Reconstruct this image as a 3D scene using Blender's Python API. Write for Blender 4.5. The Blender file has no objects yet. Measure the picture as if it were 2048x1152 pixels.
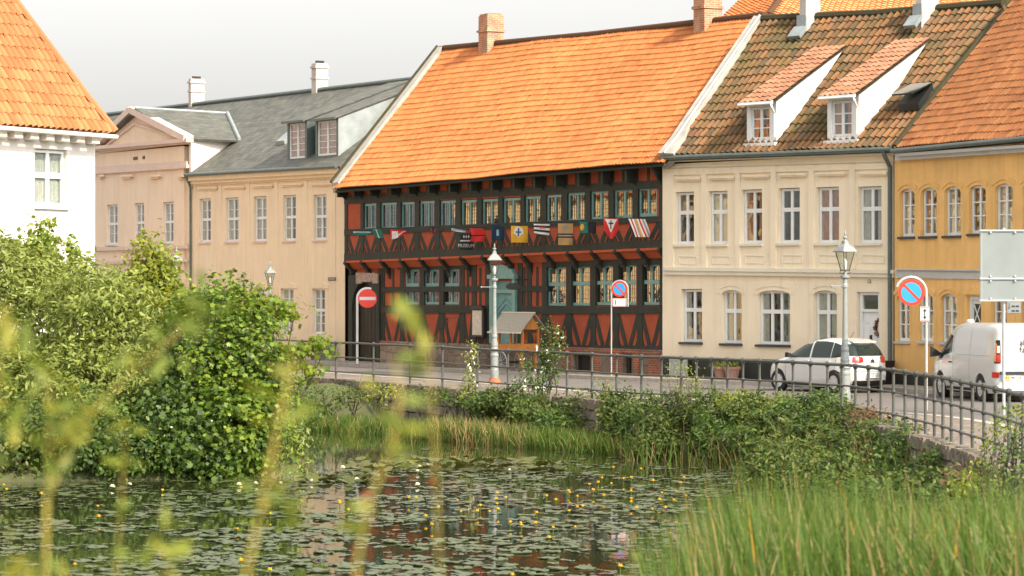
import bpy, math, random
import numpy as np
from mathutils import Vector, Matrix
random.seed(7); rng = np.random.default_rng(7)
PI = math.pi
C = bpy.context.scene.collection
sc = bpy.context.scene
F = 6000.0; CZ = 2.8; HY = 581.0          # focal length in photo pixels, eye height, horizon row

def W(px, py, D):
    return Vector(((px-1024)*D/F, D, CZ-(py-HY)*D/F))

# ---------------------------------------------------------------- materials
def nd(t, typ, **kw):
    n = t.nodes.new(typ)
    for k, v in kw.items():
        if k in n.inputs: n.inputs[k].default_value = v
        else: setattr(n, k, v)
    return n
def c4(c): return (c[0], c[1], c[2], 1.0)
def mat(name, col, rough=.8, var=.12, scale=3.0, bump=0.0, bscale=40.0, metal=0.0, dirt=0.0, dirtcol=(.12,.1,.07), spec=.5, stretch=(1,1,1), coat=0, coord='Object', streak=0.0):
    m = bpy.data.materials.new(name); m.use_nodes = True
    t = m.node_tree; b = t.nodes['Principled BSDF']; L = t.links
    b.inputs['Roughness'].default_value = rough; b.inputs['Metallic'].default_value = metal
    b.inputs['Specular IOR Level'].default_value = spec
    if coat: b.inputs['Coat Weight'].default_value = coat; b.inputs['Coat Roughness'].default_value = .05
    tc = nd(t, 'ShaderNodeTexCoord'); mp = nd(t, 'ShaderNodeMapping'); mp.inputs['Scale'].default_value = stretch
    L.new(tc.outputs[coord], mp.inputs['Vector'])
    n = nd(t, 'ShaderNodeTexNoise', Scale=scale, Detail=6.0, Roughness=.6); L.new(mp.outputs[0], n.inputs['Vector'])
    mr = nd(t, 'ShaderNodeMapRange'); mr.inputs['From Min'].default_value=.3; mr.inputs['From Max'].default_value=.7
    mr.inputs['To Min'].default_value = 1-var; mr.inputs['To Max'].default_value = 1+var
    L.new(n.outputs['Fac'], mr.inputs['Value'])
    mx = nd(t, 'ShaderNodeVectorMath', operation='SCALE'); mx.inputs[0].default_value = col
    L.new(mr.outputs[0], mx.inputs['Scale']); out = mx.outputs[0]
    if dirt > 0:
        n2 = nd(t, 'ShaderNodeTexNoise', Scale=scale*.45, Detail=8.0, Roughness=.7); L.new(mp.outputs[0], n2.inputs['Vector'])
        r = nd(t, 'ShaderNodeMapRange'); r.inputs['From Min'].default_value=.52; r.inputs['From Max'].default_value=.75
        r.inputs['To Max'].default_value = dirt; L.new(n2.outputs['Fac'], r.inputs['Value'])
        m2 = nd(t, 'ShaderNodeMixRGB'); m2.inputs['Color2'].default_value = c4(dirtcol)
        L.new(r.outputs[0], m2.inputs['Fac']); L.new(out, m2.inputs['Color1']); out = m2.outputs[0]
    if streak > 0:
        mq = nd(t, 'ShaderNodeMapping'); mq.inputs['Scale'].default_value=(2.2,2.2,.16); L.new(tc.outputs[coord], mq.inputs['Vector'])
        n4 = nd(t, 'ShaderNodeTexNoise', Scale=1.6, Detail=9.0, Roughness=.75); L.new(mq.outputs[0], n4.inputs['Vector'])
        r4 = nd(t, 'ShaderNodeMapRange'); r4.inputs['From Min'].default_value=.48; r4.inputs['From Max'].default_value=.72; r4.inputs['To Max'].default_value=streak; L.new(n4.outputs['Fac'], r4.inputs['Value'])
        m4 = nd(t, 'ShaderNodeMixRGB'); m4.inputs['Color2'].default_value=c4([k*.55 for k in col]); L.new(r4.outputs[0], m4.inputs['Fac']); L.new(out, m4.inputs['Color1']); out = m4.outputs[0]
        sz = nd(t, 'ShaderNodeSeparateXYZ'); L.new(tc.outputs[coord], sz.inputs[0]); ad = nd(t, 'ShaderNodeMath', operation='MULTIPLY_ADD'); ad.inputs[1].default_value=1.6; L.new(n4.outputs['Fac'], ad.inputs[0]); L.new(sz.outputs[2], ad.inputs[2])
        r5 = nd(t, 'ShaderNodeMapRange'); r5.inputs['From Min'].default_value=2.4; r5.inputs['From Max'].default_value=1.0; r5.inputs['To Max'].default_value=.45; L.new(ad.outputs[0], r5.inputs['Value'])
        m5 = nd(t, 'ShaderNodeMixRGB'); m5.inputs['Color2'].default_value=c4([k*.6 for k in col]); L.new(r5.outputs[0], m5.inputs['Fac']); L.new(out, m5.inputs['Color1']); out = m5.outputs[0]
    L.new(out, b.inputs['Base Color'])
    if bump:
        n3 = nd(t, 'ShaderNodeTexNoise', Scale=bscale, Detail=5.0); L.new(mp.outputs[0], n3.inputs['Vector'])
        bp = nd(t, 'ShaderNodeBump', Strength=bump, Distance=.02); L.new(n3.outputs['Fac'], bp.inputs['Height'])
        L.new(bp.outputs[0], b.inputs['Normal'])
    return m

def tile_mat(name, ramp, trough=0.0, tcol=(.05,.045,.02), moss=0.0, mosscol=(.10,.10,.03), mscale=.8, dark=0.0, rough=.85):
    """clay tiles: one random colour per tile from the UV cell, moss patches from noise"""
    m = bpy.data.materials.new(name); m.use_nodes = True
    t = m.node_tree; b = t.nodes['Principled BSDF']; L = t.links
    b.inputs['Roughness'].default_value = rough; b.inputs['Specular IOR Level'].default_value=.3
    tc = nd(t, 'ShaderNodeTexCoord'); fl = nd(t, 'ShaderNodeVectorMath', operation='FLOOR'); L.new(tc.outputs['UV'], fl.inputs[0])
    wn = nd(t, 'ShaderNodeTexWhiteNoise'); wn.noise_dimensions='2D'; L.new(fl.outputs[0], wn.inputs['Vector'])
    cr = nd(t, 'ShaderNodeValToRGB'); e = cr.color_ramp.elements
    while len(e) < len(ramp): e.new(.5)
    for i, c in enumerate(ramp): e[i].position = i/(len(ramp)-1); e[i].color = c4(c)
    L.new(wn.outputs['Value'], cr.inputs['Fac'])
    n = nd(t, 'ShaderNodeTexNoise', Scale=.35, Detail=4.0); L.new(tc.outputs['Object'], n.inputs['Vector'])
    mr = nd(t, 'ShaderNodeMapRange'); mr.inputs['From Min'].default_value=.3; mr.inputs['From Max'].default_value=.7; mr.inputs['To Min'].default_value=.85; mr.inputs['To Max'].default_value=1.12
    L.new(n.outputs['Fac'], mr.inputs['Value'])
    s = nd(t, 'ShaderNodeVectorMath', operation='SCALE'); L.new(cr.outputs[0], s.inputs[0]); L.new(mr.outputs[0], s.inputs['Scale'])
    out = s.outputs[0]
    if moss > 0:
        n2 = nd(t, 'ShaderNodeTexNoise', Scale=mscale, Detail=9.0, Roughness=.72); L.new(tc.outputs['Object'], n2.inputs['Vector'])
        r = nd(t, 'ShaderNodeMapRange'); r.inputs['From Min'].default_value=.62-.2*moss; r.inputs['From Max'].default_value=.74-.1*moss; r.inputs['To Max'].default_value=min(1,moss*1.3)
        L.new(n2.outputs['Fac'], r.inputs['Value'])
        m2 = nd(t, 'ShaderNodeMixRGB'); m2.inputs['Color2'].default_value=c4(mosscol)
        L.new(r.outputs[0], m2.inputs['Fac']); L.new(out, m2.inputs['Color1']); out = m2.outputs[0]
    if trough > 0:      # darker colour along the hollows between tile rolls, moss on the mossy tiles
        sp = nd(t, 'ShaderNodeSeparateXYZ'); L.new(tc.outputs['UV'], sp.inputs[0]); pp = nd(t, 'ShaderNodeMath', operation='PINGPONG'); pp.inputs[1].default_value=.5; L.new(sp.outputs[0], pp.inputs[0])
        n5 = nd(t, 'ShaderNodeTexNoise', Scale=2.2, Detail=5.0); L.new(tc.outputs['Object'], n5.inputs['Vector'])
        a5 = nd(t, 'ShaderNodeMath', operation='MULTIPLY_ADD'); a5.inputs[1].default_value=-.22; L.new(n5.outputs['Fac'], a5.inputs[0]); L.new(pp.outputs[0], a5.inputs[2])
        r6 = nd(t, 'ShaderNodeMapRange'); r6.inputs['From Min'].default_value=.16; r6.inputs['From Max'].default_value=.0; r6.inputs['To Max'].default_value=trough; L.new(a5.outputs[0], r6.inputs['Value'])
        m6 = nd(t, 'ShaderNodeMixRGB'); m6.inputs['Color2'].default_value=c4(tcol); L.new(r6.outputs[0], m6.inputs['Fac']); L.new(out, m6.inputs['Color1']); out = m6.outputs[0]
    L.new(out, b.inputs['Base Color'])
    n3 = nd(t, 'ShaderNodeTexNoise', Scale=30.0, Detail=4.0); L.new(tc.outputs['Object'], n3.inputs['Vector'])
    bp = nd(t, 'ShaderNodeBump', Strength=.25, Distance=.01); L.new(n3.outputs['Fac'], bp.inputs['Height']); L.new(bp.outputs[0], b.inputs['Normal'])
    return m

def brick_mat(name, c1, c2, mortar, w=.24, h=.075, var=.3, msize=.012, uv=False, rough=.9):
    m = bpy.data.materials.new(name); m.use_nodes = True
    t = m.node_tree; b = t.nodes['Principled BSDF']; L = t.links
    b.inputs['Roughness'].default_value = rough
    tc = nd(t, 'ShaderNodeTexCoord')
    if uv: vec = tc.outputs['UV']
    else:
        sx = nd(t, 'ShaderNodeSeparateXYZ'); L.new(tc.outputs['Object'], sx.inputs[0])
        ad = nd(t, 'ShaderNodeMath', operation='ADD'); L.new(sx.outputs[0], ad.inputs[0]); L.new(sx.outputs[1], ad.inputs[1])
        cx = nd(t, 'ShaderNodeCombineXYZ'); L.new(ad.outputs[0], cx.inputs[0]); L.new(sx.outputs[2], cx.inputs[1]); vec = cx.outputs[0]
    br = nd(t, 'ShaderNodeTexBrick'); br.inputs['Scale'].default_value=1; br.inputs['Brick Width'].default_value=w; br.inputs['Row Height'].default_value=h
    br.inputs['Mortar Size'].default_value=msize; br.inputs['Color1'].default_value=c4(c1); br.inputs['Color2'].default_value=c4(c2); br.inputs['Mortar'].default_value=c4(mortar)
    L.new(vec, br.inputs['Vector'])
    n = nd(t, 'ShaderNodeTexNoise', Scale=2.5, Detail=7.0); L.new(vec, n.inputs['Vector'])
    mr = nd(t, 'ShaderNodeMapRange'); mr.inputs['From Min'].default_value=.3; mr.inputs['From Max'].default_value=.7; mr.inputs['To Min'].default_value=1-var; mr.inputs['To Max'].default_value=1+var
    L.new(n.outputs['Fac'], mr.inputs['Value'])
    s = nd(t, 'ShaderNodeVectorMath', operation='SCALE'); L.new(br.outputs['Color'], s.inputs[0]); L.new(mr.outputs[0], s.inputs['Scale'])
    L.new(s.outputs[0], b.inputs['Base Color'])
    iv = nd(t, 'ShaderNodeMath', operation='SUBTRACT'); iv.inputs[0].default_value=1; L.new(br.outputs['Fac'], iv.inputs[1])
    bp = nd(t, 'ShaderNodeBump', Strength=.4, Distance=.012); L.new(iv.outputs[0], bp.inputs['Height']); L.new(bp.outputs[0], b.inputs['Normal'])
    return m

def cell_mat(name, cols, scale, gap=.05, mortar=(.1,.09,.08), rough=.85, bump=.5, stretch=(1,1,1)):
    """cobbles or rubble: voronoi stones with joints"""
    m = bpy.data.materials.new(name); m.use_nodes = True
    t = m.node_tree; b = t.nodes['Principled BSDF']; L = t.links
    b.inputs['Roughness'].default_value = rough
    tc = nd(t, 'ShaderNodeTexCoord'); mp = nd(t, 'ShaderNodeMapping'); mp.inputs['Scale'].default_value=stretch; L.new(tc.outputs['Object'], mp.inputs['Vector'])
    v = nd(t, 'ShaderNodeTexVoronoi', Scale=scale); L.new(mp.outputs[0], v.inputs['Vector'])
    v2 = nd(t, 'ShaderNodeTexVoronoi', Scale=scale, feature='DISTANCE_TO_EDGE'); L.new(mp.outputs[0], v2.inputs['Vector'])
    sp = nd(t, 'ShaderNodeSeparateColor'); L.new(v.outputs['Color'], sp.inputs[0])
    cr = nd(t, 'ShaderNodeValToRGB'); e = cr.color_ramp.elements
    while len(e) < len(cols): e.new(.5)
    for i, c in enumerate(cols): e[i].position = i/(len(cols)-1); e[i].color = c4(c)
    L.new(sp.outputs[0], cr.inputs['Fac'])
    r = nd(t, 'ShaderNodeMapRange'); r.inputs['From Max'].default_value=gap; L.new(v2.outputs['Distance'], r.inputs['Value'])
    m2 = nd(t, 'ShaderNodeMixRGB'); m2.inputs['Color1'].default_value=c4(mortar); L.new(r.outputs[0], m2.inputs['Fac']); L.new(cr.outputs[0], m2.inputs['Color2'])
    n = nd(t, 'ShaderNodeTexNoise', Scale=.5, Detail=5.0); L.new(tc.outputs['Object'], n.inputs['Vector'])
    mr = nd(t, 'ShaderNodeMapRange'); mr.inputs['From Min'].default_value=.3; mr.inputs['From Max'].default_value=.7; mr.inputs['To Min'].default_value=.75; mr.inputs['To Max'].default_value=1.2
    L.new(n.outputs['Fac'], mr.inputs['Value'])
    s = nd(t, 'ShaderNodeVectorMath', operation='SCALE'); L.new(m2.outputs[0], s.inputs[0]); L.new(mr.outputs[0], s.inputs['Scale'])
    L.new(s.outputs[0], b.inputs['Base Color'])
    bp = nd(t, 'ShaderNodeBump', Strength=bump, Distance=.03); L.new(r.outputs[0], bp.inputs['Height']); L.new(bp.outputs[0], b.inputs['Normal'])
    return m

def leaf_mat(name, cols, trans=.35, rough=.5, nscale=1.2):
    m = bpy.data.materials.new(name); m.use_nodes = True
    t = m.node_tree; b = t.nodes['Principled BSDF']; L = t.links; out = t.nodes['Material Output']
    b.inputs['Roughness'].default_value = rough; b.inputs['Specular IOR Level'].default_value=.35
    g = nd(t, 'ShaderNodeNewGeometry'); cr = nd(t, 'ShaderNodeValToRGB'); e = cr.color_ramp.elements
    while len(e) < len(cols): e.new(.5)
    for i, c in enumerate(cols): e[i].position = i/(len(cols)-1); e[i].color = c4(c)
    tc = nd(t, 'ShaderNodeTexCoord'); n = nd(t, 'ShaderNodeTexNoise', Scale=nscale, Detail=3.0); L.new(tc.outputs['Object'], n.inputs['Vector'])
    mr = nd(t, 'ShaderNodeMapRange'); mr.inputs['From Min'].default_value=.25; mr.inputs['From Max'].default_value=.75; mr.inputs['To Min'].default_value=-.3; mr.inputs['To Max'].default_value=.3
    L.new(n.outputs['Fac'], mr.inputs['Value'])
    ad = nd(t, 'ShaderNodeMath', operation='ADD'); L.new(g.outputs['Random Per Island'], ad.inputs[0]); L.new(mr.outputs[0], ad.inputs[1])
    L.new(ad.outputs[0], cr.inputs['Fac']); L.new(cr.outputs[0], b.inputs['Base Color'])
    tr = nd(t, 'ShaderNodeBsdfTranslucent'); s = nd(t, 'ShaderNodeVectorMath', operation='MULTIPLY'); s.inputs[1].default_value=(1.5,1.35,.6)
    L.new(cr.outputs[0], s.inputs[0]); L.new(s.outputs[0], tr.inputs['Color'])
    mx = nd(t, 'ShaderNodeMixShader', Fac=trans); L.new(b.outputs[0], mx.inputs[1]); L.new(tr.outputs[0], mx.inputs[2]); L.new(mx.outputs[0], out.inputs['Surface'])
    return m

def glass_mat(name, ior=1.9, tint=(.86,.88,.86), rough=.02, wob=.25, wscale=3.0):
    m = bpy.data.materials.new(name); m.use_nodes = True
    t = m.node_tree; L = t.links; out = t.nodes['Material Output']; t.nodes.remove(t.nodes['Principled BSDF'])
    tc = nd(t, 'ShaderNodeTexCoord'); n = nd(t, 'ShaderNodeTexNoise', Scale=wscale, Detail=1.0); L.new(tc.outputs['Object'], n.inputs['Vector'])
    bp = nd(t, 'ShaderNodeBump', Strength=wob, Distance=.05); L.new(n.outputs['Fac'], bp.inputs['Height'])
    f0=((ior-1)/(ior+1))**2*1.6
    lw = nd(t, 'ShaderNodeLayerWeight'); pw = nd(t, 'ShaderNodeMath', operation='POWER'); pw.inputs[1].default_value=4.0; L.new(lw.outputs['Facing'], pw.inputs[0])
    fr = nd(t, 'ShaderNodeMapRange'); fr.inputs['To Min'].default_value=f0; fr.inputs['To Max'].default_value=1.0; L.new(pw.outputs[0], fr.inputs['Value'])
    tr = nd(t, 'ShaderNodeBsdfTransparent'); tr.inputs[0].default_value=c4(tint)
    gl = nd(t, 'ShaderNodeBsdfGlossy', Roughness=rough); gl.inputs[0].default_value=(.95,.95,.95,1); L.new(bp.outputs[0], gl.inputs['Normal'])
    mx = nd(t, 'ShaderNodeMixShader'); L.new(fr.outputs[0], mx.inputs[0]); L.new(tr.outputs[0], mx.inputs[1]); L.new(gl.outputs[0], mx.inputs[2]); L.new(mx.outputs[0], out.inputs['Surface'])
    return m

M = {}
M['peach'] = mat('peach_plaster', (.80,.65,.47), .9, .05, .6, .15, 25, dirt=.25, dirtcol=(.70,.55,.39), streak=0.3)
M['pink'] = mat('pink_plaster', (.79,.63,.48), .9, .05, .6, .15, 25, dirt=.25, dirtcol=(.68,.52,.40), streak=0.3)
M['pinktrim'] = mat('pale_pink_trim', (.66,.52,.45), .85, .06, 2)
M['cream'] = mat('cream_plaster', (.84,.72,.54), .9, .05, .6, .15, 25, dirt=.25, dirtcol=(.68,.57,.42), streak=0.3)
M['creamtrim'] = mat('cream_trim', (.74,.68,.55), .85, .05, 2, dirt=.2, dirtcol=(.58,.52,.42))
M['yellow'] = mat('ochre_plaster', (.80,.48,.17), .92, .10, .9, .25, 18, dirt=.5, dirtcol=(.60,.36,.14), streak=0.5)
M['white_wall'] = mat('white_limewash', (.66,.61,.56), .9, .04, .8, .1, 20)
M['paint_white'] = mat('white_window_paint', (.74,.75,.74), .5, .05, 4)
M['trimgrey'] = mat('grey_trim_paint', (.50,.50,.48), .7, .08, 3)
M['slatesill'] = mat('dark_slate', (.045,.05,.045), .7, .2, 5)
M['plinth'] = mat('black_tar_plinth', (.02,.022,.018), .7, .3, 2, .3)
M['timber'] = mat('dark_tarred_timber', (.022,.026,.018), .75, .35, 6, .5, 60, stretch=(1,1,.25))
M['redpanel'] = mat('red_ochre_panel', (.36,.072,.028), .9, .12, 2.5, .3, 30, dirt=.45, dirtcol=(.24,.045,.02))
M['redboard'] = mat('red_ochre_board', (.44,.09,.03), .85, .12, 4, .2, 40)
M['bluegreen'] = mat('blue_green_paint', (.16,.33,.31), .5, .12, 5)
M['doorblue'] = mat('blue_green_door_paint', (.13,.29,.29), .55, .15, 4)
M['stone'] = cell_mat('grey_field_stone', [(.16,.13,.10),(.25,.20,.15),(.11,.10,.08),(.30,.25,.20)], 2.6, .06, (.14,.12,.09), stretch=(1,1,1.6))
M['plinthstone'] = cell_mat('dressed_plinth_stone', [(.20,.15,.11),(.26,.20,.15),(.14,.11,.085)], 2.0, .05, (.10,.08,.06), stretch=(1,1,1.3))
M['brick'] = brick_mat('orange_brick', (.50,.22,.11), (.38,.15,.08), (.42,.33,.24))
M['redbrick'] = brick_mat('red_brick', (.32,.07,.03), (.24,.05,.025), (.3,.2,.14))
M['chimwhite'] = mat('limewashed_chimney', (.50,.44,.40), .9, .12, 3, .3, 20, dirt=.5, dirtcol=(.35,.28,.22))
M['lead'] = mat('lead_sheet', (.30,.34,.35), .45, .2, 3, metal=.3)
M['zinc'] = mat('grey_green_zinc', (.12,.15,.14), .4, .15, 4, metal=.4)
M['zincpale'] = mat('pale_blue_zinc', (.30,.335,.34), .5, .15, 2.5, metal=.1, dirt=.4, dirtcol=(.3,.32,.32))
M['verge'] = mat('weathered_lime_mortar', (.38,.36,.325), .9, .2, 2.5, .4, 12, dirt=.6, dirtcol=(.28,.26,.22))
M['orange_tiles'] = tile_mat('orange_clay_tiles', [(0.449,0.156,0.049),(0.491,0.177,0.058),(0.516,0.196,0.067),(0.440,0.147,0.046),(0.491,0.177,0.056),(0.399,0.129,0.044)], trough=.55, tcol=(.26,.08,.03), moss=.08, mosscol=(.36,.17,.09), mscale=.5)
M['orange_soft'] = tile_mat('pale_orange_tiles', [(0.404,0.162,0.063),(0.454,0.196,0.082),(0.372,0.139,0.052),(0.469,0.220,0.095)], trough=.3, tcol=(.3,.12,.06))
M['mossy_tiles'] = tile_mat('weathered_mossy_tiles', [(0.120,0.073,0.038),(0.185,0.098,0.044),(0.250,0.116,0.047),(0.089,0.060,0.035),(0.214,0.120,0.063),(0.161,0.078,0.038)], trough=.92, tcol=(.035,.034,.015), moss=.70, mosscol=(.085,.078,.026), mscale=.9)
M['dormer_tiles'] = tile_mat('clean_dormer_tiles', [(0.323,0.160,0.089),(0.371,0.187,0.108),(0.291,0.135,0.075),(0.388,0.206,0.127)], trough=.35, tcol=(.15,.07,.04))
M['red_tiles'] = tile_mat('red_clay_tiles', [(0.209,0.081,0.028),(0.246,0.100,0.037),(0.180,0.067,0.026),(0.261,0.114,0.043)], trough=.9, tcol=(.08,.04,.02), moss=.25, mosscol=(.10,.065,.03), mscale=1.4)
M['slate'] = brick_mat('grey_slate_roof', (.085,.088,.072), (.13,.13,.108), (.06,.065,.06), .5, .25, .35, .01, uv=True, rough=.6)
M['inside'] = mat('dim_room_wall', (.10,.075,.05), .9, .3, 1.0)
M['curtain'] = mat('white_curtain', (.70,.66,.60), .9, .1, 8)
M['warmcurtain'] = mat('rust_curtain', (.66,.30,.18), .9, .2, 6)
M['glass'] = glass_mat('window_glass', 1.75, wob=.10)
M['oldglass'] = glass_mat('old_wavy_glass', 2.6, tint=(.45,.45,.38), wob=.12, wscale=2.2)
M['lampglass'] = glass_mat('lantern_glass', 1.5, (.85,.88,.84), wob=0)
M['lamppaint'] = mat('pale_grey_green_cast_iron', (.24,.262,.257), .45, .12, 6, .1)
M['lampdark'] = mat('dark_lantern_metal', (.06,.06,.055), .5, .2, 6)
M['rust'] = mat('orange_rust_paint', (.50,.14,.06), .8, .3, 8)
M['iron'] = mat('grey_painted_iron', (.075,.078,.07), .5, .2, 9, .2, 50, dirt=.4, dirtcol=(.09,.06,.04))
M['asphalt'] = mat('worn_asphalt', (.15,.135,.125), .92, .15, .7, .5, 90, dirt=.5, dirtcol=(.115,.108,.105))
M['cobble'] = cell_mat('cobble_stones', [(.22,.175,.145),(.16,.125,.105),(.27,.225,.19),(.19,.145,.115)], 7, .06, (.15,.13,.10))
M['kerb'] = mat('granite_kerb', (.36,.33,.29), .85, .2, 6, .3)
M['pave'] = brick_mat('paving_slabs', (.33,.28,.23), (.27,.23,.19), (.16,.14,.12), .6, .4, .2, .012, uv=True)
M['soil'] = mat('bank_soil_and_grass', (.075,.085,.03), .95, .5, 1.6, .8, 8, dirt=.6, dirtcol=(.09,.065,.035))
M['carwhite'] = mat('white_car_paint', (.60,.61,.60), .28, .02, 1, coat=1.0)
M['vanwhite'] = mat('white_van_paint', (.56,.57,.56), .3, .03, 1, coat=.8)
M['black'] = mat('black_plastic', (.015,.016,.016), .5, .2, 5)
M['tyre'] = mat('tyre_rubber', (.018,.018,.018), .85, .2, 8)
M['alloy'] = mat('silver_alloy', (.55,.55,.53), .4, .1, 5, metal=.15)
M['carglass'] = mat('tinted_car_glass', (.018,.028,.025), .06, .1, 2, spec=.45)
M['redlamp'] = mat('red_lamp_lens', (.55,.02,.015), .2, .1, 5, coat=1)
M['orangelamp'] = mat('amber_lens', (.75,.22,.02), .25, .1, 5, coat=1)
M['clearlamp'] = mat('clear_lens', (.7,.7,.7), .15, .1, 5, coat=1)
M['signred'] = mat('sign_red', (.72,.045,.02), .4, .04, 3)
M['signblue'] = mat('sign_blue', (.02,.28,.62), .4, .04, 3)
M['signwhite'] = mat('sign_white', (.62,.61,.60), .45, .03, 3)
M['signgrey'] = mat('bare_aluminium_sign_back', (.235,.265,.26), .45, .08, 1.2, metal=.25, dirt=.3, dirtcol=(.19,.22,.215))
M['galv'] = mat('galvanised_steel', (.45,.46,.45), .45, .1, 6, metal=.3)
M['text'] = mat('dark_lettering', (.02,.018,.015), .6, .05, 3)
M['wood'] = mat('orange_stained_wood', (.52,.20,.045), .6, .2, 6, .2, 40, stretch=(1,1,.3))
M['greywood'] = mat('weathered_grey_boards', (.30,.27,.22), .85, .25, 9, .3, 30, stretch=(1,6,6))
M['palewood'] = mat('pale_edge_board', (.62,.53,.42), .7, .1, 8)
M['terracotta'] = mat('terracotta_pot', (.36,.20,.15), .85, .15, 8)
M['bark'] = mat('shrub_bark', (.07,.055,.035), .9, .3, 12, .5)
M['boxgrey'] = mat('grey_utility_box', (.24,.27,.25), .6, .1, 4)
M['maple'] = leaf_mat('maple_leaves', [(0.030,0.066,0.010),(0.072,0.133,0.016),(0.135,0.211,0.023),(0.220,0.288,0.034)], .3, .45)
M['maple_young'] = leaf_mat('young_maple_leaves', [(.09,.16,.02),(.17,.25,.03),(.27,.32,.045),(.13,.20,.02)], .45, .5)
M['willow'] = leaf_mat('grey_willow_leaves', [(0.100,0.137,0.025),(0.185,0.233,0.046),(0.312,0.355,0.092),(0.142,0.191,0.035)], .3, .6)
M['bramble'] = leaf_mat('bramble_leaves', [(0.029,0.062,0.014),(0.065,0.121,0.021),(0.115,0.179,0.029),(0.050,0.089,0.025)], .3, .5)
M['bankleaf'] = leaf_mat('bank_plant_leaves', [(0.026,0.055,0.011),(0.065,0.110,0.021),(0.122,0.173,0.028),(0.115,0.103,0.034)], .3, .55)
M['limeleaf'] = leaf_mat('lime_green_leaves', [(.14,.19,.03),(.24,.28,.04),(.34,.36,.07)], .4, .5)
M['drystem'] = leaf_mat('dry_brown_stems', [(.12,.075,.04),(.22,.14,.07),(.09,.06,.03)], .2, .8)
M['reed'] = leaf_mat('reed_blades', [(0.041,0.087,0.014),(0.082,0.144,0.024),(0.129,0.197,0.035),(0.064,0.116,0.018)], .35, .5, .5)
M['reeddry'] = leaf_mat('dry_reed_blades', [(.30,.22,.10),(.42,.33,.17),(.22,.15,.06)], .35, .7, .5)
M['reedorange'] = leaf_mat('yellowed_blades', [(.55,.27,.03),(.60,.35,.05)], .35, .6, .5)
M['blur_leaf'] = leaf_mat('willowherb_leaves', [(0.125,0.175,0.030),(0.213,0.263,0.045),(0.338,0.325,0.060)], .45, .5, 3)
M['blur_stem'] = mat('yellow_stem', (.34,.27,.05), .7, .1, 5)
M['pad'] = mat('waxy_lily_pad', (.062,.082,.028), .42, .35, 1.3, spec=.5, dirt=.45, dirtcol=(.12,.10,.055)); M['pad'].node_tree.nodes['Principled BSDF'].inputs['IOR'].default_value=1.6
M['padraised'] = leaf_mat('olive_lily_leaves', [(.05,.065,.015),(.09,.10,.025),(.13,.13,.04),(.035,.045,.012)], .15, .45)
M['petal_y'] = mat('yellow_petals', (.80,.50,.02), .5, .1, 20)
M['petal_w'] = mat('white_petals', (.80,.78,.70), .5, .05, 20)
M['orange_pale'] = tile_mat('bright_pale_tiles', [(.72,.34,.14),(.78,.40,.18),(.68,.30,.12)])  # pale orange clay, the own tile colour of the house behind
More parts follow.
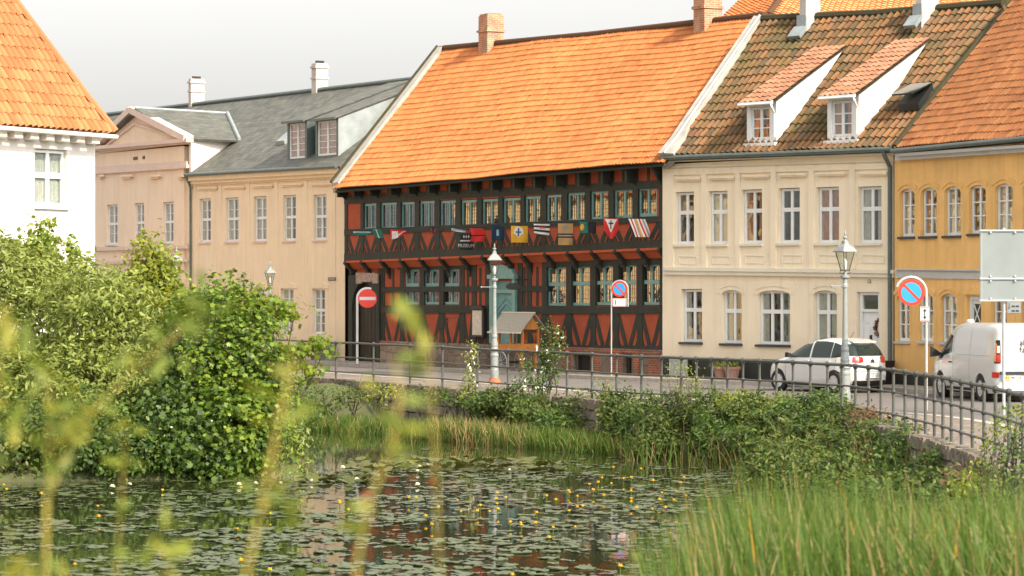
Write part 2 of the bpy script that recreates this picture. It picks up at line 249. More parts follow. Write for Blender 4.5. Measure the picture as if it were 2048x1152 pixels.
# ---------------------------------------------------------------- mesh builder
class MB:
    def __init__(s): s.v=[]; s.f=[]; s.m=[]; s.uv=None
    def add(s, vs, fs, mi=0):
        o=len(s.v); s.v += [tuple(p) for p in vs]; s.f += [tuple(i+o for i in f) for f in fs]; s.m += [mi]*len(fs); return s
    def hexa(s, p, mi=0):   # 8 points: bottom 0-3 counter clockwise, top 4-7
        return s.add(p, [(0,3,2,1),(4,5,6,7),(0,1,5,4),(1,2,6,5),(2,3,7,6),(3,0,4,7)], mi)
    def box(s, x0,x1,y0,y1,z0,z1, mi=0):
        return s.hexa([(x0,y0,z0),(x1,y0,z0),(x1,y1,z0),(x0,y1,z0),(x0,y0,z1),(x1,y0,z1),(x1,y1,z1),(x0,y1,z1)], mi)
    def band(s, u0,za0,zb0,u1,za1,zb1,y0,y1,mi=0):   # sheared box along a facade: bottoms za, tops zb at both ends
        return s.hexa([(u0,y0,za0),(u1,y0,za1),(u1,y1,za1),(u0,y1,za0),(u0,y0,zb0),(u1,y0,zb1),(u1,y1,zb1),(u0,y1,zb0)], mi)
    def prism(s, pts, y0, y1, mi=0):                  # polygon in (x,z) given clockwise or not, extruded in y
        n=len(pts); vs=[(x,y0,z) for x,z in pts]+[(x,y1,z) for x,z in pts]
        fs=[tuple(range(n)), tuple(range(2*n-1,n-1,-1))]+[((i+1)%n,i,i+n,(i+1)%n+n) for i in range(n)]
        return s.add(vs, fs, mi)
    def bar(s, u0,z0,u1,z1,w,y0,y1,mi=0):             # straight timber in the facade plane
        dx,dz=u1-u0,z1-z0; l=math.hypot(dx,dz) or 1; nx,nz=-dz/l*w/2,dx/l*w/2
        return s.prism([(u0+nx,z0+nz),(u0-nx,z0-nz),(u1-nx,z1-nz),(u1+nx,z1+nz)],y0,y1,mi)
    def slab(s, quad, t, mi=0):                        # quad (4 points) thickened along its normal by t (downwards)
        a,b,c,d=[Vector(p) for p in quad]; n=(c-a).cross(d-b).normalized()*t
        return s.hexa([a-n,b-n,c-n,d-n,a,b,c,d],mi)
    def tube(s, pts, rs, n=8, mi=0, caps=True):
        pts=[Vector(p) for p in pts]
        if not hasattr(rs,'__len__'): rs=[rs]*len(pts)
        o=len(s.v); up=None
        for i,p in enumerate(pts):
            t=(pts[min(i+1,len(pts)-1)]-pts[max(i-1,0)]).normalized()
            if up is None: up=Vector((0,0,1)) if abs(t.z)<.9 else Vector((1,0,0))
            a=t.cross(up).normalized(); b=a.cross(t).normalized(); up=b
            for k in range(n):
                q=p+(a*math.cos(2*PI*k/n)+b*math.sin(2*PI*k/n))*rs[i]; s.v.append(tuple(q))
        for i in range(len(pts)-1):
            for k in range(n):
                s.f.append((o+i*n+k,o+i*n+(k+1)%n,o+(i+1)*n+(k+1)%n,o+(i+1)*n+k)); s.m.append(mi)
        if caps:
            s.f.append(tuple(o+k for k in range(n))[::-1]); s.m.append(mi)
            s.f.append(tuple(o+(len(pts)-1)*n+k for k in range(n))); s.m.append(mi)
        return s
    def lathe(s, prof, n=16, c=(0,0,0), mi=0, axis='z', phase=0):
        o=len(s.v)
        for r,z in prof:
            for k in range(n):
                a=2*PI*k/n+phase; x,y=r*math.cos(a),r*math.sin(a)
                if axis=='z': q=(c[0]+x,c[1]+y,c[2]+z)
                elif axis=='y': q=(c[0]+x,c[1]+z,c[2]+y)
                else: q=(c[0]+z,c[1]+x,c[2]+y)
                s.v.append(q)
        for i in range(len(prof)-1):
            for k in range(n):
                s.f.append((o+i*n+k,o+i*n+(k+1)%n,o+(i+1)*n+(k+1)%n,o+(i+1)*n+k)); s.m.append(mi)
        s.f.append(tuple(o+k for k in range(n))[::-1]); s.m.append(mi)
        s.f.append(tuple(o+(len(prof)-1)*n+k for k in range(n))); s.m.append(mi)
        return s
    def build(s, name, mats, parent=None, smooth=False, uvs=None, fix=True):
        me=bpy.data.meshes.new(name); me.from_pydata(s.v,[],s.f)
        if not isinstance(mats,(list,tuple)): mats=[mats]
        for m in mats: me.materials.append(m)
        if len(mats)>1: me.polygons.foreach_set('material_index', s.m)
        if uvs is not None:
            l=me.uv_layers.new(name='UVMap'); li=np.zeros(len(me.loops),dtype=np.int32); me.loops.foreach_get('vertex_index',li)
            l.data.foreach_set('uv', np.asarray(uvs,dtype=np.float32)[li].ravel())
        if smooth: me.polygons.foreach_set('use_smooth',[True]*len(me.polygons))
        if fix and len(s.f)<40000:
            import bmesh
            bm=bmesh.new(); bm.from_mesh(me); bmesh.ops.recalc_face_normals(bm,faces=bm.faces); bm.to_mesh(me); bm.free()
        me.update()
        o=bpy.data.objects.new(name,me); C.objects.link(o); o.parent=parent
        return o

def tag(o,label=None,cat=None,group=None,kind=None):
    if label: o['label']=label
    if cat: o['category']=cat
    if group: o['group']=group
    if kind: o['kind']=kind
    return o
def thing(name,label,cat,loc=(0,0,0),rz=0,group=None):
    o=bpy.data.objects.new(name,None); C.objects.link(o); o.location=loc; o.rotation_euler=(0,0,rz); o.empty_display_size=.2
    return tag(o,label,cat,group)
def copy_tree(o,parent=None):
    c=o.copy(); C.objects.link(c); c.parent=parent
    for ch in list(o.children): copy_tree(ch,c)
    return c
def text_mesh(body,size,mtx,name,m,parent,depth=.004,align='CENTER'):
    cu=bpy.data.curves.new('lettering','FONT'); cu.body=body; cu.size=size; cu.extrude=depth; cu.align_x=align; cu.align_y='CENTER'; cu.resolution_u=2
    t=bpy.data.objects.new('lettering_source',cu); C.objects.link(t)
    bpy.context.view_layer.update()
    me=bpy.data.meshes.new_from_object(t.evaluated_get(bpy.context.evaluated_depsgraph_get()))
    bpy.data.objects.remove(t); me.transform(mtx); me.materials.clear(); me.materials.append(m)
    o=bpy.data.objects.new(name,me); C.objects.link(o); o.parent=parent
    return o
def axes(o,x,y,z):
    m=Matrix.Identity(4)
    for i,a in enumerate((Vector(x).normalized(),Vector(y).normalized(),Vector(z).normalized(),Vector(o))):
        for j in range(3): m[j][i]=a[j]
    return m

# ---------------------------------------------------------------- facades
class House:
    def __init__(s,name,label,cat,pa,Da,pb,Db,group=None):
        A=W(pa,0,Da); B=W(pb,0,Db); s.A=Vector((A.x,A.y)); d=Vector((B.x-A.x,B.y-A.y)); s.len=d.length; s.d=d.normalized(); s.a=Vector((-s.d.y,s.d.x))
        s.rz=math.atan2(s.d.y,s.d.x)
        s.root=thing(name,label,cat,(s.A.x,s.A.y,0),s.rz,group)
    def L(s,px,py,off=0.0):
        m=(px-1024)/F; Y=(s.A.dot(s.a)+off)/(m*s.a.x+s.a.y); P=Vector((m*Y,Y))-s.A
        return Vector((P.dot(s.d),off,CZ-(py-HY)*Y/F))
    def loc(s,w): P=Vector((w.x,w.y))-s.A; return Vector((P.dot(s.d),P.dot(s.a),w.z))
    def hit(s,px,py,pl):                                # view ray meets a plane through 3 local points
        a,b,c=[Vector(p) for p in pl]; n=(b-a).cross(c-a); o=s.loc(Vector((0,0,CZ))); q=s.loc(W(px,py,100))-o
        return o+q*((a-o).dot(n)/q.dot(n))
    def rect(s,xl,xr,yt,yb,off=0.0):
        ym=(yt+yb)/2; xm=(xl+xr)/2
        return s.L(xl,ym,off).x, s.L(xr,ym,off).x, s.L(xm,yb,off).z, s.L(xm,yt,off).z
    def strip(s,mb,xl,xr,ytl,ybl,ytr,ybr,y0,y1,mi=0):   # horizontal moulding between two image columns
        a,b=s.L(xl,ytl,y0),s.L(xl,ybl,y0); c,e=s.L(xr,ytr,y0),s.L(xr,ybr,y0)
        mb.band(a.x,b.z,a.z,c.x,e.z,c.z,y0,y1,mi)

def wall_with_holes(mb,u0,u1,z0,z1,holes,y=0.0,dep=.28,mi=0,rev=0):
    us=sorted(set([u0,u1]+[h[i] for h in holes for i in (0,1)])); zs=sorted(set([z0,z1]+[h[i] for h in holes for i in (2,3)]))
    us=[u for u in us if u0-1e-6<=u<=u1+1e-6]; zs=[z for z in zs if z0-1e-6<=z<=z1+1e-6]
    idx={}
    def vv(u,z):
        k=(u,z)
        if k not in idx: idx[k]=len(mb.v); mb.v.append((u,y,z))
        return idx[k]
    for i in range(len(us)-1):
        j=0
        while j<len(zs)-1:
            uc=(us[i]+us[i+1])/2; zc=(zs[j]+zs[j+1])/2
            if not any(h[0]<uc<h[1] and h[2]<zc<h[3] for h in holes):
                mb.f.append((vv(us[i],zs[j]),vv(us[i+1],zs[j]),vv(us[i+1],zs[j+1]),vv(us[i],zs[j+1]))); mb.m.append(mi)
            j+=1
    for a,b,c,d in holes:
        mb.add([(a,y,c),(b,y,c),(b,y,d),(a,y,d),(a,y+dep,c),(b,y+dep,c),(b,y+dep,d),(a,y+dep,d)],
               [(0,1,5,4),(1,2,6,5),(2,3,7,6),(3,0,4,7)],rev)

def spandrels(b,a,c,z1,h,y0=-.004,y1=.095,n=8):
    m=(a+c)/2; r=(c-a)/2
    for s_ in (-1,1):
        e=a-.02 if s_<0 else c+.02; pts=[(e,z1+.02),(e,z1-h)]+[(m+s_*r*math.cos(PI/2*k/n),z1-h+h*math.sin(PI/2*k/n)) for k in range(n+1)]+[(m,z1+.02)]
        b.prism(pts if s_<0 else pts[::-1],y0,y1)
def window(root,u0,u1,z0,z1,y,cols=2,rows=(0.0,),transom=None,fm=None,gm=None,fw=.055,bar=.022,mull=.05,sub=1,curtain=None,sill=None,slm=None,label=None,lead=None,name='window'):
    """framed casement; cols main lights with `sub` glazing columns, glazing bars at the heights in rows, thick transom at a height fraction"""
    fm=fm or M['paint_white']; gm=gm or M['glass']; b=MB(); w=u1-u0; h=z1-z0
    b.box(u0,u0+fw,y,y+.07,z0,z1); b.box(u1-fw,u1,y,y+.07,z0,z1)
    b.box(u0+fw,u1-fw,y,y+.07,z1-fw,z1); b.box(u0+fw,u1-fw,y,y+.07,z0,z0+fw*1.2)
    iu0,iu1,iz0,iz1=u0+fw,u1-fw,z0+fw*1.2,z1-fw
    for k in range(1,cols):
        c=iu0+(iu1-iu0)*k/cols; b.box(c-mull/2,c+mull/2,y+.004,y+.06,iz0,iz1)
    if transom is not None:
        c=iz0+(iz1-iz0)*transom; b.box(iu0,iu1,y+.002,y+.064,c-mull*.6,c+mull*.6)
    for r in rows:
        if r<=0: continue
        c=iz0+(iz1-iz0)*r; b.box(iu0,iu1,y+.012,y+.05,c-bar/2,c+bar/2)
    if sub>1:
        for k in range(cols):
            for q in range(1,sub):
                c=iu0+(iu1-iu0)*(k+q/sub)/cols; b.box(c-bar/2,c+bar/2,y+.015,y+.052,iz0,iz1)
    o=b.build(name,fm,root)
    if label: o['label']=label
    p=MB(); nz=4; 
    p.box(iu0,iu1,y+.032,y+.037,iz0,iz1); p.build('pane',gm,o)
    if lead:
        q=MB(); nx,nz=lead
        for k in range(1,nx): c=iu0+(iu1-iu0)*k/nx; q.box(c-.0045,c+.0045,y+.024,y+.030,iz0,iz1)
        for k in range(1,nz): c=iz0+(iz1-iz0)*k/nz; q.box(iu0,iu1,y+.022,y+.0295,c-.0045,c+.0045)
        q.build('lead_grid',M['black'],o)
    if curtain:
        q=MB(); cm,frac=curtain; n=7
        for side in (0,1):
            ww=(iu1-iu0)*frac
            for k in range(n):
                a=k/n; a2=(k+1)/n; x0=iu0+ww*a if side==0 else iu1-ww*a; x1=iu0+ww*a2 if side==0 else iu1-ww*a2
                if x1<x0: x0,x1=x1,x0
                d=.012*(k%2); q.hexa([(x0,y+.075+d,iz0),(x1,y+.095-d,iz0),(x1,y+.10-d,iz0),(x0,y+.08+d,iz0),(x0,y+.075+d,iz1),(x1,y+.095-d,iz1),(x1,y+.10-d,iz1),(x0,y+.08+d,iz1)])
        q.build('curtain',cm,o)
    if sill:
        q=MB(); q.box(u0-.05,u1+.05,y-sill,y+.02,z0-.075,z0-.004); q.build('sill',slm or fm,o)
    return o

def tiled_roof(name,m,parent,e0,e1,r0,r1,tw=.22,th=.33,amp=.040,step=.05,keep=None,sag=.03,sub=6,under=True,nseed=0):
    """pantile slope between eave e0-e1 and ridge r0-r1, real waves and stepped courses; UV cell = one tile"""
    e0,e1,r0,r1=[np.array(p,dtype=float) for p in (e0,e1,r0,r1)]
    nc=max(2,int(round((np.linalg.norm(e1-e0)+np.linalg.norm(r1-r0))/2/tw))); nr=max(2,int(round(np.linalg.norm((r0+r1)/2-(e0+e1)/2)/th)))
    U=np.linspace(0,1,nc*sub+1); rows=[]
    for r in range(nr): rows += [(r/nr,1.0,r+.02),((r+1)/nr-1e-5,0.0,r+.98)]
    V=np.array([q[0] for q in rows]); H=np.array([q[1] for q in rows]); VU=np.array([q[2] for q in rows])
    N=np.cross(e1-e0,(r0+r1)/2-(e0+e1)/2); N/=np.linalg.norm(N)
    if N[2]<0: N=-N
    uu,vv=np.meshgrid(U,V); hh=np.repeat(H[:,None],len(U),1)
    P=((1-uu)*(1-vv))[...,None]*e0+(uu*(1-vv))[...,None]*e1+((1-uu)*vv)[...,None]*r0+(uu*vv)[...,None]*r1
    ph=uu*nc*2*PI; rs=np.random.default_rng(5+nseed)
    wave=amp*(np.sin(ph)+.35*np.sin(2*ph+.6))
    jit=np.repeat(rs.normal(0,.005,(nr,nc)),2,axis=0); jit=np.repeat(jit,sub,axis=1); jit=np.hstack([jit,jit[:,-1:]])
    s=sag*(np.sin(uu*9+nseed)*np.sin(vv*4+1+nseed)+.5*np.sin(uu*23+vv*6))
    P=P+N*(wave+hh*step+jit+s)[...,None]
    nv,nu=uu.shape; idx=np.arange(nv*nu).reshape(nv,nu)
    q=np.stack([idx[:-1,:-1],idx[:-1,1:],idx[1:,1:],idx[1:,:-1]],-1)
    if keep is not None:
        cu=(uu[:-1,:-1]+uu[1:,1:])/2; cv=(vv[:-1,:-1]+vv[1:,1:])/2; q=q[keep(cu,cv)]
    q=q.reshape(-1,4)
    me=bpy.data.meshes.new(name); me.vertices.add(nv*nu); me.vertices.foreach_set('co',P.reshape(-1).astype(np.float32))
    me.loops.add(q.size); me.loops.foreach_set('vertex_index',q.reshape(-1).astype(np.int32)); me.polygons.add(len(q)); me.polygons.foreach_set('loop_start',np.arange(0,q.size,4,dtype=np.int32))
    me.update(calc_edges=True); me.polygons.foreach_set('use_smooth',[False]*len(q))
    l=me.uv_layers.new(name='UVMap'); uvu=np.clip(uu*nc+.25,0,None); uvv=np.repeat(VU[:,None],nu,1)
    l.data.foreach_set('uv',np.stack([uvu,uvv],-1).reshape(-1,2)[q.reshape(-1)].astype(np.float32).ravel())
    me.materials.append(m); o=bpy.data.objects.new(name,me); C.objects.link(o); o.parent=parent
    return o

def flat_roof_slope(name,m,parent,quad,t=.06):
    b=MB(); b.slab(quad,t); a=Vector(quad[0]); u=(Vector(quad[1])-a).normalized(); n=(Vector(quad[1])-a).cross(Vector(quad[3])-a).normalized(); v=n.cross(u)
    uvs=[((Vector(p)-a).dot(u),(Vector(p)-a).dot(v)) for p in b.v]
    return b.build(name,m,parent,uvs=uvs)

# ---------------------------------------------------------------- foliage
def mesh_np(name,V,Fq,mats,parent=None,k=4,mi=None):
    me=bpy.data.meshes.new(name); me.vertices.add(len(V)); me.vertices.foreach_set('co',V.reshape(-1).astype(np.float32))
    me.loops.add(Fq.size); me.loops.foreach_set('vertex_index',Fq.reshape(-1).astype(np.int32)); me.polygons.add(len(Fq)); me.polygons.foreach_set('loop_start',np.arange(0,Fq.size,k,dtype=np.int32))
    if not isinstance(mats,(list,tuple)): mats=[mats]
    for m in mats: me.materials.append(m)
    if mi is not None: me.polygons.foreach_set('material_index',mi.astype(np.int32))
    me.update(calc_edges=True)
    o=bpy.data.objects.new(name,me); C.objects.link(o); o.parent=parent
    return o
LEAF={'oval':np.array([(0,0,0),(.28,.35,.06),(.22,.75,.05),(0,1,-.03),(-.22,.75,.05),(-.28,.35,.06)],float),
      'long':np.array([(0,0,0),(.15,.3,.02),(.13,.7,.0),(0,1,-.06),(-.13,.7,.0),(-.15,.3,.02)],float),
      'maple':np.array([(0,0,0),(.42,.12,.03),(.34,.36,0),(.58,.62,.06),(.2,.66,0),(0,1.0,-.08),(-.2,.66,0),(-.58,.62,.06),(-.34,.36,0),(-.42,.12,.03)],float)}
def leaf_cloud(name,pts,outn,size,shape,m,parent=None,rs=None,upbias=.5,outb=.6,droop=.35,sv=.35):
    rs=rs or rng; n=len(pts); T=LEAF[shape]; k=len(T)
    nrm=rs.normal(0,.55,(n,3))+outn*outb+np.array([0,0,upbias]); nrm/=np.linalg.norm(nrm,axis=1)[:,None]
    tip=rs.normal(0,1,(n,3))+outn*.6+np.array([0,0,-droop]); tip-=nrm*(tip*nrm).sum(1)[:,None]; tip/=np.linalg.norm(tip,axis=1)[:,None]
    sd=np.cross(tip,nrm); s=size*(1+sv*rs.uniform(-1,1,n))
    V=pts[:,None,:]+s[:,None,None]*(T[None,:,0:1]*sd[:,None,:]+T[None,:,1:2]*tip[:,None,:]+T[None,:,2:3]*nrm[:,None,:])
    return mesh_np(name,V.reshape(-1,3),np.arange(n*k).reshape(n,k),m,parent,k)
def blob_points(blobs,per_m2,rs,clump=.32,inner=.25):
    """leaf positions gathered in twig clumps over ellipsoids: blobs = (x,y,z,rx,ry,rz)"""
    P=[];O=[]
    for (x,y,z,rx,ry,rz) in blobs:
        area=4*PI*((rx*ry)**1.6+(rx*rz)**1.6+(ry*rz)**1.6)**(1/1.6)/3**(1/1.6)
        nc=max(4,int(area/(clump*clump)*1.1)); d=rs.normal(0,1,(nc,3)); d/=np.linalg.norm(d,axis=1)[:,None]
        d[:,1]=np.where(d[:,1]>.35,-d[:,1],d[:,1])
        lump=1+.16*np.sin(d[:,0]*5+x*3)*np.sin(d[:,2]*6+z)+rs.normal(0,.10,nc); rad=np.array([rx,ry,rz]); r0=np.where(rs.uniform(0,1,nc)<inner,rs.uniform(.55,.9,nc),1.0)
        c=d*rad*(lump*r0)[:,None]+np.array([x,y,z]); per=max(3,int(per_m2*clump*clump))
        q=rs.normal(0,1,(nc,per,3))*np.array([.5,.5,.38])*clump*rs.uniform(.6,1.35,nc)[:,None,None]
        P.append((c[:,None,:]+q).reshape(-1,3)); O.append(np.repeat(d,per,axis=0)+q.reshape(-1,3)*.8)
    P=np.vstack(P);O=np.vstack(O); O/=np.linalg.norm(O,axis=1)[:,None]+1e-9
    return P,O
def PB(px,py,rx,ry,D,dep=None):
    c=W(px,py,D); k=D/F; return (c.x,c.y,c.z,rx*k,(dep if dep else min(rx*k,1.6)),ry*k)
def shrub(name,label,cat,base,blobs,dens,size,shape,m,group=None,clump=.32,stems=5,seed=0,upb=.5,parts=True,stemr=.03,droop=.35,flowers=None,inner=.25,zmin=-1.18,outb=.6):
    rs=np.random.default_rng(100+seed); root=thing(name,label,cat,base,0,group)
    P,O=blob_points(blobs,dens,rs,clump,inner); k=P[:,2]>zmin; P,O=P[k],O[k]; P=P-np.array(base)
    leaf_cloud('foliage',P,O,size,shape,m,root,rs,upbias=upb,droop=droop,outb=outb)
    b=MB()
    for i in range(stems):
        bl=blobs[i%len(blobs)]; t=Vector((bl[0]-base[0]+rs.normal(0,.2*bl[3]),bl[1]-base[1],bl[2]-base[2]+bl[5]*.5)); s0=Vector((rs.normal(0,.12),rs.normal(0,.1),0)); mid=(s0+t)/2+Vector((rs.normal(0,.1),rs.normal(0,.1),.1))
        b.tube([s0,mid,t],[stemr,stemr*.6,stemr*.2],6)
        for q in range(4):
            st=s0.lerp(t,.3+.15*q); en=st+Vector((rs.normal(0,.4*bl[3]+.05),rs.normal(0,.3),abs(rs.normal(.25,.2)))); b.tube([st,en],[stemr*.4,stemr*.12],5)
    b.build('stem',M['bark'],root)
    if flowers:
        n,fs,fm=flowers; ii=rs.choice(len(P),n,replace=False); sel=ii[O[ii][:,1]<.3]
        leaf_cloud('flowers',np.repeat(P[sel],4,axis=0)+O[np.repeat(sel,4)]*.05,O[np.repeat(sel,4)],fs,'oval',fm,root,rs,outb=1.2)
    return root
def blades(name,base,h,w,lean,m,rs,parent=None,seg=4,curve=.5,mi=None,mats=None):
    """ribbons: base (n,3), heights (n), widths (n), lean (n,2) sideways travel at the tip"""
    n=len(base); t=np.linspace(0,1,seg+1); wf=np.array([.7,1,.9,.6,.04]) if seg==4 else np.interp(t,[0,.3,.6,1],[.7,1,.8,.04])
    az=rs.uniform(-.9,.9,n); sx=np.stack([np.cos(az),np.sin(az),np.zeros(n)],-1)
    c=base[:,None,:]+np.concatenate([lean[:,None,:]*(t**1.8)[None,:,None],(h[:,None]*(t-.12*curve*t**3)[None,:])[...,None]],-1)
    V=np.stack([c-sx[:,None,:]*(w[:,None]*wf[None,:]/2)[...,None],c+sx[:,None,:]*(w[:,None]*wf[None,:]/2)[...,None]],2).reshape(-1,3)
    k=(seg+1)*2; i0=np.arange(n)[:,None]*k; j=np.arange(seg)[None,:]*2; q=np.stack([i0+j,i0+j+1,i0+j+3,i0+j+2],-1).reshape(-1,4)
    return mesh_np(name,V,q,mats or m,parent,4,mi=None if mi is None else np.repeat(mi,seg))
# ---------------------------------------------------------------- camera, sun, sky
cam=bpy.data.cameras.new('camera'); co=bpy.data.objects.new('camera',cam); C.objects.link(co); sc.camera=co
co.location=(0,0,CZ); co.rotation_euler=(PI/2,0,0); cam.sensor_width=36; cam.lens=36*F/2048; cam.shift_y=(HY-576)/2048
cam.clip_start=.3; cam.clip_end=4000; cam.dof.use_dof=True; cam.dof.focus_distance=96; cam.dof.aperture_fstop=5.2
SUN=Vector((.50,-.60,.62)).normalized(); el=math.asin(SUN.z)
sl=bpy.data.lights.new('sun','SUN'); sl.energy=2.0; sl.angle=math.radians(.6); sl.color=(1,.84,.62)
so=bpy.data.objects.new('sun',sl); C.objects.link(so); so.rotation_euler=SUN.to_track_quat('Z','Y').to_euler(); so.location=(30,-20,60)
w=bpy.data.worlds.new('World'); sc.world=w; w.use_nodes=True; t=w.node_tree; bg=t.nodes['Background']
sk=t.nodes.new('ShaderNodeTexSky'); sk.sky_type='NISHITA'; sk.sun_disc=False; sk.sun_elevation=el; sk.sun_rotation=math.atan2(SUN.x,SUN.y)
sk.air_density=1.6; sk.dust_density=5.2; sk.ozone_density=1.0
hs=t.nodes.new('ShaderNodeHueSaturation'); hs.inputs['Saturation'].default_value=.02
t.links.new(sk.outputs[0],hs.inputs['Color']); mxs=t.nodes.new('ShaderNodeMixRGB'); mxs.inputs['Fac'].default_value=.44; mxs.inputs['Color2'].default_value=(1.95,1.91,1.80,1)   # thin even overcast veil over the clear sky
t.links.new(hs.outputs[0],mxs.inputs['Color1']); t.links.new(mxs.outputs[0],bg.inputs['Color']); bg.inputs['Strength'].default_value=.15
vs=sc.view_settings; vs.view_transform='Standard'; vs.look='None'; vs.exposure=1.5; vs.gamma=1
sc.cycles.use_denoising=True; sc.cycles.max_bounces=8; sc.cycles.transparent_max_bounces=12; sc.cycles.diffuse_bounces=4
sc.cycles.use_adaptive_sampling=True; sc.cycles.adaptive_threshold=.02

# ---------------------------------------------------------------- fence line, terrain, water, street
FP=[(250,118),(400,108.5),(537,100.5),(672,94.8),(747,92.2),(820,89.5),(885,87),(955,84.2),(1016,82),(1076,80.5),(1134,79),(1184,77.4),(1233,75.5),(1323,73.9),(1391,72.6),(1519,70.2),(1619,68),(1711,65.6),(1787,62),(1866,57.6),(1944,53.0),(2018,48.8),(2100,44),(2230,38),(2500,30),(3100,22)]
FX=[(W(p,0,D).x,D) for p,D in FP]
def smooth(pts,it=2):
    for _ in range(it):
        q=[pts[0]]
        for a,b in zip(pts[:-1],pts[1:]): q += [(a[0]*.75+b[0]*.25,a[1]*.75+b[1]*.25),(a[0]*.25+b[0]*.75,a[1]*.25+b[1]*.75)]
        pts=q+[pts[-1]]
    return pts
FL=smooth(FX,2)
def offs(pts,d):      # move a polyline towards the street by d
    out=[]
    for i,p in enumerate(pts):
        a=pts[max(i-1,0)]; b=pts[min(i+1,len(pts)-1)]; t=Vector((b[0]-a[0],b[1]-a[1])).normalized(); n=Vector((-t.y,t.x)); out.append((p[0]+n.x*d,p[1]+n.y*d))
    return out
WATER=-1.2
pond=[(-60,61),(-16,61.5),(-10.5,62),(-7.5,62.8),(-5.6,64),(-4.9,68),(-5.2,76),(-5.6,84),(-5.3,89)]+[p for p in offs(FL,-1.6) if -5>p[0]>-5.3 or p[0]>-5.2 and p[1]>60]
pond=[(-60,61),(-16,61.5),(-10.5,62),(-7.5,62.8),(-5.6,64),(-4.9,68),(-5.2,76),(-5.6,84),(-5.6,90),(-4.0,88.6),(-2.5,85.2),(-.8,81.2),(.6,78.0),(1.9,74.6),(3.0,72.2),(4.4,69.5),(5.6,66.5),(6.5,62),(6.6,54),(6.0,46),(5.0,38),(3.6,31),(2.2,26),(.4,21.5),(-2,18.5),(-10,16),(-60,14)]
def sdist(px,py,poly):
    P=np.stack([px,py],-1); d=np.full(px.shape,1e9); ins=np.zeros(px.shape,bool); n=len(poly)
    for i in range(n):
        a=np.array(poly[i],float); b=np.array(poly[(i+1)%n],float); ab=b-a; tt=np.clip(((P-a)@ab)/(ab@ab),0,1)
        d=np.minimum(d,np.linalg.norm(P-(a+tt[...,None]*ab),axis=-1))
        c=((a[1]>py)!=(b[1]>py))&(px<(b[0]-a[0])*(py-a[1])/(b[1]-a[1]+1e-12)+a[0]); ins^=c
    return np.where(ins,-d,d)
def ground_h(x,y):
    x=np.asarray(x,float); y=np.asarray(y,float); d=sdist(x,y,pond)
    near=np.clip((48-y)/22,0,1); near=near*near*(3-2*near); top=-.16+near*1.35
    top=np.where((y>=48)&(x<-4.5),-.12,top)
    k=np.clip(d/(3.0+3*near),0,1); k=k*k*(3-2*k)
    h=np.where(d<0,WATER-.1+np.clip(d,-2,0)*.35,WATER-.1+(top-(WATER-.1))*k)
    return h+np.where(d>.5,.05*np.sin(x*1.7)*np.sin(y*1.3),0)
gx=np.concatenate([[-900,-500,-250,-120,-80],np.arange(-60,-14,2.0),np.arange(-14,16,.5),np.arange(16,40,3),[60,120,300,900]]); gy=np.concatenate([[-300,-100,-50],np.arange(-30,10,4.0),np.arange(10,104,.75),np.arange(104,140,3),[200,400,900,3500]])
XX,YY=np.meshgrid(gx,gy); ZZ=ground_h(XX,YY); ny,nx=XX.shape; ii=np.arange(nx*ny).reshape(ny,nx)
g=mesh_np('ground',np.stack([XX,YY,ZZ],-1).reshape(-1,3),np.stack([ii[:-1,:-1],ii[:-1,1:],ii[1:,1:],ii[1:,:-1]],-1).reshape(-1,4),M['soil']); tag(g,kind='structure')
g.data.polygons.foreach_set('use_smooth',[True]*len(g.data.polygons))
# pond water
wm=bpy.data.materials.new('pond_water'); wm.use_nodes=True; t=wm.node_tree; b=t.nodes['Principled BSDF']
b.inputs['Base Color'].default_value=(.030,.036,.013,1); b.inputs['Roughness'].default_value=.015; b.inputs['IOR'].default_value=1.6; b.inputs['Specular IOR Level'].default_value=.75
tc=nd(t,'ShaderNodeTexCoord'); mp=nd(t,'ShaderNodeMapping'); mp.inputs['Scale'].default_value=(1,.35,1); t.links.new(tc.outputs['Object'],mp.inputs[0])
n=nd(t,'ShaderNodeTexNoise',Scale=7.0,Detail=3.0,Roughness=.5); t.links.new(mp.outputs[0],n.inputs['Vector'])
bp=nd(t,'ShaderNodeBump',Strength=.10,Distance=.012); t.links.new(n.outputs['Fac'],bp.inputs['Height']); t.links.new(bp.outputs[0],b.inputs['Normal'])
b_=MB(); b_.box(-60,9,13,95,WATER-.02,WATER); tag(b_.build('water',wm),kind='structure')
# street platform
def sheet(name,poly,z,m,thick=0,uvs=True):
    b=MB(); n=len(poly)
    b.add([(x,y,z) for x,y in poly],[tuple(range(n))])
    if thick: b.add([(x,y,z-thick) for x,y in poly]+[(x,y,z) for x,y in poly],[((i+1)%n,i,i+n,(i+1)%n+n) for i in range(n)])
    o=b.build(name,m,uvs=[(v[0],v[1]) for v in b.v]); tag(o,kind='structure'); return o
edge=offs(FL,-.30)
def strip_poly(a,b): return list(a)+list(b)[::-1]
sheet('street_ground',edge+[(500,20),(500,900),(-500,900),(-500,125)],-.004,M['cobble'],1.6)
LN={}
HPeach=dict(pa=190,Da=135.5,pb=690,Db=115.5)
fac=[(-60,170)]+[(W(p,0,D).x,D) for p,D in ((190,135.5),(690,115.4),(1325,94.4),(1787,86.6),(2048,80.2),(2300,73.6))]+[(24,52),(30,20)]
roadL=offs(FL,2.2); roadR=offs(fac,-1.9)
sheet('road',strip_poly(roadL,[p for p in roadR]),.001,M['asphalt'])
b=MB(); 
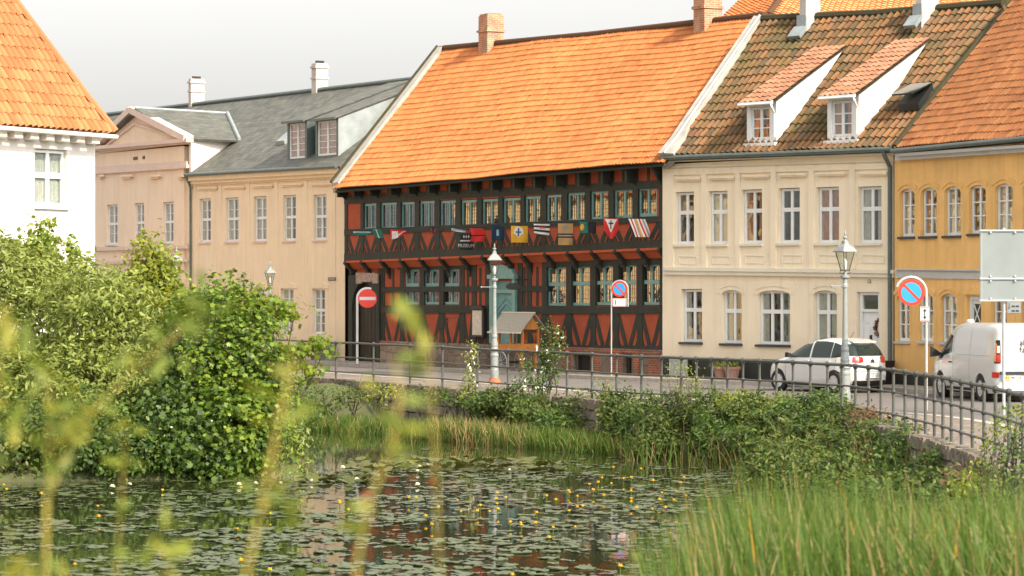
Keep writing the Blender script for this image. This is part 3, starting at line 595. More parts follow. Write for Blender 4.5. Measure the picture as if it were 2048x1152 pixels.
def kerbline(b,pts,w,z0,z1):
    a=pts; c=offs(pts,w)
    for i in range(len(pts)-1): b.hexa([(a[i][0],a[i][1],z0),(a[i+1][0],a[i+1][1],z0),(c[i+1][0],c[i+1][1],z0),(c[i][0],c[i][1],z0),(a[i][0],a[i][1],z1),(a[i+1][0],a[i+1][1],z1),(c[i+1][0],c[i+1][1],z1),(c[i][0],c[i][1],z1)])
kerbline(b,roadR,.16,-.1,.112); tag(b.build('kerb',M['kerb']),kind='structure')
b=MB(); kerbline(b,offs(FL,2.2),.30,-.1,.008); tag(b.build('gutter_setts',M['kerb']),kind='structure')
sheet('pavement',strip_poly(offs(roadR,.16),offs(fac,.6)),.10,M['pave'],.11)
sheet('road_patch',[(4.2,86.5),(6.6,83.2),(7.3,83.8),(4.9,87.2)],.005,mat('fresh_asphalt_patch',(.075,.072,.07),.9,.15,2,.4,80))
sheet('road_patch',[(-5.5,103.5),(-3.4,99.6),(-2.6,100.1),(-4.7,104.1)],.005,bpy.data.materials['fresh_asphalt_patch'])
# retaining wall of stones below the fence
wallo=thing('retaining_wall','low wall of grey field stones holding the street edge above the pond','wall',(FL[20][0],FL[20][1],0))
b=MB(); line=offs(FL,-.30); base=Vector((FL[20][0],FL[20][1],0)); rr=random.Random(3)
def along(pts,step):
    out=[];acc=0
    for a,c in zip(pts[:-1],pts[1:]):
        l=math.hypot(c[0]-a[0],c[1]-a[1]); 
        while acc<l: f=acc/l; out.append((a[0]+(c[0]-a[0])*f,a[1]+(c[1]-a[1])*f)); acc+=step(out) if callable(step) else step
        acc-=l
    return out
for row in range(5):
    z1=.03-row*.27; pts=along(line,lambda o:rr.uniform(.3,.62)); 
    for p,q in zip(pts[:-1],pts[1:]):
        if not(35<p[1]<108): continue
        t_=Vector((q[0]-p[0],q[1]-p[1],0)); n_=Vector((t_.y,-t_.x,0)).normalized(); e=rr.uniform(.0,.07); g_=.012
        P0=Vector((p[0],p[1],0))-base+t_*.03; P1=Vector((q[0],q[1],0))-base-t_*.03; zl=z1-.26+rr.uniform(0,.02); zh=z1-rr.uniform(0,.03)-(0 if row else 0)
        o_=n_*(.02+e+row*.03); back=n_*-.3; inn=t_.normalized()*.03
        b.hexa([P0+o_+Vector((0,0,zl)),P1+o_+Vector((0,0,zl)),P1+back+Vector((0,0,zl)),P0+back+Vector((0,0,zl)),P0+o_*.7+inn+Vector((0,0,zh)),P1+o_*.7-inn+Vector((0,0,zh)),P1+back+Vector((0,0,zh)),P0+back+Vector((0,0,zh))])
b.build('stonework',M['stone'],wallo)
# ---------------------------------------------------------------- railing
fe=thing('iron_railing','long grey iron railing with three rails curving along the street above the pond','fence',(FL[20][0],FL[20][1],0))
def fpt(px):      # point of the fence line seen at an image column
    for a,c in zip(FL[:-1],FL[1:]):
        pa=1024+a[0]*F/a[1]; pb=1024+c[0]*F/c[1]
        if pa<=px<=pb: f=(px-pa)/(pb-pa+1e-9); return Vector((a[0]+(c[0]-a[0])*f,a[1]+(c[1]-a[1])*f,0))
    return Vector((FL[-1][0],FL[-1][1],0))
posts=[420,480,537,605,672,747,820,885,955,1016,1076,1134,1184,1233,1283,1323,1363,1393,1424,1455,1486,1519,1553,1586,1621,1655,1684,1711,1737,1762,1787,1810,1832,1851,1869,1886,1903,1923,1945,1968,1991,2018,2046,2075,2110]
pb=MB(); pb.tube([(0,0,-.35),(0,0,1.10)],[.032,.030],8); pb.lathe([(.02,1.08),(.05,1.10),(.056,1.15),(.05,1.195),(.02,1.215)],10)
for z in (.70,.24): pb.lathe([(.034,z-.04),(.046,z-.02),(.046,z+.02),(.034,z+.04)],8)
p0=pb.build('post',M['iron'],fe,smooth=False)
for i,px in enumerate(posts):
    p=p0 if i==0 else p0.copy()
    if i: C.objects.link(p); p.parent=fe
    q=fpt(px)-base; p.location=(q.x,q.y,0)
for z,r in ((1.155,.034),(.70,.022),(.24,.022)):
    b=MB(); pts=[(x-base.x,y-base.y,z+.006*math.sin(i*1.3)) for i,(x,y) in enumerate(FL) if y<122 and y>30]; b.tube(pts,r,8); b.build('rail',M['iron'],fe)
# ================================================================ half-timbered museum
H=House('timber_framed_house','long half-timbered museum house with red panels, jettied upper floor and steep orange tiled roof','house',690,114.9,1325,94.5)
R=H.root; LO=.32
eL=H.L(668,379,-.55); eR=H.L(1327,324,-.55)
rL=H.L(885,99,4.7); rR=H.L(1530,33,4.9)
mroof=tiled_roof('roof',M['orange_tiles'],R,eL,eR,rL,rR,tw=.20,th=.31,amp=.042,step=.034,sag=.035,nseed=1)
flat_roof_slope('roof_boards',M['timber'],R,[eL+Vector((.02,.02,-.10)),eR+Vector((-.02,.02,-.10)),rR+Vector((0,0,-.12)),rL+Vector((0,0,-.12))],.05)
bk0=Vector((rL.x,9.6,eL.z)); bk1=Vector((rR.x,9.8,eR.z)); flat_roof_slope('rear_roof',M['orange_tiles'],R,[bk1,bk0,rL+Vector((0,.03,-.05)),rR+Vector((0,.03,-.05))],.1)
b=MB(); b.tube([rL+Vector((-.1,0,.04)),(rL+rR)/2+Vector((0,0,-.02)),rR+Vector((0,0,.04))],[.13,.13,.13],10); b.build('ridge_tiles',M['red_tiles'],R)
UL=H.len
MH=H; MUSRZ=H.rz
# walls: red panels with window holes
def mus(xl,xr,yt,yb,off): return H.rect(xl,xr,yt,yb,off)
upw=[(729,756,407,460),(763,797,405,459),(804,833,404,458),(841,873,402,457.5),(882,915,401,456),(924,957,400,455),(966,1000,398,454),(1008,1044.6,396,452),(1051.7,1085,392.5,449),(1094.6,1126.7,389.6,446.7),(1137,1173.7,385,443.7),(1183,1221,381,439.6),(1230,1268.7,378,436.7),(1278.7,1315,375,433)]
low=[(812,839,539,609),(849.6,879,539,609),(887,919,538.5,609),(1096.7,1133,534,611.7),(1142.5,1181,532,611),(1191,1227,530.5,610),(1238,1274,529,609.6),(1285,1322,528,609.6)]
uh=[mus(*q,0.06) for q in upw]; lh=[mus(*q,LO+.06) for q in low]
zj=H.L(1000,505,0).z; zt=H.L(1000,352,0).z
b=MB(); g=.02; wall_with_holes(b,0.05,UL-.02,zj-.1,zt+.36,[(a-g,c+g,d-g,e+g) for a,c,d,e in uh],0.02,.2)
b.build('upper_wall',M['redpanel'],R)
door=mus(984,1034,562,683,LO); gate=mus(707,757,566,733,LO)
b=MB(); zl0=H.L(1000,692,LO).z
wall_with_holes(b,0.05,UL-.02,zl0,zj,[(a-g,c+g,d-g,e+g) for a,c,d,e in lh]+[(door[0],door[1],zl0,door[3]),(gate[0],gate[1],zl0,gate[3])],LO+.02,.2)
b.build('lower_wall',M['redpanel'],R)
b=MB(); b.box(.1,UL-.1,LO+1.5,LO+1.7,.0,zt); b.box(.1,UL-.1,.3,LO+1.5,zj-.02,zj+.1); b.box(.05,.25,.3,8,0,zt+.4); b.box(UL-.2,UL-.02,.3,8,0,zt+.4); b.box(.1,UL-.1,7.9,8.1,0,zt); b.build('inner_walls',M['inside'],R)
gb=MB(); gb.prism([(.3,zt+.3),(UL-.3,zt+.3),(UL-.3,zt+.35),(.3,zt+.35)],.3,8); gb.build('loft_floor',M['inside'],R)
gg=MB(); gg.add([(.06,.1,eL.z-.1),(.06,8,eL.z-.1),(.06,4.7,rL.z-.2),(.22,.1,eL.z-.1),(.22,8,eL.z-.1),(.22,4.7,rL.z-.2)],[(0,1,2),(5,4,3),(0,2,5,3),(1,4,5,2)]); gg.build('gable_wall',M['verge'],R)
# upper timber frame
b=MB(); rt=random.Random(11)
def hz(b,xl,xr,ytl,ybl,ytr,ybr,y0,y1,mi=0): H.strip(b,xl,xr,ytl,ybl,ytr,ybr,y0,y1,mi)
H.strip(b,688,1326,391,408,360,376,-.02,.10)          # rail above the windows
H.strip(b,688,1326,459,471,432.5,444,-.025,.11)          # sill rail
H.strip(b,688,1326,507,525,479,497,-.05,.30)          # jetty beam
pu=[.09]; 
for i in range(len(uh)-1): pu.append((uh[i][1]+uh[i+1][0])/2)
pu.append(UL-.09); pu.insert(1,uh[0][0]-.09)
def zat(px_y_l,px_y_r,u,off=0):       # height of an image line (left row at 690, right row at 1325) at position u
    a=H.L(690,px_y_l,off); c=H.L(1325,px_y_r,off); return a.z+(c.z-a.z)*(u-a.x)/(c.x-a.x)
for u in pu:
    gp=[ (uh[i+1][0]-uh[i][1]) for i in range(len(uh)-1) if abs((uh[i][1]+uh[i+1][0])/2-u)<1e-6]; w_=(gp[0]+.03) if gp else .26; b.box(u-w_/2,u+w_/2,-.008,.11,zat(516,488,u),zat(385,330,u)+.15)
b.build('upper_timber_frame',M['timber'],R)
bays=[(pu[i],pu[i+1]) for i in range(len(pu)-1) if pu[i+1]-pu[i]>.5]
b=MB()
for i,(a,c) in enumerate(bays):
    b=MB(); m_=(a+c)/2; z0=zat(507,479,m_)+.0; z1=zat(470,443,m_)+.02
    if i==0: m_=(a+c)/2
    # braces lean from the foot centre up to the rail: two long, two short
    for s_ in (-1,1):
        px_=a if s_<0 else c; b.bar(m_+s_*.05+rt.uniform(-.02,.02),z0,m_+s_*((c-a)/2-.02),z1,.15,.002,.09) if False else None
        b.bar(px_-s_*.10,z1,px_-s_*((c-a)*.43),z0,.20,.003+.004*(s_>0),.09)
        b.bar(px_-s_*.02,z0+(z1-z0)*.62,px_-s_*((c-a)*.22),z0,.085,.0,.08)
    b.build('brace',M['timber'],R)
b=MB()
for i,(a,c) in enumerate(zip(pu[:-1],pu[1:])):        # short studs and struts under the eaves
    for k in (.5,):
        u=a+(c-a)*k; 
        if c-a>.6: q2=MB(); q2.box(u-.07,u+.07,.0,.09,zat(393,362,u),zat(378,322,u)+.3); q2.build('eaves_stud',M['timber'],R)
    q_=MB(); q_.prism([(a-.06,zat(395,364,a)),(a+.06,zat(395,364,a)),(a+.07,zat(366,327,a)),(a-.07,zat(366,327,a))],-.36,.02); q_.build('eaves_bracket',M['timber'],R)
for u in [p for p in pu]:
    q_=MB(); q_.add([(u-.06,.0,zat(402,371,u)),(u+.06,.0,zat(402,371,u)),(u+.06,-.38,zat(378,332,u)),(u-.06,-.38,zat(378,332,u)),(u-.06,.02,zat(376,330,u)),(u+.06,.02,zat(376,330,u)),(u+.06,-.40,zat(374,326,u)),(u-.06,-.40,zat(374,326,u))],[(0,1,2,3),(4,7,6,5),(0,4,5,1),(1,5,6,2),(2,6,7,3),(3,7,4,0)]); q_.build('eaves_strut',M['timber'],R)
for i,(a,c,d,e) in enumerate(uh):
    window(R,a,c,d,e,.06,cols=2,rows=(),fm=M['bluegreen'],gm=M['oldglass'],fw=.085,mull=.10,lead=(8,6),name='window')
# jetty: sloping red boards between carved brackets
ju=sorted([.1]+[ (a+c)/2 for a,c in zip(pu[1:-1],pu[2:])][:0]+pu[1:])
b=MB(); b2=MB(); b3=MB()
jb=[.12]+[H.L(x,530,0).x for x in (772,836,884,925,970,1010,1046,1092,1140,1186,1234,1281)]+[UL-.1]
jb=[.12]+[H.L(x,530,0).x for x in (725,764,803,842,882,924,967,1009,1046,1092,1138,1186,1233,1280)]+[UL-.1]
for a,c in zip(jb[:-1],jb[1:]):
    za=zat(523,496,a); zc=zat(523,496,c); h=.30
    b.add([(a+.07,-.02,za),(c-.07,-.02,zc),(c-.07,LO-.05,zc-h),(a+.07,LO-.05,za-h),(a+.07,.06,za),(c-.07,.06,zc),(c-.07,LO,zc-h),(a+.07,LO,za-h)],[(0,1,2,3),(7,6,5,4),(0,3,7,4),(1,5,6,2),(0,4,5,1),(3,2,6,7)])
    b2.band(a+.07,za-.06,za+.02,c-.07,zc-.06,zc+.02,-.06,-.02)
b.build('jetty_boards',M['redboard'],R); b2.build('jetty_moulding',M['redboard'],R)
for u in jb:
    z=zat(525,498,u)+.02; w_=.09
    pr=[(-.09,z),(-.10,z-.08),(-.01,z-.15),(.05,z-.24),(.13,z-.30),(.18,z-.44),(.25,z-.50),(LO,z-.70),(LO,z)]
    b3=MB(); n=len(pr); b3.add([(u-w_,y,zz) for y,zz in pr]+[(u+w_,y,zz) for y,zz in pr],[tuple(range(n)),tuple(range(2*n-1,n-1,-1))]+[((i+1)%n,i,i+n,(i+1)%n+n) for i in range(n)]); b3.build('jetty_bracket',M['timber'],R)
# lower timber frame
def zlo(yl,yr,u): return zat(yl,yr,u,LO)
b=MB(); f0,f1=LO-.02,LO+.10
def hl(xl,xr,yl,yr,h,dy=0):
    a=H.L(xl,yl,LO).x; c=H.L(xr,yr,LO).x; b.band(a,zlo(yl,yl,0)*0+H.L(xl,yl+h,LO).z,H.L(xl,yl,LO).z,c,H.L(xr,yr+h,LO).z,H.L(xr,yr,LO).z,f0-dy,f1)
hl(760,977,611,611,15,.01); hl(1040,1325,613,612,15,.01)      # rail under windows
hl(795,930,527,526,12,.006); hl(1090,1325,524,518,11,.006); hl(760,1325,686,692,17,.02)                                    # sill beam
hl(760,977,566+8,566+6,11,.004); hl(1040,1096,566+6,566+6,11,.004)
def uu_(x,y=600): return H.L(x,y,LO).x
pl=[765,770+34,844,883,924,948,975,1040,1058,1089,1138,1186,1232,1279.5,1325]
pls=[uu_(x) for x in pl]
for x in pls: b.box(x-.17,x+.17,f0+.012,f1,zlo(690,694,x)+0,zlo(520,490,x))
for x in [uu_(v) for v in (786,935,960,1048,1074)]: b.box(x-.07,x+.07,f0+.02,f1,zlo(612,612,x),zlo(540,530,x))
b.box(0,.34,f0,f1,.02,zlo(520,490,.3)); b.box(uu_(757),uu_(766),f0,f1,0.02,zlo(520,490,3))
b.build('lower_timber_frame',M['timber'],R)
b=MB(); lb=[uu_(x) for x in (765,804,844,883,924,948,975)]; rb=[uu_(x) for x in (1048,1089,1138,1186,1232,1279.5,1325)]
for seq in (lb,rb):
    for a,c in zip(seq[:-1],seq[1:]):
        b=MB(); m_=(a+c)/2; z0=zlo(688,693,m_); z1=zlo(625,627,m_); 
        if c-a<.9: b.bar(a+.05,z1,c-.1,z0,.14,LO+.003,LO+.08); b.build('brace',M['timber'],R); continue
        for s_ in (-1,1):
            px_=a if s_<0 else c
            b.bar(px_-s_*.10,z1,px_-s_*((c-a)*.42),z0,.21,LO+.003+.004*(s_>0),LO+.08)
            b.bar(px_-s_*.0,z0+(z1-z0)*.5,px_-s_*((c-a)*.17),z0,.07,LO+.001,LO+.07)
        b.build('brace',M['timber'],R)
for i,(a,c,d,e) in enumerate(lh):
    window(R,a,c,d,e,LO+.06,cols=2,rows=(),transom=.56,fm=M['bluegreen'],gm=M['oldglass'],fw=.075,mull=.10,lead=(8,8),name='window')
# plinth, cellar openings
b=MB(); cel=[mus(1146,1184,704,748,LO),mus(1248,1266,706,746,LO),mus(827,852,712,741,LO),mus(1078,1100,705,745,LO)]
wall_with_holes(b,gate[1]+.15,UL,0,zl0+.05,[(q[0],q[1],.05,q[3]) for q in cel],LO-.05,.4)
b.build('stone_plinth',M['plinthstone'],R)
b=MB(); 
for x0,x1 in ((1186,1203),(1226,1246),(1270,1281),(1300,1325),(1128,1145)):
    a=H.L(x0,720,LO).x; c=H.L(x1,720,LO).x; q_=MB(); q_.box(a,c,LO-.07,LO+.1,.08,zl0-.11); q_.build('brick_pier',M['redbrick'],R)
for k,(x0,x1) in enumerate(((760,790),(1128,1325))): a=H.L(x0,700,LO).x; c=H.L(x1,700,LO).x; b=MB(); b.box(a,c,LO-.075,LO+.1,zl0-.10,zl0+.01); b.build('brick_course',M['redbrick'],R)
pass
for q in cel:
    b=MB(); b.box(q[0]-.02,q[1]+.02,LO+.2,LO+.26,.0,q[3]+.03)
    for k in range(1,4): u=q[0]+(q[1]-q[0])*k/4; b.box(u-.012,u+.012,LO+.03,LO+.05,.02,q[3])
    b.build('cellar_shutter',M['black'],R)
# gateway arch with stone head, dark door
b=MB(); a,c,z0,z1=gate; n=14; um=(a+c)/2; rr_=(c-a)/2-.05; zs=z1-rr_*.92
pts=[(a-.28,z1+.30),(c+.22,z1+.30),(c+.22,0),(c-.05,0),(c-.05,zs)]+[(um+rr_*math.cos(PI*k/n),zs+rr_*.95*math.sin(PI*k/n)) for k in range(1,n)]+[(a+.05,zs),(a+.05,0),(a-.28,0)]
b.prism(pts,LO-.09,LO+.14); b.build('gate_frame',M['timber'],R)
gd=MB(); gd.box(a,c,LO+.16,LO+.22,0.02,z1); 
for k in range(1,7): u=a+(c-a)*k/7; gd.box(u-.012,u+.012,LO+.148,LO+.16,.05,z1)
gdo=gd.build('gate_door',mat('dark_brown_gate',(.035,.028,.018),.75,.3,6,.3,stretch=(1,1,.2)),R)
hh=MB(); hh.box(c-.22,c-.15,LO+.10,LO+.148,1.05,1.35); hh.build('handle',M['galv'],gdo)
st=MB(); q=mus(713,757,545,567,LO-.1)
for k in range(4): st.band(q[0]+(q[1]-q[0])*k/4+.01,q[2]+(.0 if k in(0,3) else .06),q[3],q[0]+(q[1]-q[0])*(k+1)/4-.01,q[2]+(.0 if k in(0,3) else .06),q[3]-.02*k,LO-.14,LO-.05)
st.build('carved_keystones',mat('pale_carved_stone',(.36,.27,.22),.9,.35,9,.5,20),R)
# entrance door
a,c,z0,z1=door; b=MB(); b.box(a-.02,a+.20,LO-.10,LO+.12,.95,z1+.1); b.box(c-.20,c+.02,LO-.10,LO+.12,.95,z1+.1); b.box(a-.08,c+.08,LO-.16,LO+.12,z1+.08,z1+.22)
b.prism([(a+.05,z1+.22),(c-.05,z1+.22),(c-.25,z1+.45),((a+c)/2,z1+.58),(a+.25,z1+.45)],LO-.11,LO+.05); b.box(a+.2,c-.2,LO-.02,LO+.1,z1-.42,z1-.30)
b.build('door_frame',M['bluegreen'],R)
b=MB(); b.box(a+.2,c-.2,LO+.06,LO+.12,.95,z1-.42); b.box(a+.2,c-.2,LO+.07,LO+.12,z1-.30,z1+.08)
for k in range(-3,12):
    u0=a+.25; z=.95+k*.2
    for s_ in (0,1):
        p0=(a+.25 if s_==0 else c-.25,z); p1=((a+c)/2-.02 if s_==0 else (a+c)/2+.02,z+.36)
        if p0[1]>.97 and p1[1]<z1-.45: b.bar(p0[0],p0[1],p1[0],p1[1],.05,LO+.035,LO+.062)
dd=b.build('door',M['doorblue'],R); hb=MB(); hb.lathe([(.02,0),(.03,-.02),(.03,-.05),(.01,-.06)],8,((a+c)/2+.12,LO+.04,1.9),axis='y'); hb.build('handle',M['black'],dd)
# verge parapet at the left gable and chimneys
b=MB(); P0=H.L(668,352,-.35)-Vector((.12,0,0)); P1=rL+Vector((-.18,0,.22)); 
lo=H.L(672,372,-.45)
b.hexa([lo+Vector((-.25,0,-.3)),lo+Vector((.30,0,-.02)),rL+Vector((.15,0,0)),rL+Vector((-.3,0,-.2)), lo+Vector((-.25,-.06,.12)),lo+Vector((.30,-.06,.14)),rL+Vector((.15,-.05,.16)),rL+Vector((-.3,-.05,.17))])
b.build('gable_verge',M['verge'],R)
b=MB()
for k in range(26):
    f=k/26; p=lo.lerp(rL,f)+Vector((-.30,-.05,.14)); q=lo.lerp(rL,(k+.9)/26)+Vector((-.30,-.05,.17)); b.tube([p,q],[.085,.07],6)
b.build('verge_tiles',M['mossy_tiles'],R)
def chimney(par,H,xl,xr,yt,yb,off,wd,m,cap=True,name='chimney',flash=True,round_=False):
    a,c,z0,z1=H.rect(xl,xr,yt,yb,off); b=MB(); uc=(a+c)/2
    hw=(c-a)/2; b.box(uc-hw,uc+hw,off,off+wd,z0-.6,z1-.0)
    if cap:
        b.box(uc-hw-.05,uc+hw+.05,off-.05,off+wd+.05,z1-.20,z1-.13); b.box(uc-hw-.03,uc+hw+.03,off-.03,off+wd+.03,z1-.52 ,z1-.47)
    o=b.build(name,m,par)
    f=MB(); f.box(uc-hw+.1,uc+hw-.1,off+.1,off+wd-.1,z1,z1+.10); f.build('flue',M['black'],o)
    return o
def chim2(H,par,x0,x1,x2,yt,ytop_r,off,zb,m,steps=False,topband=None,name='chimney',sh=.5):
    """chimney with front face from column x0 to x1 and end face from x1 to x2"""
    u0=H.L(x0,ytop_r,off).x; A=H.L(x1,ytop_r,off); u1=A.x; m_=(x2-1024)/F
    # depth of the end face: find y where the column x2 is met at u1
    y=off
    for _ in range(400):
        q=H.L(x2,ytop_r,y)
        if q.x<=u1: break
        y+=.02
    z1=H.L(x1,yt,off).z; b=MB(); b.box(u0,u1,off,y,zb,z1)
    if steps:
        b.box(u0-.12,u0,off,y,zb,z1-1.05 if False else zb+(z1-zb)*.42); b.box(u0-.06,u1+.06,off-.06,y+.06,z1-.62,z1-.54)
        b.box(u0+.03,u1-.03,off+.03,y-.03,z1,z1+.07)
    if topband: 
        for dz,h,e in topband: b.box(u0-e,u1+e,off-e,y+e,z1-dz-h,z1-dz)
    o=b.build(name,m,par); f=MB(); f.box(u0+.12,u1-.12,off+.12,y-.12,z1,z1+.12 if not steps else z1+.09); f.build('flue',M['black'],o)
    return o,u0,u1,off,y,z1
k=mroof
chim2(H,R,957,975,1007,30,60,4.35,10.6,M['brick'],steps=True,topband=[(.0,.10,-.03)])
chim2(H,R,1387,1409,1444,-20,40,4.45,10.4,M['brick'],topband=[(.5,.1,.05)])
b=MB(); b.tube([H.L(1330,400,-.1),H.L(1330,330,-.1)],.02,6)
# lamp-bracket style oval sign, hangs beside the door
os_=H.L(1027,573,-.25); t=thing('oval_hanging_sign','black oval iron sign on a bracket to the right of the blue-green museum door','sign',H.root.matrix_basis@os_,H.rz)
b=MB(); b.lathe([(.02,-.02),(.30,-.018),(.30,.018),(.02,.02)],24,axis='x'); 
for i,v in enumerate(b.v): b.v[i]=(v[0],v[1],v[2]*.38)
b.build('plate',M['black'],t); b=MB(); b.tube([(0,.05,.11),(0,.05,.22),(0,.65,.24)],.014,6); b.tube([(0,-.15,.10),(0,-.05,.2)],.01,5); b.build('bracket',M['black'],t)
b=MB(); b.lathe([(.27,-.024),(.30,-.024),(.30,-.019),(.27,-.019)],24,axis='x')
for i,v in enumerate(b.v): b.v[i]=(v[0]+.043,v[1],v[2]*.36)
b.build('rim',M['iron'],t)
# hanging MUSEUM sign
s0=H.L(946,468,-.12); s1=H.L(918,500,-.12)
wS=.52; hS=abs(s0.z-s1.z)
t=thing('museum_sign','dark hanging sign with three white diamonds and the word MUSEUM above the ground floor windows','sign',H.root.matrix_basis@Vector((s0.x,0,0)),H.rz)
b=MB(); zc0,zc1=s1.z-.02,s0.z+.02; b.box(-.02,.02,-.14-wS,-.14,zc0,zc1); b.build('board',M['timber'],t)
b=MB(); b.box(-.012,.012,-.14-wS,.0,zc1+.01,zc1+.035); b.build('bracket',M['black'],t)
b=MB(); b.box(.021,.026,-.14-wS+.02,-.16,zc0+(zc1-zc0)*.52,zc0+(zc1-zc0)*.60)
for k in range(3):
    y=-.14-wS*(.68-.18*k); z=zc0+(zc1-zc0)*.80; r=.045; b.add([(.021,y-r*.8,z),(.021,y,z-r*1.3),(.021,y+r*.8,z),(.021,y,z+r*1.3),(.027,y-r*.8,z),(.027,y,z-r*1.3),(.027,y+r*.8,z),(.027,y,z+r*1.3)],[(4,5,6,7),(0,1,5,4),(1,2,6,5),(2,3,7,6),(3,0,4,7)])
b.build('diamonds',M['signwhite'],t)
text_mesh('MUSEUM',.168,axes((.024,-.14-wS/2,zc0+(zc1-zc0)*.26),(0,1,0),(0,0,1),(1,0,0)),'lettering',M['signwhite'],t)
# poster case by the door
pc=H.L(955,645,LO-.1); q=H.rect(943,966,618,674,LO-.15)
t=thing('poster_case','slim dark notice case with a pale poster left of the museum door','notice case',H.root.matrix_basis@Vector(((q[0]+q[1])/2,0,0)),H.rz)
hw=(q[1]-q[0])/2; b=MB(); b.box(-hw,hw,LO-.14,LO-.03,q[2],q[3]); b.prism([(-hw-.06,q[3]),(hw+.06,q[3]),(hw-.05,q[3]+.10),(-hw+.05,q[3]+.10)],LO-.2,LO-.02); b.build('case',M['black'],t)
b=MB(); b.box(-hw+.06,hw-.12,LO-.15,LO-.14,q[2]+.07,q[3]-.05); b.build('poster',mat('poster_paper',(.62,.55,.46),.6,.15,5),t)
# entrance steps
ds=H.L(985,690,LO).x; t=thing('entrance_steps','grey stone steps with an iron handrail climbing to the museum door','steps',H.root.matrix_basis@Vector((ds,LO-.1,0)),H.rz)
b=MB(); 
for k in range(5): b.box(-2.6+.33*k,1.3,-1.25,.0,.18*k+.002*k,.18*(k+1)-.003)
b.build('treads',M['plinthstone'],t)
b=MB(); b.tube([(-2.5,-1.2,.1),(-2.5,-1.2,.95),(-1.3,-1.2,1.55),(-.9,-1.2,1.85),(.0,-1.2,1.85)],.016,6)
for x,z in ((-1.7,1.3),(-.9,1.85),(.0,1.85)): b.tube([(x,-1.2,.3),(x,-1.2,z)],.014,6)
b.build('handrail',M['black'],t)
# flags on short poles
def flag(xl,xr,yt,yb,fn,label,nx=10,nz=12,shape=None,m_list=None,droop=0,amp=.02,off0=-.16):
    p=H.L(xr,yt,off0); w_=(xr-xl)/F*p.y if False else None
    m_=(xl-1024)/F; y=off0
    for _ in range(300):
        if H.L(xl,yt,y).x>=p.x: break
        y-=.01
    wd=off0-y; zt_=H.L(xr,yt,off0).z; zb_=H.L((xl+xr)/2,yb,(off0+y)/2).z
    t=thing('flag',label,'flag',H.root.matrix_basis@Vector((p.x,0,0)),H.rz,'flags hung in a row along the museum front')
    b=MB(); 
    for i in range(nx+1):
        for j in range(nz+1):
            a=i/nx; c=j/nz; sk=droop*a; 
            yy=off0-wd*(1-a) if True else 0
            if shape: yy,zz=shape(a,c); yy=off0-wd*(1-yy); zz=zt_+(zb_-zt_)*zz
            else: zz=zt_+(zb_-zt_)*c
            b.v.append((amp*math.sin(a*7+c*3)*(c+.2),yy,zz))
    for i in range(nx):
        for j in range(nz):
            o=i*(nz+1)+j; b.f.append((o,o+nz+1,o+nz+2,o+1)); b.m.append(fn((i+.5)/nx,(j+.5)/nz))
    n0=len(b.v); b.v += [(v[0]-.004,v[1],v[2]) for v in b.v]; b.f += [tuple(k+n0 for k in f[::-1]) for f in list(b.f)]; b.m += list(b.m)
    o=b.build('cloth',m_list,t,fix=False)
    b=MB(); b.tube([(-.002,-.0,zt_+.05),(-.002,y-.05,zt_+.015)],.012,6); b.build('flagpole',M['signwhite'] if False else M['timber'],t)
    return t
def fm(name,c): return mat('flag_'+name,c,.85,.08,6)
fR,fW,fK,fG,fY,fB,fT,fN,fBl,fGy=fm('red',(.62,.03,.025)),fm('white',(.75,.72,.66)),fm('black',(.02,.02,.02)),fm('green',(.02,.17,.12)),fm('yellow',(.72,.38,.03)),fm('blue',(.03,.09,.25)),fm('tan',(.50,.30,.12)),fm('navy',(.01,.035,.07)),fm('pale_blue',(.3,.42,.45)),fm('grey',(.32,.29,.27))
diag=lambda k=.5: (lambda a,c:(a, c*.5+ (1-a)*0 + a*k))
flag(706,742,463,470,lambda a,c:0 if c<.4 else 1,'pale blue and green flag furled flat, leftmost in the row on the museum front',m_list=[fBl,fG])
flag(744,768,458,476,lambda a,c:1 if .38<a<.55 else 0,'green flag with one white stripe slanting beside the leftmost furled flag',m_list=[fG,fW],shape=lambda a,c:(a*.7+c*.3,c))
flag(781,812,459,479,lambda a,c:1 if (abs(a-.30)<.16 and c>.2) or abs(a+c-1.2)<.08 else 0,'crumpled red and white flag under the second pair of upper windows',m_list=[fR,fW],shape=lambda a,c:(a,c*(.55+.45*math.cos(a*2.4))+a*.12))
flag(861,872,457,470,lambda a,c:0 if abs(a-.5)>.25 or c>.8 else 1,'tiny pointed flag edged in red, smallest of the row on the museum front',m_list=[fR,fN],shape=lambda a,c:(a+(0.5-a)*c,c))
flag(903,931,456,466,lambda a,c:1 if c>.6 else 0,'pale blue and white flag blown almost flat above the MUSEUM sign',m_list=[fBl,fW],shape=lambda a,c:(a,c*.5+a*.5))
flag(939,967,457,483,lambda a,c:1 if (c>.48 and c<.56) else 0,'plain red flag just right of the MUSEUM sign',m_list=[fR,fK],shape=lambda a,c:(a+.15*math.sin(c*3),c))
flag(983,1008,452,481,lambda a,c:1 if abs(a-.5)<.1 and abs(c-.45)<.2 else 0,'dark navy blue flag behind the tip of the street lamp in front of the museum',m_list=[fN,fBl])
def yel(a,c):
    x=(a-.45)*1.0; z=(c-.38)
    if (abs(x)<.05 and abs(z)<.24) or (abs(z+.0)<.05 and abs(x)<.17): return 2
    return 1 if (x*x/.085+z*z/.12)<1 and not (z>.12 and abs(x)>.18-(z-.12)*.8) else 0
flag(1022,1055.5,452,485,yel,'yellow flag with a blue cross on a white shield, right of the museum door',nx=22,nz=24,m_list=[fY,fW,fB])
flag(1068,1099,448,472,lambda a,c:2 if abs(a-.55)<.2 and abs(c-.35)<.16 and (int(a*20)+int(c*20))%2 else (1 if int(c*5+.2)%2 else 0),'flag with black and white horizontal stripes and a small red emblem',nx=20,nz=20,m_list=[fW,fK,fR],shape=lambda a,c:(a,c*.8+a*.2*c))
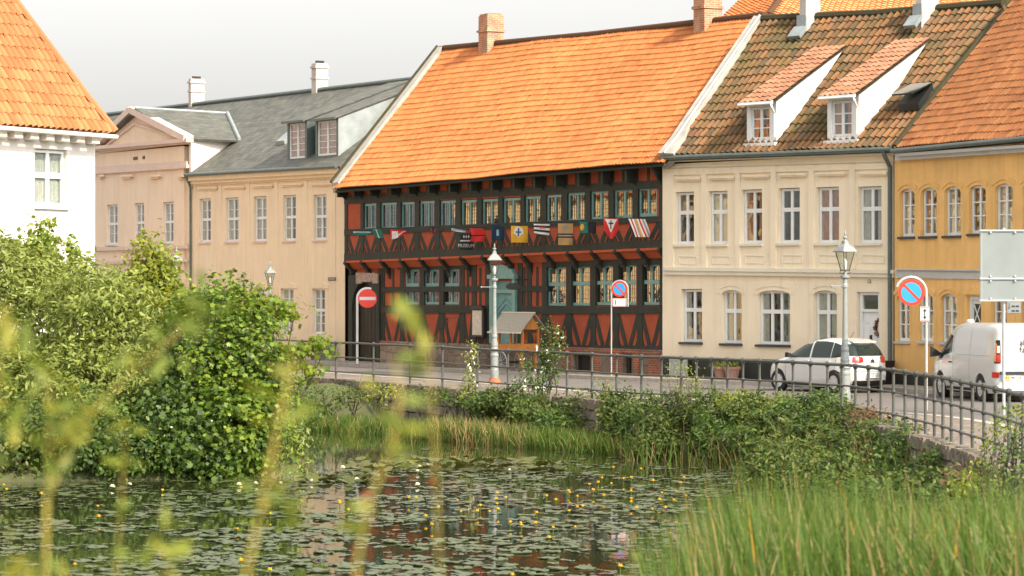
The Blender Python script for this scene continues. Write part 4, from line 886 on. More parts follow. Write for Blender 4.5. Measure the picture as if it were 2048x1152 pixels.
flag(1116,1146,447,490,lambda a,c:1 if .46<c<.52 or .60<c<.66 else (2 if abs(a-.5)<.2 and abs(c-.24)<.10 and c<.24+.12*(1-abs(a-.5)*5) else 0),'tan flag crossed by two dark stripes with a small grey emblem',nx=18,nz=30,m_list=[fT,fN,fGy])
flag(1160,1192,444,466,lambda a,c:1 if a<.28 and .2<c<.8 and abs(a-.14)+abs(c-.5)*.3<.16 else (0 if a<.5 else 2),'dark green and black flag with a pale emblem at its edge',nx=18,nz=14,m_list=[fG,fY,fK])
def redf(a,c):
    if (abs(a-.5)<.05 and .10<c<.52) or (abs(c-.24)<.035 and abs(a-.5)<.17): return 2
    return 1 if abs(a-.5)<.42*(1-(c-.02)/.68) and c>.02 else 0
flag(1207,1237,437,477,redf,'red pointed flag with a black cross in a white triangle',nx=24,nz=28,m_list=[fR,fW,fK],shape=lambda a,c:(a+(.55-a)*(.12*c if c<.6 else .07+(c-.6)*1.9*.9),c))
flag(1257,1290,438,474,lambda a,c:[0,1,0,2,3,0,1,0,2,0][min(9,int(a*10))],'white flag with slanting red, grey and yellow stripes, rightmost of the row',nx=20,nz=12,m_list=[fW,fR,fGy,fY],shape=lambda a,c:(a+.42*c,c))
# ================================================================ peach town house with pedimented bay
H=House('peach_town_house','long peach and pink plastered house with a triangular pediment and grey slate roof','house',190,135.5,690,115.5)
R=H.root; PL=H.len
ub=H.L(373,400,0).x         # where the pink bay ends
eLz=H.L(373,350,-.3); eRz=H.L(676,333,-.3)
pw=[(403.5,425.4,398,484),(456,481,396,483),(512,537,393.6,482),(571,596,391,481),(631.7,657,390,479.5)]
plw=[(400,421,577,662),(456,478,577,664),(511,533,577,666),(566,591,577,667.5),(629.5,654,577,668)]
bw=[(218,239,410,489),(273,292,407,487),(330,351,405,486)]
blw=[(234,257,552,640)]
r1=[H.rect(*q,.10) for q in pw+plw+blw]; r2=[H.rect(*q,-.02) for q in bw]
g=.015
b=MB(); zw=H.L(530,352,0).z
wall_with_holes(b,ub,PL,.0,zw,[(a-g,c+g,d-g,e+g) for a,c,d,e in r1[:10]],0,.22); b.build('wall',M['peach'],R)
zb=H.L(280,300,-.12).z
b=MB(); wall_with_holes(b,-9,ub,0,zb,[(a-g,c+g,d-g,e+g) for a,c,d,e in r1[10:]+r2],-.12,.3)
b.box(ub-.30,ub-.002,-.118,6,zw-.3,zb+1.0) if False else None
b.box(ub-.25,ub-.001,-.119,.4,0,zb-.01); b.build('bay_wall',M['pink'],R)
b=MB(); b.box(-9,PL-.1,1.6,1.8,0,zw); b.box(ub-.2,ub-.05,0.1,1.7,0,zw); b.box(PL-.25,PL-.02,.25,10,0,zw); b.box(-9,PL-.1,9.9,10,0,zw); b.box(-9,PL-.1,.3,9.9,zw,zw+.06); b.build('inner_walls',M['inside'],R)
for i,q in enumerate(r1):
    window(R,*q,.10,cols=2,rows=(.25,.5,.75) if i<5 else (.2,.4,.8),transom=.52 if i<10 else None,sub=1,fw=.07,mull=.09,curtain=(M['curtain'],.30+.09*(i%3)),sill=.16 if i<5 else None,slm=M['pinktrim'])
for i,q in enumerate(r2): window(R,*q,-.02,cols=2,rows=(.25,.5,.75),transom=.52,fw=.07,mull=.09,curtain=(M['curtain'],.4),sill=.22,slm=M['pinktrim'])
# mouldings
b=MB(); S=H.strip
S(b,373,676,352,362,335,346,-.28,-.0); S(b,373,676,362,369,346,353,-.16,.0); S(b,373,676,369,373,353,357,-.06,.0)
for (xl,xr,yt,yb) in pw:
    S(b,xl-9,xr+7,yt-24,yt-20,yt-25,yt-21,-.12,0); S(b,xl-9,xr+7,yt-20,yt-17,yt-21,yt-18,-.06,0)
for k,x in enumerate((389,441,496,553,612,668)):
    u=H.L(x,500,0).x; b.box(u-.16,u+.16,-.035,0,H.L(x,486,0).z-1.2 if False else H.L(x,690,0).z,H.L(x,372-(x-380)*.05,0).z)
b.build('cornice_and_lintels',M['peach'],R)
b=MB()
for (xl,xr,yt,yb) in plw: 
    b=MB(); a=H.L(xl-4,yt,0); c=H.L(xr+4,yt,0); b.prism([(a.x,a.z),(a.x,a.z+.14),((a.x+c.x)/2,a.z+.26),(c.x,a.z+.14),(c.x,a.z)],-.03,.0); b.build('window_arch',M['peach'],R)
b=MB()
S(b,150,373,344,351,329,336,-.26,-.12); S(b,150,373,336,344,322,329,-.20,-.12)
S(b,150,372,503,511,495,503,-.24,-.12) if False else None
S(b,150,373,495,503,490,497,-.24,-.12); S(b,150,373,523,530,518,524,-.22,-.12)
S(b,150,373,295,302,277,284,-.44,-.12); S(b,150,373,302,306,284,288,-.30,-.12)
b.build('bay_bands',M['pinktrim'],R)
b=MB()
for x0,x1 in ((196,205),(240,262),(297,318),(353,366)):
    S(b,x0,x1,350,354,349,353,-.30,-.12); S(b,x0+2,x1-2,354,359,353,357,-.22,-.12)
b.build('bay_brackets',M['pink'],R)
mtx=axes(H.L(267,318,-.13),(1,0,0),(0,0,1),(0,-1,0)); mtx=axes(H.L(271,317.5,-.135),(1,0,0),(0,0,1),(0,-1,0)); text_mesh('ITFE',.21,mtx@Matrix.Scale(1.2,4,(1,0,0)),'lettering',M['text'],R,.01); text_mesh('18',.21,axes(H.L(287,315.5,-.135),(1,0,0),(0,0,1),(0,-1,0))@Matrix.Scale(1.3,4,(1,0,0)),'lettering',M['text'],R,.01)
text_mesh('TIN',.24,axes(H.L(253,515,-.135),(1,0,0),(0,0,1),(0,-1,0)),'lettering',M['pinktrim'],R,.01)
# pediment
ap=H.L(270,219,-.15); bl=H.L(197,296,-.15); br_=H.L(372,276,-.15); 
b=MB(); b.prism([(bl.x-.1,bl.z-.25),(br_.x,br_.z-.25),(ap.x,ap.z-.05)],-.12,.2); b.build('pediment',M['pink'],R)
b=MB(); b.bar(bl.x-.4,bl.z-.05,ap.x,ap.z-.02,.28,-.46,.0); b.bar(ap.x,ap.z-.02,br_.x+.4,br_.z-.05,.28,-.462,.0)
il=bl.lerp(ap,.14); ir=br_.lerp(ap,.14); b.bar(bl.x+.8,bl.z+.05,ap.x,ap.z-.62,.10,-.2,-.1); b.bar(ap.x,ap.z-.62,br_.x-.8,br_.z+.05,.10,-.202,-.1)
b.build('pediment_mouldings',M['pinktrim'],R)
# main slate roof
ridL=H.L(170,236,4.9); ridR=H.L(846,158,5.1)
eL2=Vector((-9,-.3,eLz.z+.3)); rd=(ridR-ridL).normalized(); ridL2=ridL-rd*9
MR=(eLz,eRz,ridL)
eA=eLz+(eLz-eRz).normalized()*12
roofq=[eA,eRz+Vector((.1,0,0)),ridR,ridL2]
sl_=(ridL.z-eLz.z)/(ridL.y-eLz.y); fr_=(ridR-ridL2); 
def on_ridge(x): return ridL2+fr_*((x-ridL2.x)/fr_.x)
mainroof=flat_roof_slope('slate_roof',M['slate'],R,[eLz,eRz+Vector((.1,0,0)),ridR,on_ridge(eLz.x)],.12)
f_=.12; lo0=eA.lerp(ridL2,f_); lo1=eLz.lerp(on_ridge(eLz.x),f_); flat_roof_slope('slate_roof_left',M['slate'],R,[lo0,lo1,on_ridge(eLz.x),ridL2],.12)
flat_roof_slope('rear_roof',M['slate'],R,[Vector((eRz.x,10.3,eRz.z)),Vector((eA.x,10.3,eA.z)),ridL2,ridR],.12)
pl3=(roofq[0],roofq[1],roofq[2])
b=MB(); b.tube([ridL2+Vector((0,0,.06)),ridR+Vector((0,0,.06))],.09,8); b.build('ridge',M['zinc'],R)
b=MB(); b.tube([eLz+Vector((0,-.08,.0)),eRz+Vector((0,-.08,0))],.075,8); b.build('gutter',M['zinc'],R)
# pediment roof: ridge back to the main slope
rb=H.hit(455,228,pl3); eb=H.hit(479,281,pl3); ee=H.L(371,277,-.40); apx=H.L(270,217,-.46)
flat_roof_slope('bay_roof',M['slate'],R,[ee,eb,rb,apx],.08)
el2=bl+Vector((-.3,-.2,0)); dxx=apx.x-ee.x; eb2=Vector((2*rb.x-eb.x,eb.y,eb.z)); flat_roof_slope('bay_roof_left',M['slate'],R,[Vector((2*apx.x-ee.x,ee.y,ee.z)),apx,rb,Vector((2*rb.x-eb.x,eb.y,eb.z))],.08)
b=MB(); b.tube([apx+Vector((0,0,.03)),rb+Vector((0,0,.03))],.07,6); b.build('bay_ridge',M['zincpale'],R)
b=MB(); v0=rb+Vector((0,0,.05)); v1=eb+Vector((0,0,.05)); b.tube([v0,v1],.09,6); b.build('valley_flashing',M['zincpale'],R)
# pale side wall of the bay above the lower eaves
fb=eLz.copy(); b=MB(); x_=ee.x-.05
side=[(x_,-.12,zw-.2),(x_,-.12,ee.z-.02),(x_,eb.y,ee.z-.02),(x_,eb.y-.0,eb.z-.25)]
b.add([(x_,-.12,zw-.3),(x_,-.12,ee.z-.06),(x_,eb.y+.3,eb.z-.06),(x_-.2,-.12,zw-.3),(x_-.2,-.12,ee.z-.06),(x_-.2,eb.y+.3,eb.z-.06)],[(0,1,2),(5,4,3),(0,3,4,1),(1,4,5,2),(2,5,3,0)]); b.build('bay_side_wall',M['white_wall'],R)
b=MB(); b.tube([H.L(372,352,-.36),H.L(374,358,-.3),H.L(381,375,-.14),H.L(381,400,-.10),H.L(381,720,-.10)],.05,8); b.build('downpipe',M['zinc'],R)
# chimneys
chim2(H,R,377,382,408,157,222,4.85,ridL.z-.6,M['chimwhite'],topband=[(.12,.09,.05),(.55,.07,.04)])
chim2(H,R,623,632,656,126,190,4.9,ridL.z-.4,M['chimwhite'],topband=[(.12,.09,.05),(.6,.07,.04)])
# dormers with long shed roofs
def shed_dormer(H,R,fx0,fx1,yt,yb,yfr,back_r,back_l,pl3,roofm,wallm,win_kw,off=None,cheek=None,tiled=False,eave_over=.18,name='dormer'):
    q0,q1=Vector(pl3[0]),Vector(pl3[2]); sl=(q1.z-q0.z)/(q1.y-q0.y)
    # front plane position: bottom of the front meets the roof
    off=.0
    for k in range(200):
        p=H.L((fx0+fx1)/2,yb,off); e=Vector(pl3[0]).lerp(Vector(pl3[1]),(p.x-pl3[0][0])/(pl3[1][0]-pl3[0][0]))
        if e.z+(off-e.y)*sl>=p.z-.02: break
        off+=.02
    u0,u1,z0,z1=H.rect(fx0,fx1,yt,yb,off)
    D=thing(name,None,None); D.parent=R; 
    if 'category' in D: del D['category']
    b=MB(); wr=win_kw.pop('inset',(.12,.12,.12,.1)); h=(u0+wr[0],u1-wr[1],z0+wr[2],z1-wr[3])
    wall_with_holes(b,u0,u1,z0-.1,z1,[h],off,.15); b.build('dormer_front',win_kw.pop('front',M['paint_white']),D)
    mb_=MB(); mb_.box(u0+.05,u1-.05,off+.9,off+1.0,z0-.1,z1-.1); mb_.build('inner_wall',M['inside'],D)
    window(D,h[0]+.01,h[1]-.01,h[2]+.01,h[3]-.01,off+.05,**win_kw)
    rb_=H.hit(back_r[0],back_r[1],pl3); lb_=H.hit(back_l[0],back_l[1],pl3)
    rb_.x=max(rb_.x,u1-.1); rb_.x=min(rb_.x,u1+.5); lb_.x=u0-.1; lb_.y=rb_.y; lb_.z=rb_.z
    F0=Vector((u0-.12,off-eave_over,z1+.02)); F1=Vector((u1+.12,off-eave_over,z1+.02)); rb2=Vector((u1+.1,rb_.y,rb_.z+.06)); lb2=Vector((u0-.1,lb_.y,lb_.z+.06))
    if tiled: tiled_roof('dormer_roof',roofm,D,F0,F1,lb2,rb2,tw=.22,th=.30,amp=.028,step=.03,sag=.01); flat_roof_slope('dormer_boards',M['timber'],D,[F0-Vector((0,0,.05)),F1-Vector((0,0,.05)),rb2-Vector((0,0,.05)),lb2-Vector((0,0,.05))],.03)
    else: flat_roof_slope('dormer_roof',roofm,D,[F0,F1,rb2,lb2],.05)
    yb_=rb_.y
    def ch(u,t): 
        b=MB(); a=[(u,off+.002,z0-.3),(u,off+.002,z1-.0),(u,yb_,rb_.z+.0)]; b.add(a+[(u+t,p[1],p[2]) for p in a],[(0,1,2),(5,4,3),(0,3,4,1),(1,4,5,2),(2,5,3,0)]); return b
    ch(u1-.03,.06).build('cheek',cheek or wallm,D); ch(u0-.03,.06).build('cheek',wallm,D)
    f=MB(); f.band(u0-.14,z1-.06,z1+.03,u1+.14,z1-.06,z1+.03,off-eave_over-.04,off-eave_over+.01); f.build('fascia',wallm if not tiled else M['paint_white'],D)
    return D,off,(u0,u1,z0,z1)
kw=dict(cols=2,rows=(.2,.4,.6,.8),fw=.06,mull=.09,sub=1,curtain=(M['warmcurtain'],.5),front=M['zinc'],inset=(.10,.14,.06,.06))
shed_dormer(H,R,575,613,243,320,238,(760,170),(740,176),pl3,M['slate'],M['zinc'],dict(kw))
shed_dormer(H,R,631.6,676,238,314,231,(812,165),(790,170),pl3,M['slate'],M['zinc'],dict(kw),cheek=M['zincpale'])
# small roof light
p=H.hit(571,283,pl3); b=MB(); n=Vector((0,-.7,.7)); b.hexa([p+Vector((-.35,-.2,-.15)),p+Vector((.35,-.2,-.15)),p+Vector((.35,.35,.30)),p+Vector((-.35,.35,.30)),p+Vector((-.35,-.27,.02)),p+Vector((.35,-.27,.02)),p+Vector((.35,.28,.45)),p+Vector((-.35,.28,.45))]); b.build('roof_light',M['zincpale'],R)

# street sign plate on peach wall
p=H.L(664,558,-.03); t=thing('street_name_plate','small dark street name plate on the peach wall beside the museum corner','sign',H.root.matrix_basis@p,H.rz); b=MB(); b.box(-.30,.30,-.02,.0,-.06,.06); b.build('plate',M['text'],t)
b=MB(); b.box(-.27,.27,-.024,-.021,-.015,.015); b.build('lettering',M['signwhite'],t)
p=H.L(647,700,-.45); t=thing('utility_cabinet','low grey-green utility cabinet on the pavement against the peach house','cabinet',H.root.matrix_basis@Vector((p.x,-.45,.1)),H.rz); b=MB(); b.box(-.45,.45,-.15,.2,0,.60); b.box(-.48,.48,-.18,.23,.60,.66); b.build('body',M['boxgrey'],t); b=MB(); b.box(-.42,-.01,-.165,-.151,.04,.56); b.box(.01,.42,-.165,-.151,.04,.56); b.build('door',M['zinc'],t)

# ================================================================ cream house
H=House('cream_house','cream plastered two-storey house with mossy tiled roof and two white dormers, right of the museum','house',1325,94.3,1787,86.7)
R=H.root; CL=H.len
up=[(1357,1393,385,488.5),(1423,1460,383,488),(1489.5,1529,380,487),(1563.5,1604.5,377,486),(1639,1683,375,486),(1722.5,1768,374,486)]
lo_=[(1369,1410,579,684),(1450,1489.5,580.7,686.6),(1522,1586,581.6,689),(1634,1679.5,581.6,692)]
ru=[H.rect(*q,.12) for q in up]; rl_=[H.rect(*q,.14) for q in lo_]; dr=H.rect(1722,1765,584,762,.16); dr=(dr[0],dr[1],.30,dr[3])
zc=H.L(1550,318,0).z; b=MB()
wall_with_holes(b,0,CL,.0,zc,[(a-g,c+g,d-g,e+g) for a,c,d,e in ru+rl_]+[(dr[0]-.02,dr[1]+.02,.25,dr[3])],0,.25)
b.build('wall',M['cream'],R)
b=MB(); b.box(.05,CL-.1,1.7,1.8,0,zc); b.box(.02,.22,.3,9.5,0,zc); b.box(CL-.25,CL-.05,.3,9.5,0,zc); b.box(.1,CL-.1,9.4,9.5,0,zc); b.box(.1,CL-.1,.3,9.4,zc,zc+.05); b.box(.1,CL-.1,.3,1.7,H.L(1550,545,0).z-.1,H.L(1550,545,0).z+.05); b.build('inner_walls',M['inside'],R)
cs=[None,(M['curtain'],.45),(M['warmcurtain'],.30),(M['inside'],.1),(M['warmcurtain'],.5),(M['curtain'],.3)]
for i,q in enumerate(ru): window(R,*q,.12,cols=2,rows=(),transom=.62,fw=.075,mull=.10,curtain=cs[i],sill=.20,slm=M['creamtrim'])
cl=[(M['curtain'],.2),(M['curtain'],.25),(M['curtain'],.16),(M['curtain'],.4)]
for i,q in enumerate(rl_): window(R,*q,.14,cols=3 if i==2 else 2,rows=(),transom=.62,fw=.075,mull=.10,curtain=cl[i],sill=.22,slm=M['slatesill'])
b=MB(); S=H.strip
S(b,1325,1787,312,318,297,303,-.34,-.0); S(b,1325,1787,318,324,303,309,-.22,.0); S(b,1325,1787,333,336,320,323,-.05,.0)
S(b,1325,1787,534,541,540,547,-.15,0); S(b,1325,1787,541,549,547,555,-.10,0)
b.build('cornice',M['creamtrim'],R)
b=MB()   # flat pilasters between sunk window panels
ps=[1327,1349,1402,1413,1470,1480,1541,1552,1617,1628,1698,1711,1781]
xs=[(1327,1346),(1402,1412),(1470,1479),(1541,1551),(1617,1627),(1698,1709),(1779,1786)]
for a_,c_ in xs: S(b,a_,c_,338-(a_-1325)*.028,534+(a_-1325)*.012,338-(c_-1325)*.028,534+(c_-1325)*.012,-.06,0)
S(b,1325,1786,339,351,326,337,-.058,0)
b.build('pilasters',M['cream'],R)
b=MB()
for (xl,xr,yt,yb) in up: S(b,xl-6,xr+5,yt-30,yt-26,yt-30.5,yt-26.5,-.14,0); S(b,xl-6,xr+5,yt-26,yt-23,yt-26.5,yt-23.5,-.10,0)
b.build('lintels',M['cream'],R)
for (xl,xr,yt,yb) in up:
    b=MB()
    for (ya,yc) in ((yb+23,yb+25),(yb+38,yb+40)): S(b,xl,xr,ya,yc,ya+1,yc+1,-.02,0)
    for xx in (xl,xr-1.5): S(b,xx,xx+1.5,yb+25,yb+38,yb+25,yb+38,-.021,0)
    b.build('apron_panel',M['creamtrim'],R)
b=MB()
for (xl,xr,yt,yb),r in zip(lo_[1:],rl_[1:]):
    a,c,z=r[0]-.03,r[1]+.03,r[3]; n=8; pts=[(a-.14,z-.10),(a-.14,z+.22)]+[(a-.14+(c-a+.28)*k/n,z+.22+.10*math.sin(PI*k/n)) for k in range(1,n)]+[(c+.14,z+.22),(c+.14,z-.10),(c,z-.10),(c,z+.05)]+[(c-(c-a)*k/n,z+.05+.09*math.sin(PI*k/n)) for k in range(1,n)]+[(a,z+.05),(a,z-.10)]
    b=MB(); b.prism(pts,-.02,.0); spandrels(b,r[0],r[1],r[3]+.012,.13,y1=.135); b.build('window_arch',M['cream'],R)
b=MB(); 
for a_,c_ in ((1325.5,1722),(1765,1786)):
    A_=H.L(a_,740,0).x; C_=H.L(c_,740,0).x; b.box(max(0,A_),C_,-.04,.02,0.05,.72)
b.build('plinth',M['plinth'],R)
# door with fanlight
b=MB(); a,c,z0,z1=dr; b.box(a,a+.12,.10,.2,.3,z1); b.box(c-.12,c,.10,.2,.3,z1); b.box(a+.12,c-.12,.10,.2,z1-.09,z1); b.box(a+.12,c-.12,.10,.2,z1-.58,z1-.5); b.build('door_frame',M['paint_white'],R)
b=MB(); b.box(a+.12,c-.12,.15,.155,z1-.5,z1-.09); b.build('fanlight',M['glass'],R)
b=MB(); b.box(a+.12,c-.12,.16,.20,.3,z1-.58); 
for k in (0,1):
    x0=a+.16+k*((c-a)/2-.10); x1=x0+(c-a)/2-.22
    for zz0,zz1 in ((.45,1.0),(1.1,1.75),(1.85,z1-.7)): b.box(x0,x1,.145,.16,zz0,zz1)
dd=b.build('door',M['paint_white'],R); h_=MB(); h_.box((a+c)/2-.03,(a+c)/2+.03,.10,.145,1.25,1.5); h_.build('handle',M['black'],dd)
b=MB(); b.box(a-.1,c+.1,-.5,.2,.0,.28); b.build('doorstep',M['kerb'],R)
pt=H.L(1752.5,654,-.0); wz=thing('door_wreath','round autumn wreath of orange and dark leaves hanging on the white front door','wreath',H.root.matrix_basis@Vector((pt.x+.08,.12,pt.z)),H.rz)
rs=np.random.default_rng(4); th_=rs.uniform(0,2*PI,420); rr2=.21+rs.normal(0,.028,420); P=np.stack([rr2*np.cos(th_),rs.normal(0,.02,420),rr2*1.1*np.sin(th_)],-1); O=np.stack([np.cos(th_),-np.ones(420),np.sin(th_)],-1)
leaf_cloud('leaves',P,O,.07,'oval',leaf_mat('wreath_leaves',[(.10,.06,.03),(.35,.12,.03),(.5,.28,.06),(.06,.05,.03)],.1),wz,rs)
b=MB(); b.tube([(.21*math.cos(k*PI/12),.0,.23*math.sin(k*PI/12)) for k in range(25)],.025,6,caps=False); b.build('ring',M['bark'],wz)
hn=H.L(1739,563,-.02); text_mesh('12',.16,axes(hn+Vector((0,-.02,0)),(1,0,0),(0,0,1),(0,-1,0)),'house_number',M['text'],R)
# roof
eL=H.L(1332,312,-.30); eR=H.L(1790,294,-.30); rL=H.L(1521,40,4.15); rR=H.L(2008,8,4.6)
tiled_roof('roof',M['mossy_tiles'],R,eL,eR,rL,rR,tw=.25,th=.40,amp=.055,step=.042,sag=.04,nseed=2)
flat_roof_slope('roof_boards',M['timber'],R,[eL-Vector((0,0,.12)),eR-Vector((0,0,.12)),rR-Vector((0,0,.12)),rL-Vector((0,0,.12))],.05)
flat_roof_slope('rear_roof',M['mossy_tiles'],R,[Vector((eR.x,9.8,eR.z)),Vector((eL.x,9.6,eL.z)),rL,rR],.12)
b=MB(); b.tube([rL+Vector((0,0,.02)),(rL+rR)/2+Vector((0,0,-.05)),rR+Vector((0,0,.02))],.15,8); b.build('ridge_tiles',M['mossy_tiles'],R)
gg=MB(); gg.add([(.03,.1,eL.z-.1),(.03,9.3,eL.z-.1),(.03,4.2,rL.z-.1),(.3,.1,eL.z-.1),(.3,9.3,eL.z-.1),(.3,4.2,rL.z-.1)],[(0,1,2),(5,4,3),(0,2,5,3),(1,4,5,2)]); gg.build('gable_wall',M['cream'],R)
b=MB(); pts=[(eL+Vector((-.06,-.05,-.05)),.55),(eL.lerp(rL,.10)+Vector((.02,0,.0)),.42),(eL.lerp(rL,.22)+Vector((.0,0,0)),.26),(eL.lerp(rL,.5)+Vector((-.02,0,0)),.20),(rL+Vector((-.05,0,0)),.17)]
n=Vector((0,-.68,.73))
for (p,w0),(q,w1) in zip(pts[:-1],pts[1:]):
    e=Vector((1,0,0)); b.hexa([p-e*.12-n*.5,p+e*w0-n*.1,q+e*w1-n*.1,q-e*.12-n*.5,p-e*.12+n*.20,p+e*w0+n*.15,q+e*w1+n*.15,q-e*.12+n*.20])
b.build('gable_verge',M['verge'],R)
b=MB(); b.tube([p+Vector((.15,0,0))+n*.19 for p,_ in pts],.05,6); b.build('verge_flashing',M['zincpale'],R)
b=MB(); b.tube([eL+Vector((-.1,-.08,-.06)),eR+Vector((0,-.08,-.06))],.075,8); b.build('gutter',M['zinc'],R)
pl3=(eL,eR,rL)
kw=dict(cols=2,rows=(.33,.66),fw=.06,mull=.10,bar=.035,curtain=(M['warmcurtain'],.3),inset=(.14,.24,.10,.12))
D1=shed_dormer(H,R,1495,1551,206,286,203,(1647,97),(1588,104),pl3,M['dormer_tiles'],M['paint_white'],dict(kw),cheek=M['white_wall'],tiled=True,eave_over=.25)
D2=shed_dormer(H,R,1656,1716,193,280,190,(1817,82),(1764,90),pl3,M['dormer_tiles'],M['paint_white'],dict(kw),cheek=M['white_wall'],tiled=True,eave_over=.25)
for D,off,(u0,u1,z0,z1) in (D1,D2):
    b=MB(); b.tube([(u0-.1,off-.3,z1-.05),(u1+.1,off-.3,z1-.05),(u1+.12,off-.28,z1-.15),(u1+.02,off-.06,z1-.35),(u1+.02,off-.06,z0+.15)],.035,6); b.build('gutter',M['paint_white'],D)
    b=MB(); b.box(u0-.08,u1+.08,off-.12,off+.02,z0-.10,z0-.0); b.build('sill',M['paint_white'],D)
for x0,x1,x2,yt,xf in ((1599,1612,1640,-25,0),(1831,1843,1877,-30,0)):
    o,u0,u1,y0_,y1_,z1=chim2(H,R,x0,x1,x2,yt,20,3.75,rL.z-1.0,M['chimwhite'])
    b=MB(); zf=rL.z-.65; b.box(u0-.06,u1+.06,3.68,3.745,zf+.25,zf+.62); s_=(rL.z-eL.z)/(rL.y-eL.y)
    b.hexa([(u0-.15,3.42,zf-.14),(u1+.10,3.42,zf-.14),(u1+.10,3.72,zf+.18),(u0-.15,3.72,zf+.18),(u0-.15,3.34,zf-.06),(u1+.10,3.34,zf-.06),(u1+.10,3.65,zf+.27),(u0-.15,3.65,zf+.27)]); b.build('lead_flashing',M['lead'],R)
p=H.hit(1833,200,pl3); b=MB(); b.hexa([p+Vector(q) for q in ((-.4,-.3,-.32),(.4,-.3,-.32),(.4,.3,.30),(-.4,.3,.30),(-.4,-.36,-.12),(.4,-.36,-.12),(.4,.24,.46),(-.4,.24,.46))]); sko=b.build('roof_window',M['black'],R)
b=MB(); b.hexa([p+Vector(q) for q in ((-.4,-.62,.12),(.4,-.62,.12),(.4,.24,.47),(-.4,.24,.47),(-.4,-.64,.16),(.4,-.64,.16),(.4,.22,.51),(-.4,.22,.51))]); b.build('open_sash',M['carglass'],sko)
b=MB(); b.tube([(CL-.02,-.40,eR.z-.1),(CL-.02,-.35,eR.z-.25),(CL-.03,-.12,eR.z-.55),(CL-.03,-.12,.15)],.065,8); b.build('downpipe',M['zinc'],R)
CH=H
# things on the pavement along the cream house
for i,(px,lb_) in enumerate(((1443,'left terracotta flower pot of the pair against the cream wall'),(1464,'right terracotta flower pot of the pair against the cream wall'))):
    p=H.L(px,745,-.55); t=thing('flower_pot',lb_,'flower pot',H.root.matrix_basis@Vector((p.x,-.55,.105)),H.rz,'flower pots on the pavement')
    b=MB(); b.lathe([(.17,0),(.24,.30),(.27,.30),(.28,.38),(.25,.38),(.23,.33)],16); b.build('pot',M['terracotta'],t,smooth=False)
    rs=np.random.default_rng(20+i); P=rs.normal(0,1,(160,3))*np.array([.12,.12,.05])+np.array([0,0,.42]); leaf_cloud('plant',P,P-np.array([0,0,.3]),.07,'oval',M['limeleaf'],t,rs)
    b=MB(); b.lathe([(.22,.30),(.23,.34)],14); b.build('soil',M['soil'],t)
p=H.L(1354,740,-.4); t=thing('grey_cabinet','grey box standing by the left corner of the cream house','cabinet',H.root.matrix_basis@Vector((p.x,-.35,.105)),H.rz); b=MB(); b.box(-.28,.28,-.12,.14,0,.58); b.box(-.30,.30,-.14,.16,.58,.63); b.build('body',M['galv'],t); b=MB(); b.box(-.25,.25,-.13,-.121,.04,.54); b.build('door',M['zincpale'],t)
p=H.L(1782,745,-.7); t=thing('waste_bin','black bin against the downpipe between the cream and yellow houses','bin',H.root.matrix_basis@Vector((CL+.02,-.55,.105)),H.rz); b=MB(); b.hexa([(-.22,-.2,0),(.22,-.2,0),(.22,.2,0),(-.22,.2,0),(-.27,-.25,.62),(.27,-.25,.62),(.27,.25,.62),(-.27,.25,.62)]); b.build('body',M['black'],t); b=MB(); b.box(-.30,.30,-.28,.28,.62,.68); b.build('lid',M['black'],t)

# ================================================================ yellow house
H=House('yellow_house','ochre yellow plastered house with red tiled roof and narrow arched windows at the right edge','house',1788,86.55,2048,80.2)
R=H.root; YL=H.L(2048,400,0).x+5.5; YH=H
up=[(1806,1834.7,378,473),(1848,1879,376,472),(1895,1927,373.6,471),(1944.5,1977,371,467),(1996,2031,368,465),(2052,2088,365,463)]
lw=[(1799,1825,588,682),(1843,1872,588,682),(1887.6,1919.6,588,684),(1990,2020,588,688),(2048,2078,588,690)]
ru=[H.rect(*q,.10) for q in up]; rl_=[H.rect(*q,.10) for q in lw]; dr=H.rect(1943,1971,592,770,.14); dr=(dr[0],dr[1],.30,dr[3])
zc=H.L(1900,302,0).z; b=MB(); wall_with_holes(b,0.03,YL,0,zc,[(a-g,c+g,d-g,e+g) for a,c,d,e in ru+rl_]+[dr],0,.25); b.build('wall',M['yellow'],R)
b=MB(); b.box(.2,YL-.1,1.7,1.8,0,zc); b.box(YL-.2,YL-.02,.3,9,0,zc); b.box(.1,YL-.1,8.9,9,0,zc); b.box(.1,YL-.1,.3,8.9,zc,zc+.05); b.box(.2,YL-.1,.3,1.7,2.9,3.1); b.build('inner_walls',M['inside'],R)
for i,q in enumerate(ru): window(R,*q,.10,cols=2,rows=(.35,.67),fw=.07,mull=.08,bar=.035,curtain=[(M['curtain'],.25),(M['warmcurtain'],.2),(M['curtain'],.3),None,(M['curtain'],.4),None][i],sill=.17,slm=M['slatesill'])
for i,q in enumerate(rl_): window(R,*q,.10,cols=2,rows=(.33,.66),fw=.07,mull=.08,bar=.035,curtain=[None,(M['curtain'],.35),(M['curtain'],.4),None,None][i],sill=.17,slm=M['trimgrey'])
b=MB()
for r in ru+rl_:
    b=MB(); a,c,z=r[0]-.05,r[1]+.05,r[3]; n=8; b.prism([(a-.09,z-.02),(a-.09,z+.07)]+[(a-.09+(c-a+.18)*k/n,z+.07+.13*math.sin(PI*k/n)) for k in range(1,n)]+[(c+.09,z+.07),(c+.09,z-.02),(c,z-.02)]+[(c-(c-a)*k/n,z-.0+.12*math.sin(PI*k/n)) for k in range(1,n)]+[(a,z-.02)],-.025,.0); spandrels(b,r[0],r[1],r[3]+.012,.16); b.build('window_arch',M['yellow'],R)
b=MB(); S=H.strip; S(b,1790,2110,307,313,285,291,-.34,0); S(b,1790,2110,313,321,291,300,-.20,0); S(b,1790,2110,537,540,541,544,-.12,0); S(b,1790,2110,540,556,544,560,-.05,0); b.build('cornice_band',M['trimgrey'],R)
